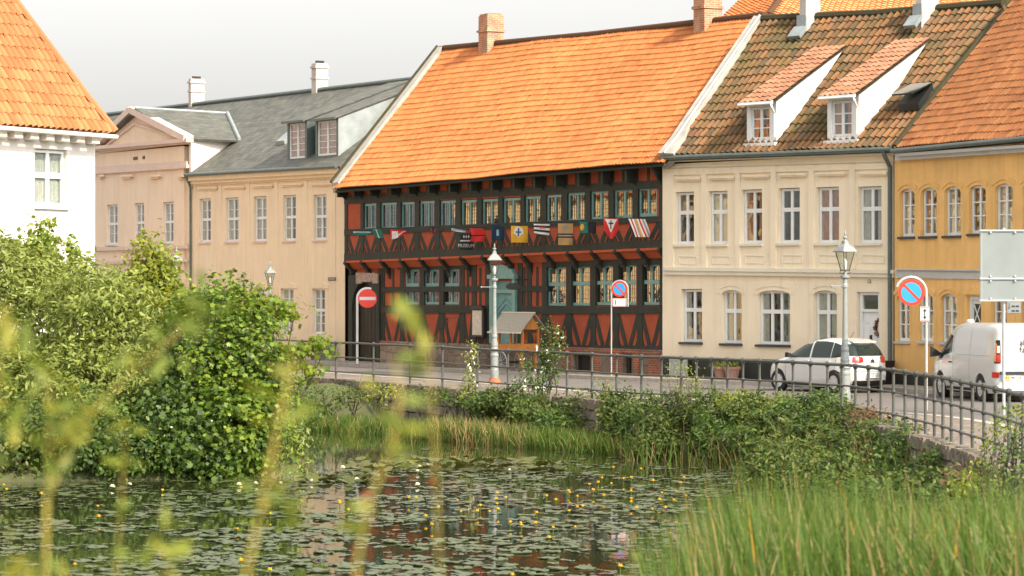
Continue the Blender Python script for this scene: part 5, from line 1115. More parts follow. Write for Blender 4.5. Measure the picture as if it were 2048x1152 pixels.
a,c,z0,z1=dr; b=MB(); b.box(a,a+.1,.08,.18,.3,z1); b.box(c-.1,c,.08,.18,.3,z1); b.box(a+.1,c-.1,.08,.18,z1-.1,z1); b.build('door_frame',M['paint_white'],R)
b=MB(); b.box(a+.1,c-.1,.13,.17,.3,z1-.1); 
for k in range(7): b.box(a+.16,c-.16,.118,.13,.5+.2*k,.66+.2*k)
dd=b.build('door',M['paint_white'],R); b=MB(); b.box((a+c)/2-.18,(a+c)/2+.18,.112,.117,z1-.75,z1-.22); b.build('window',M['carglass'],dd)
b=MB(); b.bar((a+c)/2-.16,z1-.74,(a+c)/2+.16,z1-.24,.035,.098,.110); b.bar((a+c)/2+.16,z1-.74,(a+c)/2-.16,z1-.24,.035,.095,.111); b.build('cross_bars',M['paint_white'],dd)
b=MB(); b.prism([(a-.14,z1+.04),(c+.14,z1+.04),(c+.14,z1+.11),((a+c)/2,z1+.26),(a-.14,z1+.11)],-.06,.0); b.build('door_hood',M['yellow'],R)
b=MB(); b.box(.03,YL,-.03,.02,.05,.40); b.build('plinth',M['plinth'],R)
eL=H.L(1789,300,-.30); eR=Vector((YL,-.3,H.L(2048,279,-.3).z+.1)); rL=H.L(2028,-8,5.2); rR=Vector((YL,5.2,rL.z+.1))
eL.z=H.L(1790,298,-.3).z
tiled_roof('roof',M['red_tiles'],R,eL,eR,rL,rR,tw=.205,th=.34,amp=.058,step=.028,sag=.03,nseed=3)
flat_roof_slope('roof_boards',M['timber'],R,[eL-Vector((0,0,.12)),eR-Vector((0,0,.12)),rR-Vector((0,0,.12)),rL-Vector((0,0,.12))],.05)
flat_roof_slope('rear_roof',M['red_tiles'],R,[Vector((YL,10,eR.z)),Vector((0,10,eL.z)),rL,rR],.12)
b=MB(); b.tube([eL+Vector((0,-.08,-.06)),eR+Vector((0,-.08,-.06))],.07,8); b.build('gutter',M['zinc'],R)
b=MB(); b.tube([eL+Vector((.02,0,.06)),rL+Vector((.02,0,.08))],.10,6); b.build('verge_tiles',M['mossy_tiles'],R)
b=MB(); b.add([(.05,.1,eL.z-.1),(.05,9.8,eL.z-.1),(max(.1,rL.x),5.2,rL.z-.2),(.3,.1,eL.z-.1),(.3,9.8,eL.z-.1),(max(.35,rL.x+.2),5.2,rL.z-.2)],[(0,1,2),(5,4,3),(0,2,5,3),(1,4,5,2)]); b.build('gable_wall',M['yellow'],R)
b=MB(); b.tube([(YL-.1,-.12,.1),(YL-.1,-.12,eR.z-.3)],.06,6); b.build('downpipe',M['zinc'],R)

# ================================================================ house behind with pale orange roof
t=thing('house_behind','tall house behind the cream roof, only its bright orange roof showing above the ridge','house',(0,0,0))
def Wp(x,y,D): return W(x,y,D)
A_=Wp(1425,56,110); B_=Wp(1538,32,108); T0=Wp(1610,-70,116); Bx=Wp(2010,16,100); T1=Wp(1990,-90,110)
tiled_roof('hip_slope',M['orange_tiles'],t,A_,B_,T0-Vector((1.2,-2,0)),T0,tw=.23,th=.34,sag=.01)
tiled_roof('main_slope',M['orange_pale'],t,B_,Bx,T0,T1,tw=.25,th=.36,amp=.02,sag=.02)
b=MB(); b.tube([B_,T0],.16,8); b.build('hip_tiles',M['red_tiles'],t)
b=MB(); z=6.0; b.add([(A_.x,A_.y,0),(B_.x,B_.y,0),(Bx.x,Bx.y,0),(Bx.x+3,Bx.y+9,0),(A_.x+2,A_.y+9,0),(A_.x,A_.y,A_.z-.05),(B_.x,B_.y,B_.z-.05),(Bx.x,Bx.y,Bx.z-.05),(Bx.x+3,Bx.y+9,Bx.z-.05),(A_.x+2,A_.y+9,A_.z-.05)],[(0,1,6,5),(1,2,7,6),(2,3,8,7),(3,4,9,8),(4,0,5,9)]); b.build('wall',M['cream'],t)
b=MB(); b.slab([Vector((Bx.x+3,Bx.y+9,Bx.z)),Vector((A_.x+2,A_.y+9,A_.z)),T0,T1],.1); b.build('rear_roof',M['orange_soft'],t)
cc=W(1926,-2,104); b=MB(); b.box(cc.x-.4,cc.x+.4,cc.y,cc.y+.6,cc.z-.6,cc.z+1.2); b.build('chimney',M['redbrick'],t)

# ================================================================ white building on the left
H=House('white_building','bright white building with hipped orange tiled roof at the left edge of the picture','house',-160,74.2,190,80.0)
R=H.root; WL=H.len
wq=H.rect(64,127,300,413,.10); zc=H.L(100,268,0).z
b=MB(); wall_with_holes(b,-2,WL,-.8,zc,[(wq[0]-g,wq[1]+g,wq[2]-g,wq[3]+g)],0,.25); b.build('wall',M['white_wall'],R)
b=MB(); b.box(-2,WL-.02,.9,1.0,0,zc); b.box(WL-.3,WL-.003,.01,12,-.8,zc); b.box(-2,WL-.1,11.8,12,0,zc); b.box(-2,-1.8,.3,12,0,zc); b.box(-1.9,WL-.1,.3,11.9,zc,zc+.05); b.build('side_walls',M['white_wall'],R)
window(R,*wq,.10,cols=2,rows=(),transom=.55,fw=.08,mull=.12,bar=.03,curtain=(M['paint_white'],.5),sill=.18,slm=M['white_wall'])
b=MB(); H.strip(b,-160,186,240,248,263,270,-.30,0); H.strip(b,-160,186,250,254,271,275,-.12,0)
for k in range(16):
    u=WL-.25-k*.62; 
    if u>-1.5: b.box(u-.16,u+.16,-.24,0,zc-.20-.0,zc+.02)
b.build('cornice',M['white_wall'],R)
e0=H.L(-160,228,-.5); e1=H.L(230,267,-.5); e1=Vector((WL+.24,-.5,H.L(210,265,-.5).z)); e0=Vector((-2,-.5,e1.z+.05))
s_=1.62; dep=6.5; rz_=e1.z+dep*s_
rr0=Vector((-2,dep-.5,rz_)); rr1=Vector((WL+.24,dep-.5,rz_))
tw_=(e1.x-e0.x)
hipend=4.3
tiled_roof('roof',M['orange_soft'],R,e0,e1,rr0,rr1,tw=.24,th=.36,amp=.05,step=.03,sag=.02,keep=lambda u,v:(u*tw_<tw_-(hipend*v**.92+.0)),nseed=4)
hp=[]
for k in range(13):
    v=k/12; hp.append(Vector((e1.x-hipend*v**.92,-.5+dep*v,e1.z+dep*s_*v+.05)))
b=MB(); b.tube(hp,.10,7); b.build('hip_tiles',M['orange_soft'],R)
b=MB()   # hip end slope
bk=Vector((WL+.24,12.5,e1.z))
for p,q in zip(hp[:-1],hp[1:]):
    p2=Vector((p.x,12.0-p.y,p.z)); q2=Vector((q.x,12.0-q.y,q.z)); b.slab([p,p2,q2,q],.06)
b.build('hip_end_roof',M['orange_soft'],R)
b=MB(); b.slab([Vector((e1.x,12.5,e1.z)),Vector((-2,12.5,e1.z)),rr0,hp[-1]],.08); b.build('rear_roof',M['orange_soft'],R)
b=MB(); b.tube([e0+Vector((0,-.05,-.1)),e1+Vector((0,-.05,-.1))],.06,7); b.build('gutter',M['white_wall'],R)

# ================================================================ sunlit house across the side street (seen mirrored in the old panes)
t=thing('sunlit_house','sunlit yellow house across the side street, seen mirrored in the museum panes','house',(-26,95,0),math.atan2(29,0))
b=MB(); hs_=[(2+i*2.6,3.1+i*2.6,z,z+1.7) for i in range(10) for z in (1.2,4.4)]; wall_with_holes(b,0,28,0,7.2,hs_,0,.3); b.build('wall',mat('sunlit_plaster',(.78,.55,.28),.9,.1,1),t)
b=MB(); b.box(0,28,.3,.5,0,7); b.box(0,28,7.8,8,0,7); b.build('inner_walls',M['inside'],t)
for h in hs_: window(t,h[0],h[1],h[2],h[3],.12,cols=2,rows=(.33,.66))
flat_roof_slope('roof',M['orange_soft'],t,[Vector((-.3,-.4,7.1)),Vector((28.3,-.4,7.1)),Vector((28.3,4,11.5)),Vector((-.3,4,11.5))],.15); flat_roof_slope('rear_roof',M['orange_soft'],t,[Vector((28.3,8.4,7.1)),Vector((-.3,8.4,7.1)),Vector((-.3,4,11.5)),Vector((28.3,4,11.5))],.15)
# ================================================================ street lamps
def make_lamp(loc,label,rz=0.3,s=1.0):
    t=thing('street_lamp',label,'street lamp',loc,rz,'old style lanterns along the street'); t.scale=(s,s,s)
    b=MB(); b.lathe([(.19,0),(.19,.03),(.165,.10),(.165,.14)],20); b.build('base_ring',M['rust'],t)
    b=MB(); b.lathe([(.135,.14),(.135,.40),(.120,.44),(.120,.80),(.135,.83),(.135,.88),(.115,.92),(.125,.97),(.145,1.0),(.125,1.05),(.105,1.12),(.115,1.18),(.105,1.25),(.085,1.38),(.100,1.45),(.085,1.52),(.080,1.60),(.066,1.75),(.060,2.4),(.056,2.95),(.075,2.98),(.075,3.04),(.055,3.08),(.052,3.18),(.11,3.22),(.11,3.27),(.05,3.30),(.045,3.36)],20)
    b.build('post',M['lamppaint'],t,smooth=False)
    b=MB(); b.tube([(-.42,0,3.01),(0,0,3.01)],.014,6); b.lathe([(.02,-.44),(.03,-.42),(.02,-.39)],8,(0,0,3.01),axis='x'); b.build('ladder_bar',M['lamppaint'],t)
    b=MB(); zt,zb=3.86,3.40
    for k in range(4):
        a=PI/4+k*PI/2; b.tube([(.105*math.cos(a),.105*math.sin(a),zb),(.235*math.cos(a),.235*math.sin(a),zt)],.013,5)
        a2=a+PI/2; b.tube([(.235*math.cos(a),.235*math.sin(a),zt),(.235*math.cos(a2),.235*math.sin(a2),zt)],.014,5); b.tube([(.105*math.cos(a),.105*math.sin(a),zb),(.105*math.cos(a2),.105*math.sin(a2),zb)],.013,5)
        b.tube([(.11*math.cos(a),.11*math.sin(a),zb),(.13*math.cos(a),.13*math.sin(a),zb-.06),(.05*math.cos(a),.05*math.sin(a),zb-.09)],.011,5)
    b.build('lantern_frame',M['lampdark'],t)
    b=MB(); b.lathe([(.100,zb+.005),(.228,zt-.005)],4,phase=PI/4); b.build('lantern_glass',M['lampglass'],t)
    b=MB(); b.lathe([(.03,3.42),(.045,3.50),(.05,3.60),(.02,3.68)],10); b.build('lamp_bulb',M['paint_white'],t)
    b=MB(); b.lathe([(.30,3.85),(.305,3.87),(.20,3.98),(.10,4.05),(.085,4.07),(.085,4.12),(.05,4.14)],4,phase=PI/4); b.build('lantern_roof',M['lamppaint'],t)
    b=MB(); b.lathe([(.04,4.13),(.03,4.17),(.06,4.20),(.06,4.22),(.02,4.26),(.03,4.30),(.004,4.40)],10); b.build('finial',M['lamppaint'],t)
    return t
p=W(989,765,91.3); L0=make_lamp((p.x,p.y,0),'tall pale lantern post standing in front of the museum door beside the bird-house cart',.1,.965)
def lamp_at(px,D,s,label,rz=.3):
    c=copy_tree(L0); q=W(px,700,D); c.location=(q.x,q.y,0); c.scale=(s,s,s); c.rotation_euler=(0,0,rz); c['label']=label; return c
lamp_at(1690,71.5,.965,'lantern post nearest the white hatchback, largest of the street lamps',.55)
lamp_at(540,116,.90,'lantern post in front of the peach house, between the leafy branches and the museum',.4)
lamp_at(353,104,.99,'lantern post half hidden by the young maple, leftmost of the street lamps',.2)

# ================================================================ road signs
def disc(b,r,y0,y1,c,n=32,mi=0): b.lathe([(r,y0),(r,y1)],n,c,mi,axis='y')
def road_sign(pole_px,cx_px,cy,D,rad,zbase,kind,label,hoop,turn=0,pr=.03,plate=None,hw=.035):
    c=W(cx_px,cy,D); p=W(pole_px,700,D); t=thing('road_sign',label,'road sign',(c.x,c.y,0),turn); dx=(p.x-c.x); z=c.z
    b=MB(); R_=rad+hw
    sx=-1 if dx<0 else 1
    pts=[(sx*R_ if abs(dx)<R_*1.3 else dx,0.03,zbase),(sx*R_,0.03,z)]
    n=14
    for k in range(1,n+1):
        a=PI*k/n*hoop; pts.append((sx*R_*math.cos(a),.03,z+R_*math.sin(a)))
    if hoop>=1 and plate: pts.append((-sx*R_,.03,plate[1]))
    b.tube(pts,pr,8); b.build('pole',M['galv'] if kind!='entry' else M['signwhite'],t)
    if kind=='entry':
        b=MB(); disc(b,rad,-.012,.012,(0,0,z)); b.build('plate',M['signred'],t)
        b=MB(); b.box(-rad*.86,rad*.86,-.018,-.0125,z-rad*.17,z+rad*.17); b.build('white_bar',M['signwhite'],t)
    else:
        b=MB(); disc(b,rad,-.010,.012,(0,0,z)); b.build('plate',M['signred'],t)
        b=MB(); disc(b,rad*.76,-.014,-.0102,(0,0,z)); b.build('blue_disc',M['signblue'],t)
        b=MB(); l=rad*.76; b.bar(-l*.72,z+l*.72,l*.72,z-l*.72,rad*.20,-.018,-.0142); b.build('diagonal_bar',M['signred'],t)
    if plate:
        x0,zb_,x1,zt_=plate; q=MB(); q.box(x0,x1,-.010,.010,zb_,zt_); po=q.build('sub_plate',M['signwhite'],t)
        q=MB(); e=.012; q.box(x0+e,x1-e,-.013,-.0102,zb_+e,zb_+e+.012); q.box(x0+e,x1-e,-.013,-.0102,zt_-e-.012,zt_-e); q.box(x0+e,x0+e+.012,-.0132,-.0102,zb_+e,zt_-e); q.box(x1-e-.012,x1-e,-.0132,-.0102,zb_+e,zt_-e); q.build('red_border',M['signred'],po)
    return t,z
road_sign(716.5,735,597,110.5,.345,0,'entry','round red no-entry sign with a white bar in front of the dark museum gate',.62,turn=.1,pr=.045,hw=.03)
t,z=road_sign(1222,1239,578,93.5,.245,-.0,'park','small round no-parking sign in an arched frame before the museum windows',1.0,turn=-.25,pr=.022,plate=(-.22,2.30,.22,2.56),hw=.02)
b=MB(); b.box(-.14,-.115,-.014,-.0102,2.36,2.50); b.build('arrow',M['text'],t)
t,z=road_sign(1847,1822.5,585,70,.31,0,'park','large round no-parking sign with an arrow plate below it, left of the white van',.88,turn=.05,pr=.033,hw=.05)
b=MB(); x0,x1,zb_,zt_=.21,.42,z-.67,z-.33; b.box(x0,x1,-.02,.0,zb_,zt_); po=b.build('sub_plate',M['signwhite'],t)
b=MB(); xm=(x0+x1)/2; b.box(xm-.012,xm+.012,-.026,-.0205,zb_+.07,zt_-.07); b.prism([(xm-.045,zt_-.11),(xm+.045,zt_-.11),(xm,zt_-.04)],-.027,-.0205); b.prism([(xm-.045,zb_+.11),(xm+.045,zb_+.11),(xm,zb_+.04)],-.027,-.0205); b.build('arrow',M['text'],po)
b=MB(); e=.012; b.box(x0+e,x1-e,-.024,-.0202,zb_+e,zb_+e+.012); b.box(x0+e,x1-e,-.024,-.0202,zt_-e-.012,zt_-e); b.build('red_border',M['signred'],po)
# big sign seen from behind
D=66; a=W(1960,460,D); c=W(2152,602,D); m_=W(2000,557,D); t=thing('direction_sign','large pale grey sign seen from behind, standing in front of the white van','road sign',(a.x,a.y,0),0)
Wd=c.x-a.x; b=MB(); b.box(0,Wd,0,.02,m_.z+.01,a.z); b.build('upper_panel',M['signgrey'],t); b=MB(); b.box(0,Wd,.001,.021,c.z,m_.z-.015); b.build('lower_panel',M['signgrey'],t)
for zz in (a.z-.01,m_.z-.002,c.z+.012,a.z-.06):
    b=MB(); b.box(-.01,Wd+.01,-.035,-.001,zz-.018,zz+.018) if zz!=a.z-.06 else b.box(.03,.045,-.012,-.001,c.z+.03,a.z-.03); b.build('rail',M['galv'],t)
for px in (2008.5,2112):
    q=W(px,0,D); b=MB(); b.tube([(q.x-a.x,.065,0),(q.x-a.x,.065,a.z+.05)],.036,10); b.build('pole',M['galv'],t)
for px in (1981,2030,2085):
    for zz in (a.z-.05,m_.z-.05,m_.z+.05,c.z+.05):
        q=W(px,0,D); b=MB(); b.lathe([(.022,-.05),(.026,-.02),(.03,-.001)],8,(q.x-a.x,0,zz),axis='y'); b.build('bolt',M['galv'],t)
D=65.5; q0=W(2013,603,D); q1=W(2043,628,D); t2=thing('small_sign_plate','small pale plate with an arrow, on the post below the large grey sign','sign',(q0.x,q0.y,0),0)
b=MB(); b.box(0,q1.x-q0.x,0,.02,q1.z,q0.z); b.build('plate',M['rust'] if False else mat('plate_border',(.2,.1,.07),.6),t2); w_=q1.x-q0.x; b=MB(); b.box(.015,w_-.015,-.006,-.0005,q1.z+.02,q0.z-.012); b.build('face',M['signgrey'],t2)
b=MB(); b.box(.05,.062,-.012,-.0065,q1.z+.12,q0.z-.03); b.prism([(.035,q1.z+.14),(.077,q1.z+.14),(.056,q1.z+.10)],-.012,-.0065)
for k in range(2):
    for j in range(2): b.box(.11+.09*j,.18+.09*j,-.012,-.0065,q1.z+.05+.10*k,q1.z+.085+.10*k)
b.build('marks',M['text'],t2)

# ================================================================ bird-house shaped cart
def museum_local(px,py,off): return MH.root.matrix_basis@MH.L(px,py,off)
q=W(1037,740,100.6); t=thing('market_cart','small orange wooden cart with a grey gabled roof and spoked wheels by the museum steps','cart',(q.x,q.y,0),MUSRZ+.12)
b=MB(); hx,hy=.72,.36; b.box(-hx,hx,-hy,hy,.78,.84); b.box(-hx,hx,-hy,-hy+.03,.842,1.02); b.box(-hx,hx,hy-.03,hy,.842,1.02); b.box(-hx,-hx+.03,-hy+.03,hy-.03,.843,1.021); b.box(hx-.03,hx,-hy+.03,hy-.03,.843,1.021); b.build('tray',M['wood'],t)
for sx in (-1,0,1):
    for sy in (-1,1):
        b=MB(); b.box(sx*(hx-.05)-.035,sx*(hx-.05)+.035,sy*(hy-.04)-.035,sy*(hy-.04)+.035,1.022,1.56); b.build('post',M['wood'],t)
b=MB(); b.add([(hx-.01,-hy,1.5),(hx-.01,hy,1.5),(hx-.01,0,1.98),(hx+.02,-hy,1.5),(hx+.02,hy,1.5),(hx+.02,0,1.98)],[(0,1,2),(5,4,3),(0,3,4,1),(1,4,5,2),(2,5,3,0)]); b.add([(-hx-.02,-hy,1.5),(-hx-.02,hy,1.5),(-hx-.02,0,1.98),(-hx+.01,-hy,1.5),(-hx+.01,hy,1.5),(-hx+.01,0,1.98)],[(0,1,2),(5,4,3),(0,3,4,1),(1,4,5,2),(2,5,3,0)]); b.build('gable_board',M['wood'],t)
for sy in (-1,1):
    b=MB(); b.slab([(-hx-.2,sy*(hy+.24),1.40),(hx+.2,sy*(hy+.24),1.40),(hx+.2,0,2.05),(-hx-.2,0,2.05)] if sy<0 else [(hx+.2,hy+.24,1.40),(-hx-.2,hy+.24,1.40),(-hx-.2,-.0,2.05),(hx+.2,-.0,2.05)],.03); b.build('roof',M['greywood'],t)
b=MB(); b.tube([(-hx-.22,0,2.06),(hx+.22,0,2.06)],.025,6); b.box(-hx-.22,hx+.22,-hy-.27,-hy-.20,1.37,1.42); b.build('edge_board',M['palewood'],t)
for sx,sy in ((-.45,-1),(-.45,1)):
    wv=MB(); wv.tube([(sx+.36*math.cos(k*PI/14),sy*(hy+.06),.39+.36*math.sin(k*PI/14)) for k in range(29)],.022,6,caps=False); wh=wv.build('wheel',M['galv'],t)
    wv=MB(); 
    for k in range(6): a=k*PI/6; wv.tube([(sx-.35*math.cos(a),sy*(hy+.06),.39-.35*math.sin(a)),(sx+.35*math.cos(a),sy*(hy+.06),.39+.35*math.sin(a))],.010,5)
    wv.build('spokes',M['galv'],wh)
b=MB(); b.box(-.48,-.42,-hy-.08,hy+.08,.36,.42); b.build('axle',M['black'],t)
for sy in (-1,1):
    b=MB(); b.box(hx-.16,hx-.09,sy*(hy-.08)-.035,sy*(hy-.08)+.035,0,.78); b.build('leg',M['wood'],t); b=MB(); b.bar(hx-.14,.45,hx-.42,.78,.05,sy*(hy-.08)-.02,sy*(hy-.08)+.02); b.build('brace',M['wood'],t)

# ================================================================ vehicles
class Body:
    def __init__(s,levels,L=None):
        z=[l[0] for l in levels]; s.z=np.array(z); s.t=[np.array([l[i] for l in levels],float) for i in range(1,5)]
    def at(s,z):
        e=.035; v=[]
        for q in s.t: v.append(float(np.mean(np.interp([z-e,z-e/2,z,z+e/2,z+e],s.z,q))))
        return v
    def p(s,th,z,k=1.0,add=0.0):
        xf,xr,w,n=s.at(z); cx=(xf+xr)/2; a=(xf-xr)/2; c,q=math.cos(th),math.sin(th)
        x=cx+(a+add)*math.copysign(abs(c)**(2/n),c); y=(w+add)*math.copysign(abs(q)**(2/n),q); return (x,y,z)
    def th_x(s,x,z,side=1):
        xf,xr,w,n=s.at(z); cx=(xf+xr)/2; a=(xf-xr)/2; r=max(-.9999,min(.9999,(x-cx)/a)); c=math.copysign(abs(r)**(n/2),r); return side*math.acos(c)
    def th_y(s,y,z,front=False):
        xf,xr,w,n=s.at(z); r=max(-.9999,min(.9999,y/w)); q=math.copysign(abs(r)**(n/2),r); a=math.asin(q); return a if front else PI-a
    def shell(s,name,m,parent,nz=44,nt=96,cut=None):
        b=MB(); zs=np.linspace(s.z[0],s.z[-1],nz)
        for z in zs:
            for k in range(nt): 
                # even spacing along the outline
                u=2*PI*(k+.5)/nt; b.v.append(s.p(u,float(z)))
        for i in range(nz-1):
            for k in range(nt): b.f.append((i*nt+k,i*nt+(k+1)%nt,(i+1)*nt+(k+1)%nt,(i+1)*nt+k)); b.m.append(0)
        b.f.append(tuple(range(nt))[::-1]); b.f.append(tuple((nz-1)*nt+k for k in range(nt))); b.m+=[0,0]
        o=b.build(name,m,None)
        if cut:
            for (x,y0,y1,z,r) in cut:
                c=MB(); c.lathe([(r,y0),(r,y1)],36,(x,0,z),axis='y'); co_=c.build('wheel_arch_cutter',m,None)
                md=o.modifiers.new('arch','BOOLEAN'); md.object=co_; md.operation='DIFFERENCE'; md.solver='EXACT'
                bpy.context.view_layer.update(); me=bpy.data.meshes.new_from_object(o.evaluated_get(bpy.context.evaluated_depsgraph_get()))
                o.modifiers.clear(); o.data=me; bpy.data.objects.remove(co_)
        o.data.polygons.foreach_set('use_smooth',[True]*len(o.data.polygons))
        try: o.data.set_sharp_from_angle(angle=math.radians(40))
        except Exception: pass
        o.parent=parent; return o
    def patch(s,name,m,parent,fn,nu=20,nv=6,add=.006):
        """fn(u,v) -> (theta,z); a skin slightly proud of the body"""
        b=MB()
        for i in range(nu+1):
            for j in range(nv+1): th,z=fn(i/nu,j/nv); b.v.append(s.p(th,z,add=add))
        for i in range(nu):
            for j in range(nv): o=i*(nv+1)+j; b.f.append((o,o+nv+1,o+nv+2,o+1)); b.m.append(0)
        n0=len(b.v)
        for i in range(nu+1):
            for j in range(nv+1): th,z=fn(i/nu,j/nv); b.v.append(s.p(th,z,add=add-.012))
        f0=list(b.f); b.f += [tuple(k+n0 for k in f[::-1]) for f in f0]; b.m += [0]*len(f0)
        o=b.build(name,m,parent,fix=False); o.data.polygons.foreach_set('use_smooth',[True]*len(o.data.polygons)); return o
def make_wheel(parent,x,y,r,side,turn=0,spokes=8,wd=.20):
    b=MB(); b.lathe([(r*.62,-wd/2),(r*.93,-wd/2),(r,-wd/2+.03),(r,wd/2-.03),(r*.93,wd/2),(r*.62,wd/2),(r*.60,wd/2-.03)],36,axis='y'); w_=b.build('wheel',M['tyre'],parent,smooth=False)
    w_.location=(x,y,r); w_.rotation_euler=(0,0,turn)
    q=MB(); f=side*(wd/2-.02); q.lathe([(r*.60,f-.01),(r*.64,f+.015*side),(r*.56,f+.012*side),(r*.56,f-.03*side)],32,axis='y')
    for k in range(spokes):
        a=2*PI*k/spokes+.2; ca,sa=math.cos(a),math.sin(a); wa=.030*r/.3; wb=.045*r/.3
        pts=[]
        for (rr_,ww) in ((r*.12,wa),(r*.60,wb)):
            pts += [(rr_*ca-ww*sa,f+.012*side,rr_*sa+ww*ca),(rr_*ca+ww*sa,f+.012*side,rr_*sa-ww*ca)]
        q.add(pts+[(p[0],f-.012*side,p[2]) for p in pts],[(0,1,3,2),(4,6,7,5),(0,2,6,4),(1,5,7,3)])
    q.lathe([(r*.16,f-.01*side),(r*.16,f+.018*side),(r*.1,f+.024*side)],16,axis='y'); q.build('rim',M['alloy'],w_)
    d=MB(); d.lathe([(r*.60,f-.055*side),(r*.60,f-.045*side)],24,axis='y'); d.build('brake_backing',M['black'],w_)
    return w_
# --- hatchback
B=Body([(.16,1.70,-1.70,.74,5),(.22,1.88,-1.86,.80,5),(.34,1.95,-1.95,.845,4.6),(.52,1.97,-1.98,.86,4.4),(.68,1.94,-1.965,.868,4.2),(.80,1.84,-1.95,.866,4),(.88,1.66,-1.94,.858,4),(.95,1.38,-1.925,.846,4),(1.0,1.10,-1.90,.832,4),(1.10,.93,-1.83,.80,4),(1.22,.70,-1.74,.755,4),(1.34,.42,-1.62,.705,3.8),(1.43,.12,-1.50,.655,3.6),(1.49,-.15,-1.36,.58,3.2),(1.52,-.42,-1.12,.42,3),(1.527,-.55,-.98,.28,3)])
hd=Vector((-.6,.8)); car=thing('hatchback_car','small white hatchback parked facing away in front of the cream house door','car',(8.76,83.3,0),math.atan2(.8,-.6)); car.scale=(.92,.96,.98)
B.shell('body',M['carwhite'],car,cut=[(1.25,.52,1.2,.30,.345),(-1.21,.52,1.2,.30,.345),(1.25,-1.2,-.52,.30,.345),(-1.21,-1.2,-.52,.30,.345)])
for x in (1.25,-1.21):
    for s_ in (1,-1): 
        make_wheel(car,x,s_*.755,.305,s_,turn=.12 if x>0 else 0)
    b=MB(); b.box(x-.33,x+.33,-.53,.53,.12,.60); b.build('wheel_well',M['black'],car)
def top(x): return float(np.interp(x,[-1.62,-1.52,-1.35,-1.1,-.7,-.2,.1,.35,.62,.86],[1.03,1.20,1.335,1.40,1.435,1.43,1.395,1.31,1.17,1.035]))
def bot(x): return float(np.interp(x,[-1.62,-1.2,.86],[1.03,.985,.965]))
for s_ in (1,-1):
    for nm,x0,x1 in (('front_side_window',-.16,.84),('rear_side_window',-1.05,-.23),('quarter_window',-1.60,-1.08)):
        B.patch(nm,M['carglass'],car,lambda u,v,x0=x0,x1=x1,s_=s_:((lambda x,z:(B.th_x(x,z,s_),z))(x0+(x1-x0)*u,bot(x0+(x1-x0)*u)+(top(x0+(x1-x0)*u)-bot(x0+(x1-x0)*u))*v)),20,8)
    for x in (.90,-.20,-1.12):
        zz=(.30,.95) if x>-1 else (.62,.96)
        B.patch('door_seam',M['black'],car,lambda u,v,x=x,s_=s_,zz=zz:((lambda z:(B.th_x(x+.006*(u*2-1)-(.25*(z-.3) if x<-1 else 0),z,s_),z))(zz[0]+(zz[1]-zz[0])*v)),1,12,add=.0015)
    for x in (-.06,-.98):
        b=MB(); xf,xr,w_,n_=B.at(.88); b.box(x-.09,x+.09,s_*(w_-.015),s_*(w_+.03),.865,.895) if s_>0 else b.box(x-.09,x+.09,-w_-.03,-w_+.015,.865,.895); b.build('door_handle',M['carwhite'],car)
    b=MB(); b.hexa([(.60,s_*.80,.98),(.72,s_*.80,.98),(.76,s_*1.0,.97),(.62,s_*1.0,.97),(.60,s_*.80,1.05),(.70,s_*.80,1.05),(.74,s_*1.0,1.11),(.62,s_*1.0,1.11)]); b.build('door_mirror',M['carwhite'] if s_<0 else M['black'],car)
    # tail lamp wraps round the corner
    B.patch('tail_lamp',M['redlamp'],car,lambda u,v,s_=s_:(s_*(PI-(.16+.42*u)) if True else 0,.87+.13*v+.03*math.sin(u*PI)*(1 if v>.5 else -1)),16,6,add=.012)
    B.patch('reversing_lamp',M['clearlamp'],car,lambda u,v,s_=s_:(s_*(PI-(.30+.24*u)),.79+.06*v),8,3,add=.010)
    B.patch('headlamp',M['clearlamp'],car,lambda u,v,s_=s_:(s_*(.35+.45*u),.72+.10*v),10,4,add=.006)
    B.patch('sill_trim',M['black'],car,lambda u,v,s_=s_:(B.th_x(-.85+1.75*u,.19+.05*v,s_),.19+.05*v),14,2,add=.004)
B.patch('rear_window',M['carglass'],car,lambda u,v:(B.th_y(-.66+.09*v+(1.32-.18*v)*u,1.035+.33*v),1.035+.33*v+.0),20,8)
B.patch('windscreen',M['carglass'],car,lambda u,v:(B.th_y(-.70+.12*v+(1.40-.24*v)*u,1.03+.36*v,True),1.03+.36*v),20,8)
B.patch('rear_bumper',M['black'],car,lambda u,v:(PI-.55+1.10*u,.19+.16*v),24,4,add=.012)
B.patch('boot_seam',M['black'],car,lambda u,v:(B.th_y(-.62+1.24*u,.60+.012*v),.60+.012*v),20,1,add=.002)
xf,xr,w_,n_=B.at(.50); b=MB(); b.box(xr-.030,xr-.012,-.27,.27,.42,.54); pl_=b.build('number_plate',M['signwhite'],car)
b=MB(); b.box(xr-.034,xr-.0305,.14,.265,.43,.53); b.build('green_field',mat('plate_green',(.02,.25,.16),.6),pl_); b=MB(); b.box(xr-.033,xr-.0305,-.27,.27,.54,.552); b.box(xr-.033,xr-.0305,-.27,.27,.408,.42); b.build('plate_frame',M['text'],pl_)
text_mesh('17 601',.115,axes((xr-.034,-.07,.48),(0,-1,0),(0,0,1),(-1,0,0)),'lettering',M['text'],pl_,.002)
xr=B.at(.86)[1]; b=MB()
for dz in (0,.05):
    for s_ in (-1,1):
        b.add([(xr-.02,s_*.0,.87+dz),(xr-.02,s_*.0,.90+dz),(xr-.02,s_*.07,.855+dz),(xr-.02,s_*.07,.825+dz),(xr-.0,s_*.0,.87+dz),(xr-.0,s_*.0,.90+dz),(xr-.0,s_*.07,.855+dz),(xr-.0,s_*.07,.825+dz)],[(0,1,2,3),(7,6,5,4),(0,4,5,1),(1,5,6,2),(2,6,7,3),(3,7,4,0)])
b.build('emblem',M['black'],car)
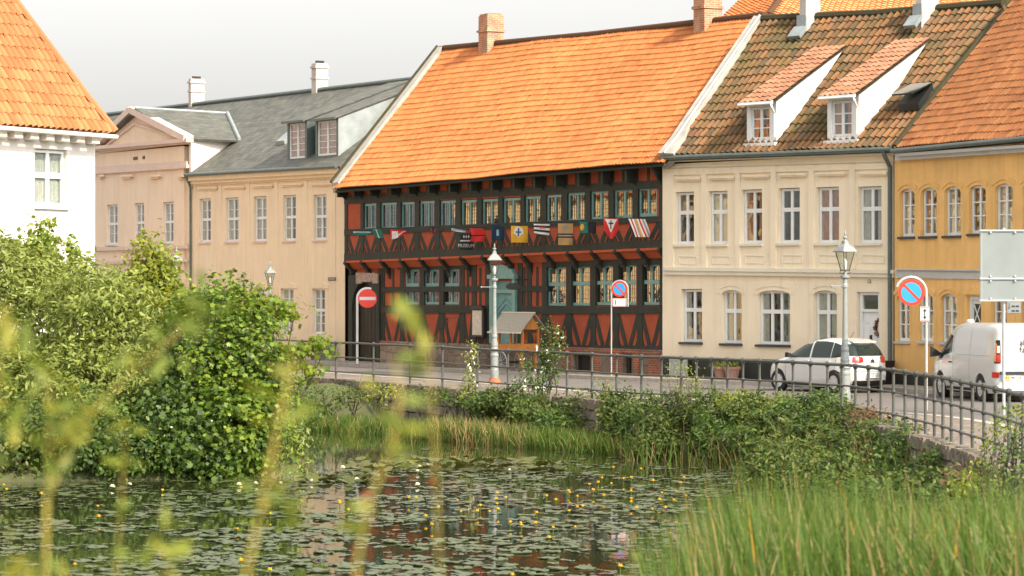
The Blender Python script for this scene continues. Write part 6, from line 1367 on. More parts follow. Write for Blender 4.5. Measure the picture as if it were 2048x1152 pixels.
b=MB(); b.tube([(-1.0,0,1.52),(-1.16,0,1.70)],.008,5); b.build('antenna',M['black'],car)
b=MB(); b.hexa([(-1.30,-.45,1.455),(-1.62,-.45,1.40),(-1.62,.45,1.40),(-1.30,.45,1.455),(-1.28,-.45,1.50),(-1.62,-.45,1.43),(-1.62,.45,1.43),(-1.28,.45,1.50)]); b.build('spoiler',M['carwhite'],car)
b=MB(); b.tube([(B.at(1.06)[1]-.03,.0,1.05),(B.at(1.1)[1]-.025,-.28,1.10)],.010,5); b.build('wiper',M['black'],car)
# --- van
V=Body([(.22,2.30,-2.40,.90,8),(.34,2.44,-2.48,.945,8),(.55,2.50,-2.50,.965,8),(.80,2.48,-2.50,.972,8),(.98,2.34,-2.50,.972,8),(1.08,2.08,-2.50,.968,8),(1.20,1.88,-2.495,.955,8),(1.40,1.60,-2.485,.935,8),(1.62,1.28,-2.47,.905,8),(1.80,.98,-2.455,.88,8),(1.90,.78,-2.43,.86,7),(1.955,.6,-2.38,.82,6),(1.975,.4,-2.2,.70,5)])
van=thing('delivery_van','white panel van parked at the right edge in front of the yellow house','van',(12.46,77.38,0),math.atan2(.982,-.187))
V.shell('body',M['vanwhite'],van,cut=[(1.52,.6,1.3,.33,.385),(-1.55,.6,1.3,.33,.385),(1.52,-1.3,-.6,.33,.385),(-1.55,-1.3,-.6,.33,.385)])
for x in (1.52,-1.55):
    for s_ in (1,-1): make_wheel(van,x,s_*.855,.335,s_,spokes=7,wd=.22)
    b=MB(); b.box(x-.36,x+.36,-.60,.60,.15,.65); b.build('wheel_well',M['black'],van)
for s_ in (1,-1):
    def vt(x): return float(np.interp(x,[.62,.75,1.0,1.2,1.5,1.72],[1.62,1.66,1.66,1.60,1.36,1.15]))
    def vb(x): return float(np.interp(x,[.62,1.2,1.35,1.72],[1.20,1.12,1.02,1.04]))
    V.patch('door_window',M['carglass'],van,lambda u,v,s_=s_:((lambda x:(V.th_x(x,vb(x)+(vt(x)-vb(x))*v,s_),vb(x)+(vt(x)-vb(x))*v))(.62+1.08*u)),18,8)
    for x,z0,z1 in ((.50,.36,1.80),(1.62,.62,1.05),(-.75,.40,1.80)):
        V.patch('door_seam',M['black'],van,lambda u,v,x=x,s_=s_,z0=z0,z1=z1:((lambda z:(V.th_x(x+.006*(u*2-1),z,s_),z))(z0+(z1-z0)*v)),1,14,add=.0015)
    for zz in (1.12,1.15):
        V.patch('body_crease',M['signgrey'] if zz>1.13 else M['vanwhite'],van,lambda u,v,s_=s_,zz=zz:((lambda x:(V.th_x(x,zz+.012*v,s_),zz+.012*v))(-2.2+2.6*u)),14,1,add=.004)
    V.patch('lower_trim',M['black'],van,lambda u,v,s_=s_:(V.th_x(-1.1+2.2*u,.25+.07*v,s_),.25+.07*v),14,2,add=.006)
    b=MB(); b.hexa([(1.52,s_*.93,1.10),(1.62,s_*.93,1.10),(1.66,s_*1.20,1.06),(1.52,s_*1.20,1.06),(1.52,s_*.93,1.16),(1.60,s_*.93,1.16),(1.64,s_*1.20,1.34),(1.52,s_*1.20,1.34)]); b.build('door_mirror',M['black'],van)
    b=MB(); w0=.975 if s_>0 else -1.005; b.box(.60,.76,w0-.02,w0+.03,.935,.97); b.build('door_handle',M['black'],van)
    # tall rear lamps on the corner
    for nm,mm,z0,z1,a0,a1,ad in (('lamp_housing',M['black'],.98,1.56,0,1,.006),('indicator_lamp',M['orangelamp'],1.02,1.48,.02,.35,.012),('tail_lamp',M['redlamp'],1.01,1.20,.42,.95,.012),('reversing_lamp',M['clearlamp'],1.24,1.42,.45,.9,.012)):
        V.patch(nm,mm,van,lambda u,v,s_=s_,z0=z0,z1=z1,a0=a0,a1=a1:((lambda z,f:(V.th_x(-2.34,z,s_)*(1-f)+V.th_y(s_*.74,z)*(1 if s_>0 else 1)*f if s_>0 else -(V.th_x(-2.34,z,1)*(1-f)+V.th_y(.74,z)*f),z))(z0+(z1-z0)*v,a0+(a1-a0)*u)),10,8,add=ad)
    V.patch('low_reflector',M['redlamp'],van,lambda u,v,s_=s_:(s_*V.th_y(.78+.12*u,.62+.14*v),.62+.14*v),6,3,add=.008)
xr=-2.50
b=MB(); b.box(xr-.012,xr-.001,-.006,.006,.40,1.88); b.build('rear_door_seam',M['black'],van)
b=MB(); b.box(xr-.05,xr+.02,-.55,.78,.70,.78); b.build('handle_bar',M['black'],van)
b=MB(); b.box(xr-.022,xr-.004,.22,.74,.56,.675); vp=b.build('number_plate',M['signwhite'],van)
b=MB(); b.box(xr-.026,xr-.0225,.66,.74,.56,.675); b.build('blue_field',M['signblue'],vp); b=MB(); b.box(xr-.026,xr-.0225,.53,.655,.565,.67); b.build('yellow_field',M['flagy'] if 'flagy' in M else mat('plate_yellow',(.75,.42,.03),.6),vp)
text_mesh('AV 98 324',.10,axes((xr-.028,.44,.617),(0,-1,0),(0,0,1),(-1,0,0)),'lettering',M['text'],vp,.002)
text_mesh('al',.23,axes((xr-.004,.27,1.50),(0,-1,0),(0,0,1),(-1,0,0)),'lettering',M['text'],van,.003,'LEFT'); text_mesh('fa',.23,axes((xr-.004,.27,1.32),(0,-1,0),(0,0,1),(-1,0,0)),'lettering',M['text'],van,.003,'LEFT')
b=MB(); b.box(xr-.06,xr+.05,-.9,.9,.30,.44); b.build('rear_bumper',M['vanwhite'],van)
b=MB(); b.box(xr-.05,xr-.005,-.02,.10,.98,1.02); b.build('door_handle',M['black'],van)
# roof lamp
b=MB(); b.lathe([(.10,1.95),(.11,2.0),(.08,2.05)],12,(.9,.35,0)); b.build('roof_marker',M['vanwhite'],van)
# ================================================================ plants
P_=PB
def base_at(px,py,D,z=None):
    c=W(px,py,D); return (c.x,c.y,c.z if z is None else z)
SH=[]
def S_(name,label,cat,bpx,D,z,blobs,*a,**k):
    return shrub(name,label,cat,base_at(bpx,0,D,z),blobs,*a,**k)
# left bank, back to front
S_('willow_shrub','big grey-green willow bush filling the far left behind the other bushes','shrub',60,70,-.4,[P_(20,640,120,150,70),P_(120,700,110,130,69),P_(-60,700,120,200,70),P_(60,560,60,70,71),P_(40,820,140,120,67)],230,.16,'long',M['willow'],clump=.34,seed=1,stems=8,upb=.4)
S_('maple_sapling','slim young maple with pale sunlit leaves standing against the white building','young tree',100,72,-.4,[P_(92,455,14,26,72),P_(86,490,24,30,72),P_(60,515,34,34,72),P_(115,530,46,50,72),P_(20,530,40,40,72),P_(145,560,28,40,72),P_(170,590,40,40,72)],130,.12,'maple',M['maple_young'],clump=.26,seed=2,stems=6,group='young maples on the left bank')
S_('willow_shrub','pale willow bush in the middle of the left bank, under the white building corner','shrub',210,67,-.4,[P_(190,640,90,110,67),P_(260,700,80,110,67),P_(230,600,50,50,68),P_(180,780,120,100,66),P_(290,790,70,100,66)],240,.15,'long',M['willow'],clump=.32,seed=3,stems=8,upb=.4)
S_('hazel_bush','upright green bush in front of the pink plastered bay, left of the dark maple','bush',300,70,-.4,[P_(292,492,14,24,70),P_(300,520,28,36,70),P_(285,560,45,45,70),P_(335,640,50,60,69),P_(320,530,20,30,70),P_(325,560,38,40,70),P_(300,630,62,80,70),P_(330,600,40,60,70)],190,.13,'oval',M['limeleaf'],clump=.28,seed=4,stems=6)
S_('elder_bush','small sunlit bush peeking between the willow and the upright green bush','bush',225,72,-.4,[P_(215,600,30,45,72),P_(205,560,20,28,72)],95,.12,'oval',M['maple_young'],clump=.26,seed=5,stems=3)
S_('maple_bush','large dense dark green maple bush hanging over the pond left of the museum','bush',470,65.5,-.5,[P_(440,700,95,110,66),P_(490,740,74,120,65.5),P_(420,640,70,60,66.5),P_(485,655,54,48,66.3),P_(470,860,110,90,64.6),P_(526,820,54,105,65),P_(400,780,70,140,65),P_(450,600,42,30,67),P_(480,590,24,24,67),P_(572,700,20,14,65.6),P_(578,760,20,22,65.4),P_(570,800,24,12,65.2),P_(420,575,16,22,67),P_(350,640,26,20,66.8),P_(545,640,30,12,66),P_(460,560,12,16,67),P_(565,850,22,16,65),P_(380,700,30,40,66),P_(505,900,46,44,64.6),P_(440,925,60,30,64.2)],150,.105,'maple',M['maple'],clump=.27,seed=6,stems=10,upb=.8,stemr=.05,droop=.7)
S_('maple_sapling','leafy maple sprays with bright young leaves reaching right towards the peach house','young tree',530,66.5,-.4,[P_(545,610,40,16,66.6),P_(585,622,30,10,66.6),P_(520,590,26,16,66.6),P_(500,620,40,26,66.6),P_(400,615,30,26,67),P_(370,590,18,18,67),P_(560,640,24,10,66.6)],90,.12,'maple',M['maple_young'],clump=.22,seed=7,stems=7,group='young maples on the left bank',droop=.2)
S_('maple_sapling','long leafy spray crossing the railing in front of the peach house corner','young tree',560,67,-.5,[P_(600,700,40,9,67.4),P_(640,684,26,7,67.5),P_(615,740,28,9,67.4),P_(575,720,20,14,67.4),P_(655,697,16,7,67.5)],85,.12,'maple',M['maple_young'],clump=.18,seed=8,stems=6,group='young maples on the left bank',droop=.2)
S_('bramble_bush','bright green bramble with white blossom at the foot of the dark maple','bush',350,64.2,-.8,[P_(360,760,40,70,64.8),P_(330,860,70,90,64.2),P_(390,900,60,60,63.9),P_(350,690,20,40,64.8)],170,.11,'maple',M['bramble'],clump=.26,seed=9,stems=6,flowers=(60,.035,M['petal_w']))
S_('bramble_bush','low rounded bramble left of centre on the left bank, touching the lily pads','bush',180,63.4,-.9,[P_(180,870,110,80,63.8),P_(260,900,70,60,63.5),P_(90,880,90,80,64)],210,.11,'oval',M['bramble'],clump=.28,seed=10,stems=6)
S_('bramble_bush','low dark bramble at the far left waterline','bush',10,63.2,-.9,[P_(10,900,90,70,63.6),P_(-90,860,100,120,64)],200,.11,'oval',M['bankleaf'],clump=.28,seed=11,stems=5)
S_('drooping_willow','drooping grey-green willow branches touching the water right of the maple bush','shrub',560,64.6,-.9,[P_(575,900,32,52,64.4),P_(600,880,20,34,64.6),P_(560,850,24,50,64.8),P_(590,935,30,22,64.2)],110,.11,'long',M['willow'],clump=.22,seed=12,stems=5,droop=1.2,upb=.2)
# far bank between reeds and railing
for i,(px,py,rx,ry,D,mm,sh,lb) in enumerate([(640,800,46,30,88,'bramble','oval','green nettle clump below the railing at the left end of the far reeds'),(600,820,40,36,84,'bramble','maple','leafy green clump at the waterline beside the drooping willow'),(705,790,34,16,88,'bankleaf','oval','low weeds below the railing, left of the museum gate'),(760,786,40,14,87.5,'limeleaf','oval','yellow-green weeds below the railing in front of the museum gate'),(850,790,44,15,84.5,'bankleaf','oval','low weeds below the railing in front of the left museum windows'),(905,796,24,14,83,'bramble','oval','small bramble clump left of the pale rose by the railing')]):
    S_('bank_plant',lb,'plant',px,D,-1.0,[P_(px,py,rx,ry,D,.6)],110,.09,sh,M[mm],clump=.2,seed=20+i,stems=3,group='weeds on the far bank')
S_('rose_bush','pale climbing rose with white blossom on the railing left of the middle lantern','rose bush',942,82.6,-.9,[P_(943,700,12,16,82.6,.2),P_(940,730,9,16,82.6,.2),P_(938,760,13,18,82.5,.25),P_(930,790,16,16,82.4,.3)],170,.075,'oval',M['limeleaf'],clump=.14,seed=30,stems=4,flowers=(26,.05,M['petal_w']))
S_('rose_bush','tall leafy rose bush with cream buds right of the orange cart','rose bush',1085,80,-.9,[P_(1104,664,16,20,80,.3),P_(1100,700,22,22,80,.3),P_(1106,730,22,22,80,.35),P_(1080,755,34,26,80,.4),P_(1060,780,34,24,79.8,.4),P_(1048,722,9,20,80,.2),P_(1120,690,10,18,80,.2)],150,.078,'oval',M['bramble'],clump=.17,seed=31,stems=7,flowers=(40,.045,M['petal_w']))
S_('bush_on_wall','yellow-green feathery bush in front of the small no-parking sign','bush',1210,77.5,-.6,[P_(1211,770,18,14,77.4,.25),P_(1210,790,14,14,77.4,.2)],160,.07,'long',M['limeleaf'],clump=.14,seed=32,stems=4)
S_('bush_on_wall','dark green tangle with reddish tips on the wall below the small no-parking sign','bush',1180,77.2,-.9,[P_(1160,800,36,18,77.6,.4),P_(1200,815,40,26,77.2,.5),P_(1175,835,50,26,77,.5),P_(1130,820,30,22,78,.4)],125,.085,'oval',M['bankleaf'],clump=.2,seed=33,stems=4)
S_('tall_weed','airy tall weed with dry stems before the cream house corner','plant',1370,71.5,-.8,[P_(1380,745,14,20,71.6,.25),P_(1350,740,22,14,71.6,.25),P_(1375,775,20,18,71.6,.3),P_(1335,760,14,12,71.6,.2),P_(1395,770,10,18,71.6,.2)],75,.07,'long',M['limeleaf'],clump=.17,seed=34,stems=9,stemr=.012)
# bank of the right shore
spec=[(1290,845,42,46,73.6,'bramble','oval',.09,'lit leafy bush at the waterline where the right bank begins'),(1345,830,44,36,72.3,'bankleaf','long',.12,'dense long-leaved bush below the wall under the cream house corner'),(1330,880,56,26,71.6,'bankleaf','oval',.09,'low dark bush on the waterline below the cream house'),
(1420,820,40,34,71.2,'bankleaf','long',.12,'bushy weeds with reddish stems right of the tall airy weed'),(1440,870,50,40,69.6,'bramble','long',.14,'broad long-leaved clump touching the pond below the terracotta pots'),(1500,820,46,28,70,'bankleaf','oval',.09,'weeds along the wall below the front wheel of the hatchback'),
(1530,870,60,44,67.4,'bankleaf','long',.13,'dark bush mass halfway along the right bank'),(1600,830,52,30,67.8,'bramble','oval',.09,'leafy weeds on the wall below the hatchback'),(1620,890,70,50,64.8,'bankleaf','long',.13,'tall dark weeds in the middle of the right bank'),
(1690,850,50,34,65.6,'bankleaf','oval',.09,'weeds around the foot of the nearest lantern'),(1700,910,70,50,62,'bankleaf','long',.12,'dark green thicket below the nearest lantern'),(1770,880,50,34,62.4,'bramble','oval',.09,'bright bush at the wall right of the nearest lantern'),
(1800,930,60,54,58.6,'bramble','oval',.09,'sunlit leafy bush where the railing bends'),(1560,930,80,46,60,'bankleaf','long',.12,'low shaded thicket above the near reeds'),(1660,960,90,46,56,'bankleaf','oval',.09,'shaded green cover behind the near reeds at right'),(1850,1000,90,50,50,'bankleaf','oval',.09,'green cover between the bending railing and the near reeds'),(1760,1010,90,40,50,'bramble','long',.12,'leafy strip just behind the near reeds at right'),
(1930,970,40,24,49.5,'drystem','long',.10,'brown dry weeds at the foot of the railing on the right')]
spec+=[(1010,800,36,20,81,'bankleaf','oval',.09,'low weeds on the wall right of the middle lantern'),(970,806,30,18,82,'bramble','oval',.09,'weeds at the wall between the pale rose and the middle lantern'),(1060,822,40,26,79,'bankleaf','oval',.09,'shaded weeds at the foot of the tall rose bush'),(1110,846,44,22,77.6,'bramble','long',.13,'leafy clump above the far reeds below the tall rose bush'),(1240,822,34,32,75.3,'bankleaf','oval',.09,'dark leafy tangle over the wall right of the small no-parking sign'),
(1250,862,34,26,74.6,'bankleaf','long',.13,'shaded clump at the waterline just left of the lit leafy bush'),(1480,806,34,18,70.6,'limeleaf','long',.09,'yellowish weeds poking through the railing below the flower pots'),(1570,812,30,16,69,'limeleaf','long',.09,'yellowish weeds poking through the railing below the hatchback'),(1650,806,30,20,67.4,'bramble','oval',.08,'weeds at the railing left of the nearest lantern'),(1735,846,30,24,64.2,'drystem','long',.10,'brownish seed heads on the wall right of the nearest lantern'),(1820,900,36,40,60.2,'bankleaf','oval',.09,'bush covering the stones where the railing bends'),(1870,950,50,40,54.5,'bramble','oval',.085,'bushy weeds climbing the stones on the right'),(1900,1010,60,40,48,'bramble','oval',.08,'sunlit weeds between the near reeds and the right-hand railing'),(1960,1000,50,50,44,'limeleaf','oval',.07,'yellow-green weeds at the foot of the right-hand railing')]
for i,(px,py,rx,ry,D,mm,sh,sz,lb) in enumerate(spec):
    S_('bank_bush',lb,'bush',px,D,-1.0,[P_(px,py,rx,ry,D,.9),P_(px-rx*.5,py+ry*.3,rx*.6,ry*.6,D-.2,.7),P_(px+rx*.55,py+ry*.2,rx*.55,ry*.65,D-.1,.7),P_(px+rx*.2,py-ry*.95,rx*.28,ry*.35,D,.3),P_(px-rx*.6,py-ry*.75,rx*.2,ry*.35,D,.3)],230,sz*1.0,sh,M[mm],clump=.22,seed=50+i,stems=4,group='bushes on the right bank')
rs=np.random.default_rng(77)
def patch_pts(poly_px,n,D0,D1,rs):     # random points on the ground seen inside an image column range
    px=rs.uniform(poly_px[0],poly_px[1],n); D=rs.uniform(D0,D1,n); return px,D
# tall stalks over the right bank
n=900; fx=rs.uniform(0,1,n); px=1240+fx*640; Dd=np.interp(px,[1240,1400,1600,1800,1880],[73.8,70.6,66.3,60,56])-rs.uniform(0,3.2,n); x=(px-1024)*Dd/F; z=ground_h(x,Dd)
o=blades('wild_grass',np.stack([x,Dd,z],-1),rs.uniform(.5,1.25,n),rs.uniform(.012,.03,n),np.stack([rs.normal(0,.22,n),rs.normal(0,.15,n)],-1),None,rs,mats=[M['reed'],M['drystem']],mi=(rs.uniform(0,1,n)>.6).astype(int)); tag(o,'loose tall grasses and dry stalks among the bushes of the right bank','grass',kind='stuff')
S_('roadside_bush','tall sunlit leafy bush at the right edge in front of the railing','bush',2020,40,-.3,[P_(2035,870,30,46,40,.4),P_(2045,930,44,60,40,.5),P_(2010,960,46,70,39.5,.6),P_(2060,1010,60,80,39,.6),P_(1985,1020,40,60,39,.5),P_(1930,1040,50,50,39,.5)],170,.062,'oval',M['bramble'],clump=.17,seed=90,stems=9)
S_('roadside_bush','airy pale twigs rising before the railing end at the right edge','bush',1985,41,-.3,[P_(1975,880,16,26,41,.2),P_(2000,850,20,20,41,.2),P_(2030,830,16,20,41,.2),P_(1960,930,16,24,41,.2)],90,.055,'oval',M['limeleaf'],clump=.13,seed=91,stems=8,stemr=.012)
# ---- reeds of the far shore
n=6500; u=rs.uniform(0,1,n); px=600+u*690; e=np.interp(px,[600,700,800,950,1100,1200,1290],[87.5,86.2,84.2,79.6,77.0,75.2,73.6]); Dd=e-rs.uniform(-.1,1.5,n)**1.0*1.3; x=(px-1024)*Dd/F; z=np.full(n,WATER-.08)
hh=rs.uniform(.35,.85,n)*np.interp(px,[600,700,820,900,1000,1290],[.7,.8,.75,1.05,1.0,.8]); dry=(rs.uniform(0,1,n)<np.interp(px,[600,700,860,900,1010,1060,1290],[.15,.12,.15,.42,.38,.12,.08])).astype(int)
o=blades('reeds',np.stack([x,Dd,z],-1),hh,rs.uniform(.014,.03,n),np.stack([rs.normal(.02,.16,n),rs.normal(-.05,.12,n)],-1),None,rs,mats=[M['reed'],M['reeddry']],mi=dry); tag(o,'green and straw-coloured reeds lining the far shore of the pond','reeds',kind='stuff')
n=2600; px=rs.uniform(590,1290,n); Dd=np.interp(px,[590,700,800,950,1100,1200,1290],[90.5,88.6,86,81.6,78.8,76.8,75])-rs.uniform(.2,1.6,n); x=(px-1024)*Dd/F; z=ground_h(x,Dd)
o=blades('bank_grass',np.stack([x,Dd,z],-1),rs.uniform(.3,.7,n),rs.uniform(.02,.04,n),np.stack([rs.normal(0,.2,n),rs.normal(0,.12,n)],-1),None,rs,mats=[M['reed'],M['bankleaf'],M['reeddry']],mi=rs.integers(0,3,n)*(rs.uniform(0,1,n)<.6)); tag(o,'mixed grass on the slope between the far reeds and the stone wall','grass',kind='stuff')
# ---- near reeds, out of focus at the lower right
n=6500; Dd=rs.uniform(17,29,n); px=1345+rs.uniform(0,1,n)**.9*780; x=(px-1024)*Dd/F; z=ground_h(x,Dd)
ytop=np.interp(px,[1345,1380,1440,1520,1600,1750,1900,2100],[1110,1030,960,935,940,955,985,975])+rs.normal(0,1,n)*38+rs.uniform(0,1,n)**2*110
h=CZ-(ytop-HY)*Dd/F-z; h=np.clip(h,.15,3.6); mi=np.where(rs.uniform(0,1,n)<.010,2,np.where(rs.uniform(0,1,n)<.10,1,0))
o=blades('near_reeds',np.stack([x,Dd,z],-1),h,rs.uniform(.007,.016,n),np.stack([rs.normal(-.12,.2,n),rs.normal(0,.12,n)],-1),None,rs,mats=[M['reed'],M['reeddry'],M['reedorange']],mi=mi); tag(o,'tall blurred reeds with a few orange blades in the lower right foreground','reeds',kind='stuff')
n=1300; Dd=rs.uniform(17,29,n); px=1380+rs.uniform(0,1,n)*740; x=(px-1024)*Dd/F; z=ground_h(x,Dd); ytop=rs.uniform(960,1130,n); h=np.clip(CZ-(ytop-HY)*Dd/F-z,.3,3.4)
o=blades('bent_reeds',np.stack([x,Dd,z],-1),h,rs.uniform(.006,.016,n),np.stack([rs.normal(-.2,.55,n),rs.normal(0,.3,n)],-1),None,rs,curve=3.0,mats=[M['reed'],M['reeddry'],M['limeleaf']],mi=rs.choice([0,0,1,2],n)); tag(o,'bent and broken blades among the near reeds','reeds',kind='stuff')
# ---- sparse blades standing in the water left of the near reeds
n=90; Dd=rs.uniform(18,26,n); px=rs.uniform(1290,1390,n); x=(px-1024)*Dd/F; z=ground_h(x,Dd); ytop=rs.uniform(985,1120,n); h=CZ-(ytop-HY)*Dd/F-z
o=blades('reed_tuft',np.stack([x,Dd,z],-1),h,rs.uniform(.012,.02,n),np.stack([rs.normal(-.1,.08,n),rs.normal(0,.08,n)],-1),None,rs,mats=[M['reed'],M['reeddry']],mi=np.zeros(n,int)); tag(o,'sparse reed blades at the left edge of the near reeds','reeds',kind='stuff')
# ================================================================ water lilies
def pad_mesh(n=14,seed=0):
    r_=np.random.default_rng(seed); b=MB(); b.v=[(0,0,.006)]
    for k in range(n+1):
        a=.22+(2*PI-.44)*k/n; rr_=1+.03*r_.normal(); b.v.append((rr_*math.cos(a),rr_*math.sin(a),.006+.02*r_.uniform()))
    for k in range(n): b.f.append((0,k+1,k+2)); b.m.append(0)
    n0=len(b.v); b.v += [(v[0]*.99,v[1]*.99,v[2]-.012) for v in b.v]; b.f += [tuple(k+n0 for k in f[::-1]) for f in list(b.f)]
    b.f += [(k+1,k+2,k+2+n0,k+1+n0) for k in range(n)]; b.m=[0]*len(b.f); return b
cnt=0; PADS=[]
inside=lambda x,y: sdist(np.array([x]),np.array([y]),pond)[0]<-.15
N=15000; Dp=24000/rs.uniform(330,600,N)                 # even over the picture rows, so thinner close by
Dp=1/ (rs.uniform(1/80.5,1/41.2,N)); px=rs.uniform(-40,1560,N); x=(px-1024)*Dp/F
okk=sdist(x,Dp,pond)<-.12; row=HY+24000/Dp
dens=np.interp(row,[872,905,932,945,1000,1080,1152],[0,.03,.25,.95,.9,.62,.55])
dens*=np.where((px<300)&(row>1010),.55,1); dens*=np.clip(.50+.75*np.sin(x*1.1+Dp*.5)*np.sin(Dp*.9-x*.45)+.25*np.sin(x*2.3+1)*np.sin(Dp*2.1),.10,1)
dens=np.where((px<620)&(row<960),0,dens)
k=okk&(rs.uniform(0,1,N)<dens); x,Dp,px=x[k],Dp[k],px[k]; rad=(.055+.125*rs.uniform(0,1,len(x))**1.6)*np.interp(Dp,[42,60,80],[1,1,.9])
# keep neighbours from lying on top of each other
order=np.argsort(-rad); keep=[]; cell={}
for i in order:
    c_=(int(x[i]//.4),int(Dp[i]//.4)); bad=False
    for a_ in (-1,0,1):
        for b2_ in (-1,0,1):
            for j in cell.get((c_[0]+a_,c_[1]+b2_),()):
                if (x[i]-x[j])**2+(Dp[i]-Dp[j])**2<((rad[i]+rad[j])*.86)**2: bad=True;break
            if bad:break
        if bad:break
    if not bad: keep.append(i); cell.setdefault(c_,[]).append(i)
keep=np.array(keep); x,Dp,rad=x[keep],Dp[keep],rad[keep]
o_=np.argsort(Dp/rad); x,Dp,rad=x[o_],Dp[o_],rad[o_]
m0=pad_mesh().build('lily_pad',M['pad'],None,fix=False); 
for i in range(min(295,len(x))):
    o=m0 if i==0 else m0.copy()
    if i: C.objects.link(o)
    o.location=(x[i],Dp[i],WATER+.006+.004*(i%3)); o.rotation_euler=(rs.normal(0,.02),rs.normal(0,.02),rs.uniform(0,6.28)); o.scale=(rad[i],rad[i],1)
    tag(o,'round grey-green lily pad floating flat in the near part of the pond','lily pad','lily pads in the near water')
T=np.array([(0,0,.004)]+[(math.cos(.22+(2*PI-.44)*k/10),math.sin(.22+(2*PI-.44)*k/10),.004+.012*((k*7)%3)/2) for k in range(11)])
def padstuff(name,x,y,r,m,lb,tilt=.03,lift=0.0):
    n=len(x); a=rs.uniform(0,2*PI,n); ca,sa=np.cos(a)[:,None],np.sin(a)[:,None]; tx=rs.normal(0,tilt,n)[:,None]; ty=rs.normal(0,tilt,n)[:,None]
    X=(T[None,:,0]*ca-T[None,:,1]*sa)*r[:,None]; Y=(T[None,:,0]*sa+T[None,:,1]*ca)*r[:,None]; Z=T[None,:,2]+X*tx+Y*ty+WATER+.006+lift+np.abs(tx)*r[:,None]*.5+np.abs(ty)*r[:,None]*.5
    V_=np.stack([X+x[:,None],Y+y[:,None],Z],-1).reshape(-1,3); i0=np.arange(n)[:,None,None]*12; f=np.stack([np.zeros(10,int),np.arange(1,11),np.arange(2,12)],-1)[None]; Fq=(i0+f).reshape(-1,3)
    o=mesh_np(name,V_,Fq,m,None,3); tag(o,lb,'lily pads',kind='stuff'); return o
padstuff('lily_pads',x[295:],Dp[295:],rad[295:],M['pad'],'carpet of small lily pads covering the middle of the pond')
# raised, crowded leaves of the two white lily patches
def patchlily(px0,px1,py0,py1,n,lb,i):
    px=rs.uniform(px0,px1,n); row=rs.uniform(py0,py1,n); D_=24000/(row-HY); return padstuff('raised_lily_pads',(px-1024)*D_/F,D_,rs.uniform(.08,.16,n),M['padraised'],lb,tilt=.22,lift=.02)
patchlily(600,760,950,968,90,'raised olive lily leaves in the left patch near the maple bush',0); patchlily(700,1130,922,945,240,'long raised band of olive lily leaves below the far reeds',1)
# flowers
def make_flower(mat_,petals,r,hgt,name,label,group):
    t=thing(name,label,'flower',(0,0,WATER),0,group); b=MB()
    for k in range(petals):
        a=2*PI*k/petals; ca,sa=math.cos(a),math.sin(a)
        for lay,(rr_,zz) in enumerate(((1,0.35),(.6,.75))):
            b.add([(0,0,hgt),(rr_*r*.6*ca-.35*r*sa,rr_*r*.6*sa+.35*r*ca,hgt+zz*r*.7),(rr_*r*ca,rr_*r*sa,hgt+zz*r*1.25),(rr_*r*.6*ca+.35*r*sa,rr_*r*.6*sa-.35*r*ca,hgt+zz*r*.7)],[(0,1,2,3)])
    b.build('petals',mat_,t,fix=False)
    b=MB(); b.tube([(0,0,-.05),(0,0,hgt+.01)],.008,5); b.build('stalk',M['maple'],t)
    b=MB(); b.lathe([(r*.1,hgt),(r*.35,hgt+r*.3),(r*.3,hgt+r*.7)],8); b.build('centre',M['petal_y'],t)
    return t
fy=make_flower(M['petal_y'],5,.05,.09,'yellow_water_lily','single yellow water lily bud standing just above the pads','yellow water lilies')
pos=[(196,1010),(198,1033),(13,978),(8,968),(83,988),(325,980),(325,990),(482,1122),(482,975),(150,1127),(475,1055),(540,1140)]
pos+=[(500+q[0]/2.2756,850+q[1]/2.2756) for q in ((92,400),(232,340),(408,350),(448,385),(410,352),(723,332),(757,330),(858,370),(945,338),(800,415),(828,450),(960,390),(1048,368),(1035,390),(1090,390),(1128,384),(1120,335),(1165,328),(1125,352),(1125,310),(1185,440),(1232,440),(1305,400),(1300,445),(1380,462),(1350,325),(1392,340),(1452,388),(1480,458),(1360,512),(1450,297),(1490,320),(1585,262),(1602,240),(1655,190),(1562,298),(1610,320),(1735,297),(1735,330),(1735,350),(1760,375),(1830,378),(1890,378),(1515,368),(1490,368),(1865,342),(1928,342),(1985,320),(1940,298),(1975,240),(1780,198),(1645,262),(1735,240),(1875,308),(1912,488),(1685,645),(1195,682),(1235,452),(1940,438),(1700,245),(1455,305),(1545,265),(1835,255),(1960,262))]
for i,(a,c) in enumerate(pos):
    D_=(CZ-WATER-.1)*F/(c-HY); t=fy if i==0 else copy_tree(fy); t.location=((a-1024)*D_/F,D_,WATER+.0); t.rotation_euler=(0,0,i*1.7); s=.75+.35*((i*37)%10)/10; t.scale=(s,s,s)
fw_=make_flower(M['petal_w'],8,.075,.05,'white_water_lily','open white water lily among the raised olive leaves','white water lilies')
for i,(a,c) in enumerate(((686,934),(838,933),(855,930),(835,942),(625,961),(715,958),(478,968),(510,966),(560,966),(1020,940),(1100,938),(836,968),(224,972),(258,968))):
    D_=(CZ-WATER-.06)*F/(c-HY); t=fw_ if i==0 else copy_tree(fw_); t.location=((a-1024)*D_/F,D_,WATER); t.rotation_euler=(.3,0,i*1.1); t.scale=(.8,.8,.8)
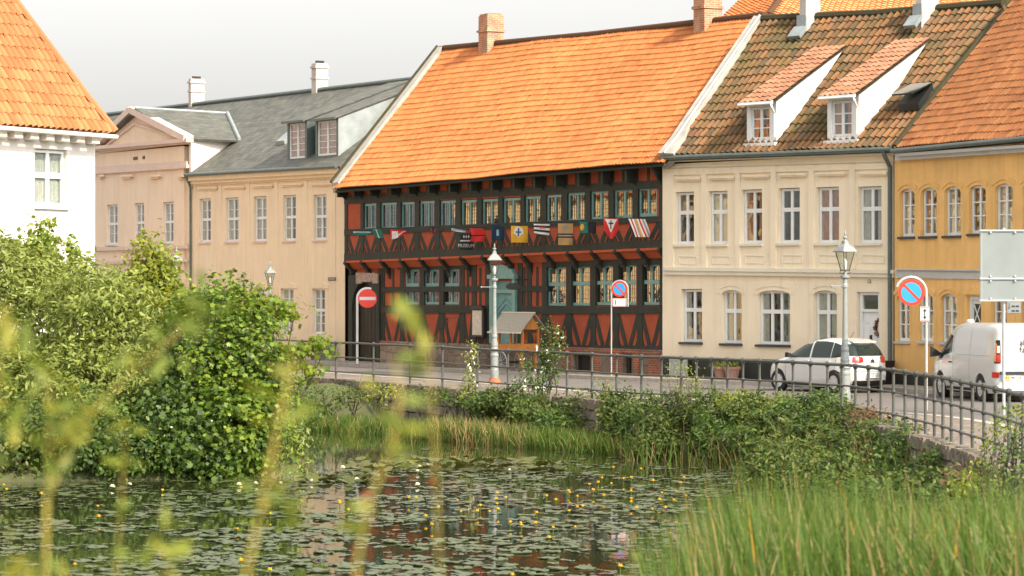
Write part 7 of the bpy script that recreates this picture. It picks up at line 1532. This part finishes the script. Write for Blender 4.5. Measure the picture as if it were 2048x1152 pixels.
# ================================================================ blurred plants right in front of the camera
def fore(name,label,D,pts,leafs,size,rs_,sr=.006,lm='blur_leaf'):
    """pts: stem in image pixels; leafs: (px,py,n,spread px)"""
    P0=[W(a,c,D+.02*i) for i,(a,c) in enumerate(pts)]; g0=Vector((P0[0].x,P0[0].y,float(ground_h(np.array([P0[0].x]),np.array([P0[0].y]))[0])))
    t=thing(name,label,'plant',tuple(g0),0,'blurred plants in the foreground')
    b=MB(); st=[g0-Vector((0,0,0.05))]+P0; b.tube([p-g0 for p in st],[sr*.30]*(len(st)-1)+[sr*.15],7); b.build('stem',M['blur_stem'],t)
    PP=[];k_=D/F
    for (a,c,n,sp) in leafs:
        q=W(a,c,D); n=int(n*1.2); PP.append(np.array(q)+rs_.normal(0,1,(n,3))*np.array([sp*k_,.04,sp*k_]))
    PP=np.vstack(PP)-np.array(g0); O=rs_.normal(0,1,PP.shape); O[:,2]+=.6; O/=np.linalg.norm(O,axis=1)[:,None]
    leaf_cloud('leaves',PP,O,size,'long' if size>.035 else 'oval',M[lm],t,rs_,droop=.1,upbias=.2); return t
r5=np.random.default_rng(5)
fore('willowherb','blurred yellow-green leafy shoot at the far left edge',4.2,[(-60,1400),(-25,1000),(0,700),(15,600)],[(15,620,5,22),(40,700,6,26),(20,780,5,26),(75,760,3,20),(20,880,4,26)],.042,r5)
fore('willowherb','blurred shoot with a pale leafy head on an ochre stem, second from the left',4.3,[(90,1500),(92,1150),(98,900),(95,760)],[(80,790,5,18),(85,850,5,20),(110,900,6,22),(95,960,4,20),(140,880,3,18)],.042,r5,.0075)
fore('willowherb','blurred slanting brown twig with leaves over the left bushes',4.3,[(88,1500),(92,1000),(160,850),(235,770),(330,690),(400,620)],[(165,800,7,22),(160,850,6,20),(330,690,5,18),(390,640,8,24),(410,610,8,22),(250,740,5,20)],.042,r5,.006)
fore('willowherb','thin blurred stem through the middle of the left bushes',4.8,[(225,1500),(232,1150),(245,960),(250,850)],[(250,860,3,12),(252,920,3,10),(235,1010,2,10)],.04,r5,.0035)
fore('willowherb','blurred yellow stalk leaning right beside the maple bush',3.6,[(470,1500),(492,1150),(535,960),(560,830),(590,720)],[(545,930,3,8),(560,850,3,8),(575,790,3,8),(590,730,3,8),(540,980,3,14),(565,990,3,14)],.045,r5,.009)
fore('willowherb','blurred yellow-green shoot in front of the pond centre',3.6,[(690,1500),(715,1120),(740,1000),(780,900),(800,800),(790,720)],[(730,1060,2,10),(745,1000,3,12),(775,900,4,12),(805,870,4,12),(800,800,3,10),(735,780,2,10),(690,870,2,12)],.036,r5,.007)
fore('willowherb','blurred leaf tips before the museum gate and the red panels',3.9,[(900,1700),(870,900),(860,740),(830,660),(810,610)],[(815,630,3,6),(830,660,4,7),(848,695,4,8),(866,715,3,8)],.034,r5,.004)
fore('willowherb','blurred leafy tip rising from the bottom edge left of centre',4.2,[(340,1600),(335,1180),(335,1100)],[(330,1080,5,18),(345,1110,6,24),(370,1100,4,20),(310,1130,5,20)],.042,r5)
fore('willowherb','blurred green shoots at the bottom left corner of the pond',4.2,[(60,1600),(50,1200),(45,1120)],[(50,1120,6,30),(90,1135,5,30),(20,1140,5,25)],.042,r5)
fore('willowherb','faint blurred blade at the bottom right of centre',5.5,[(1290,1700),(1270,1200),(1262,1060)],[(1265,1095,2,6)],.03,r5,.003)
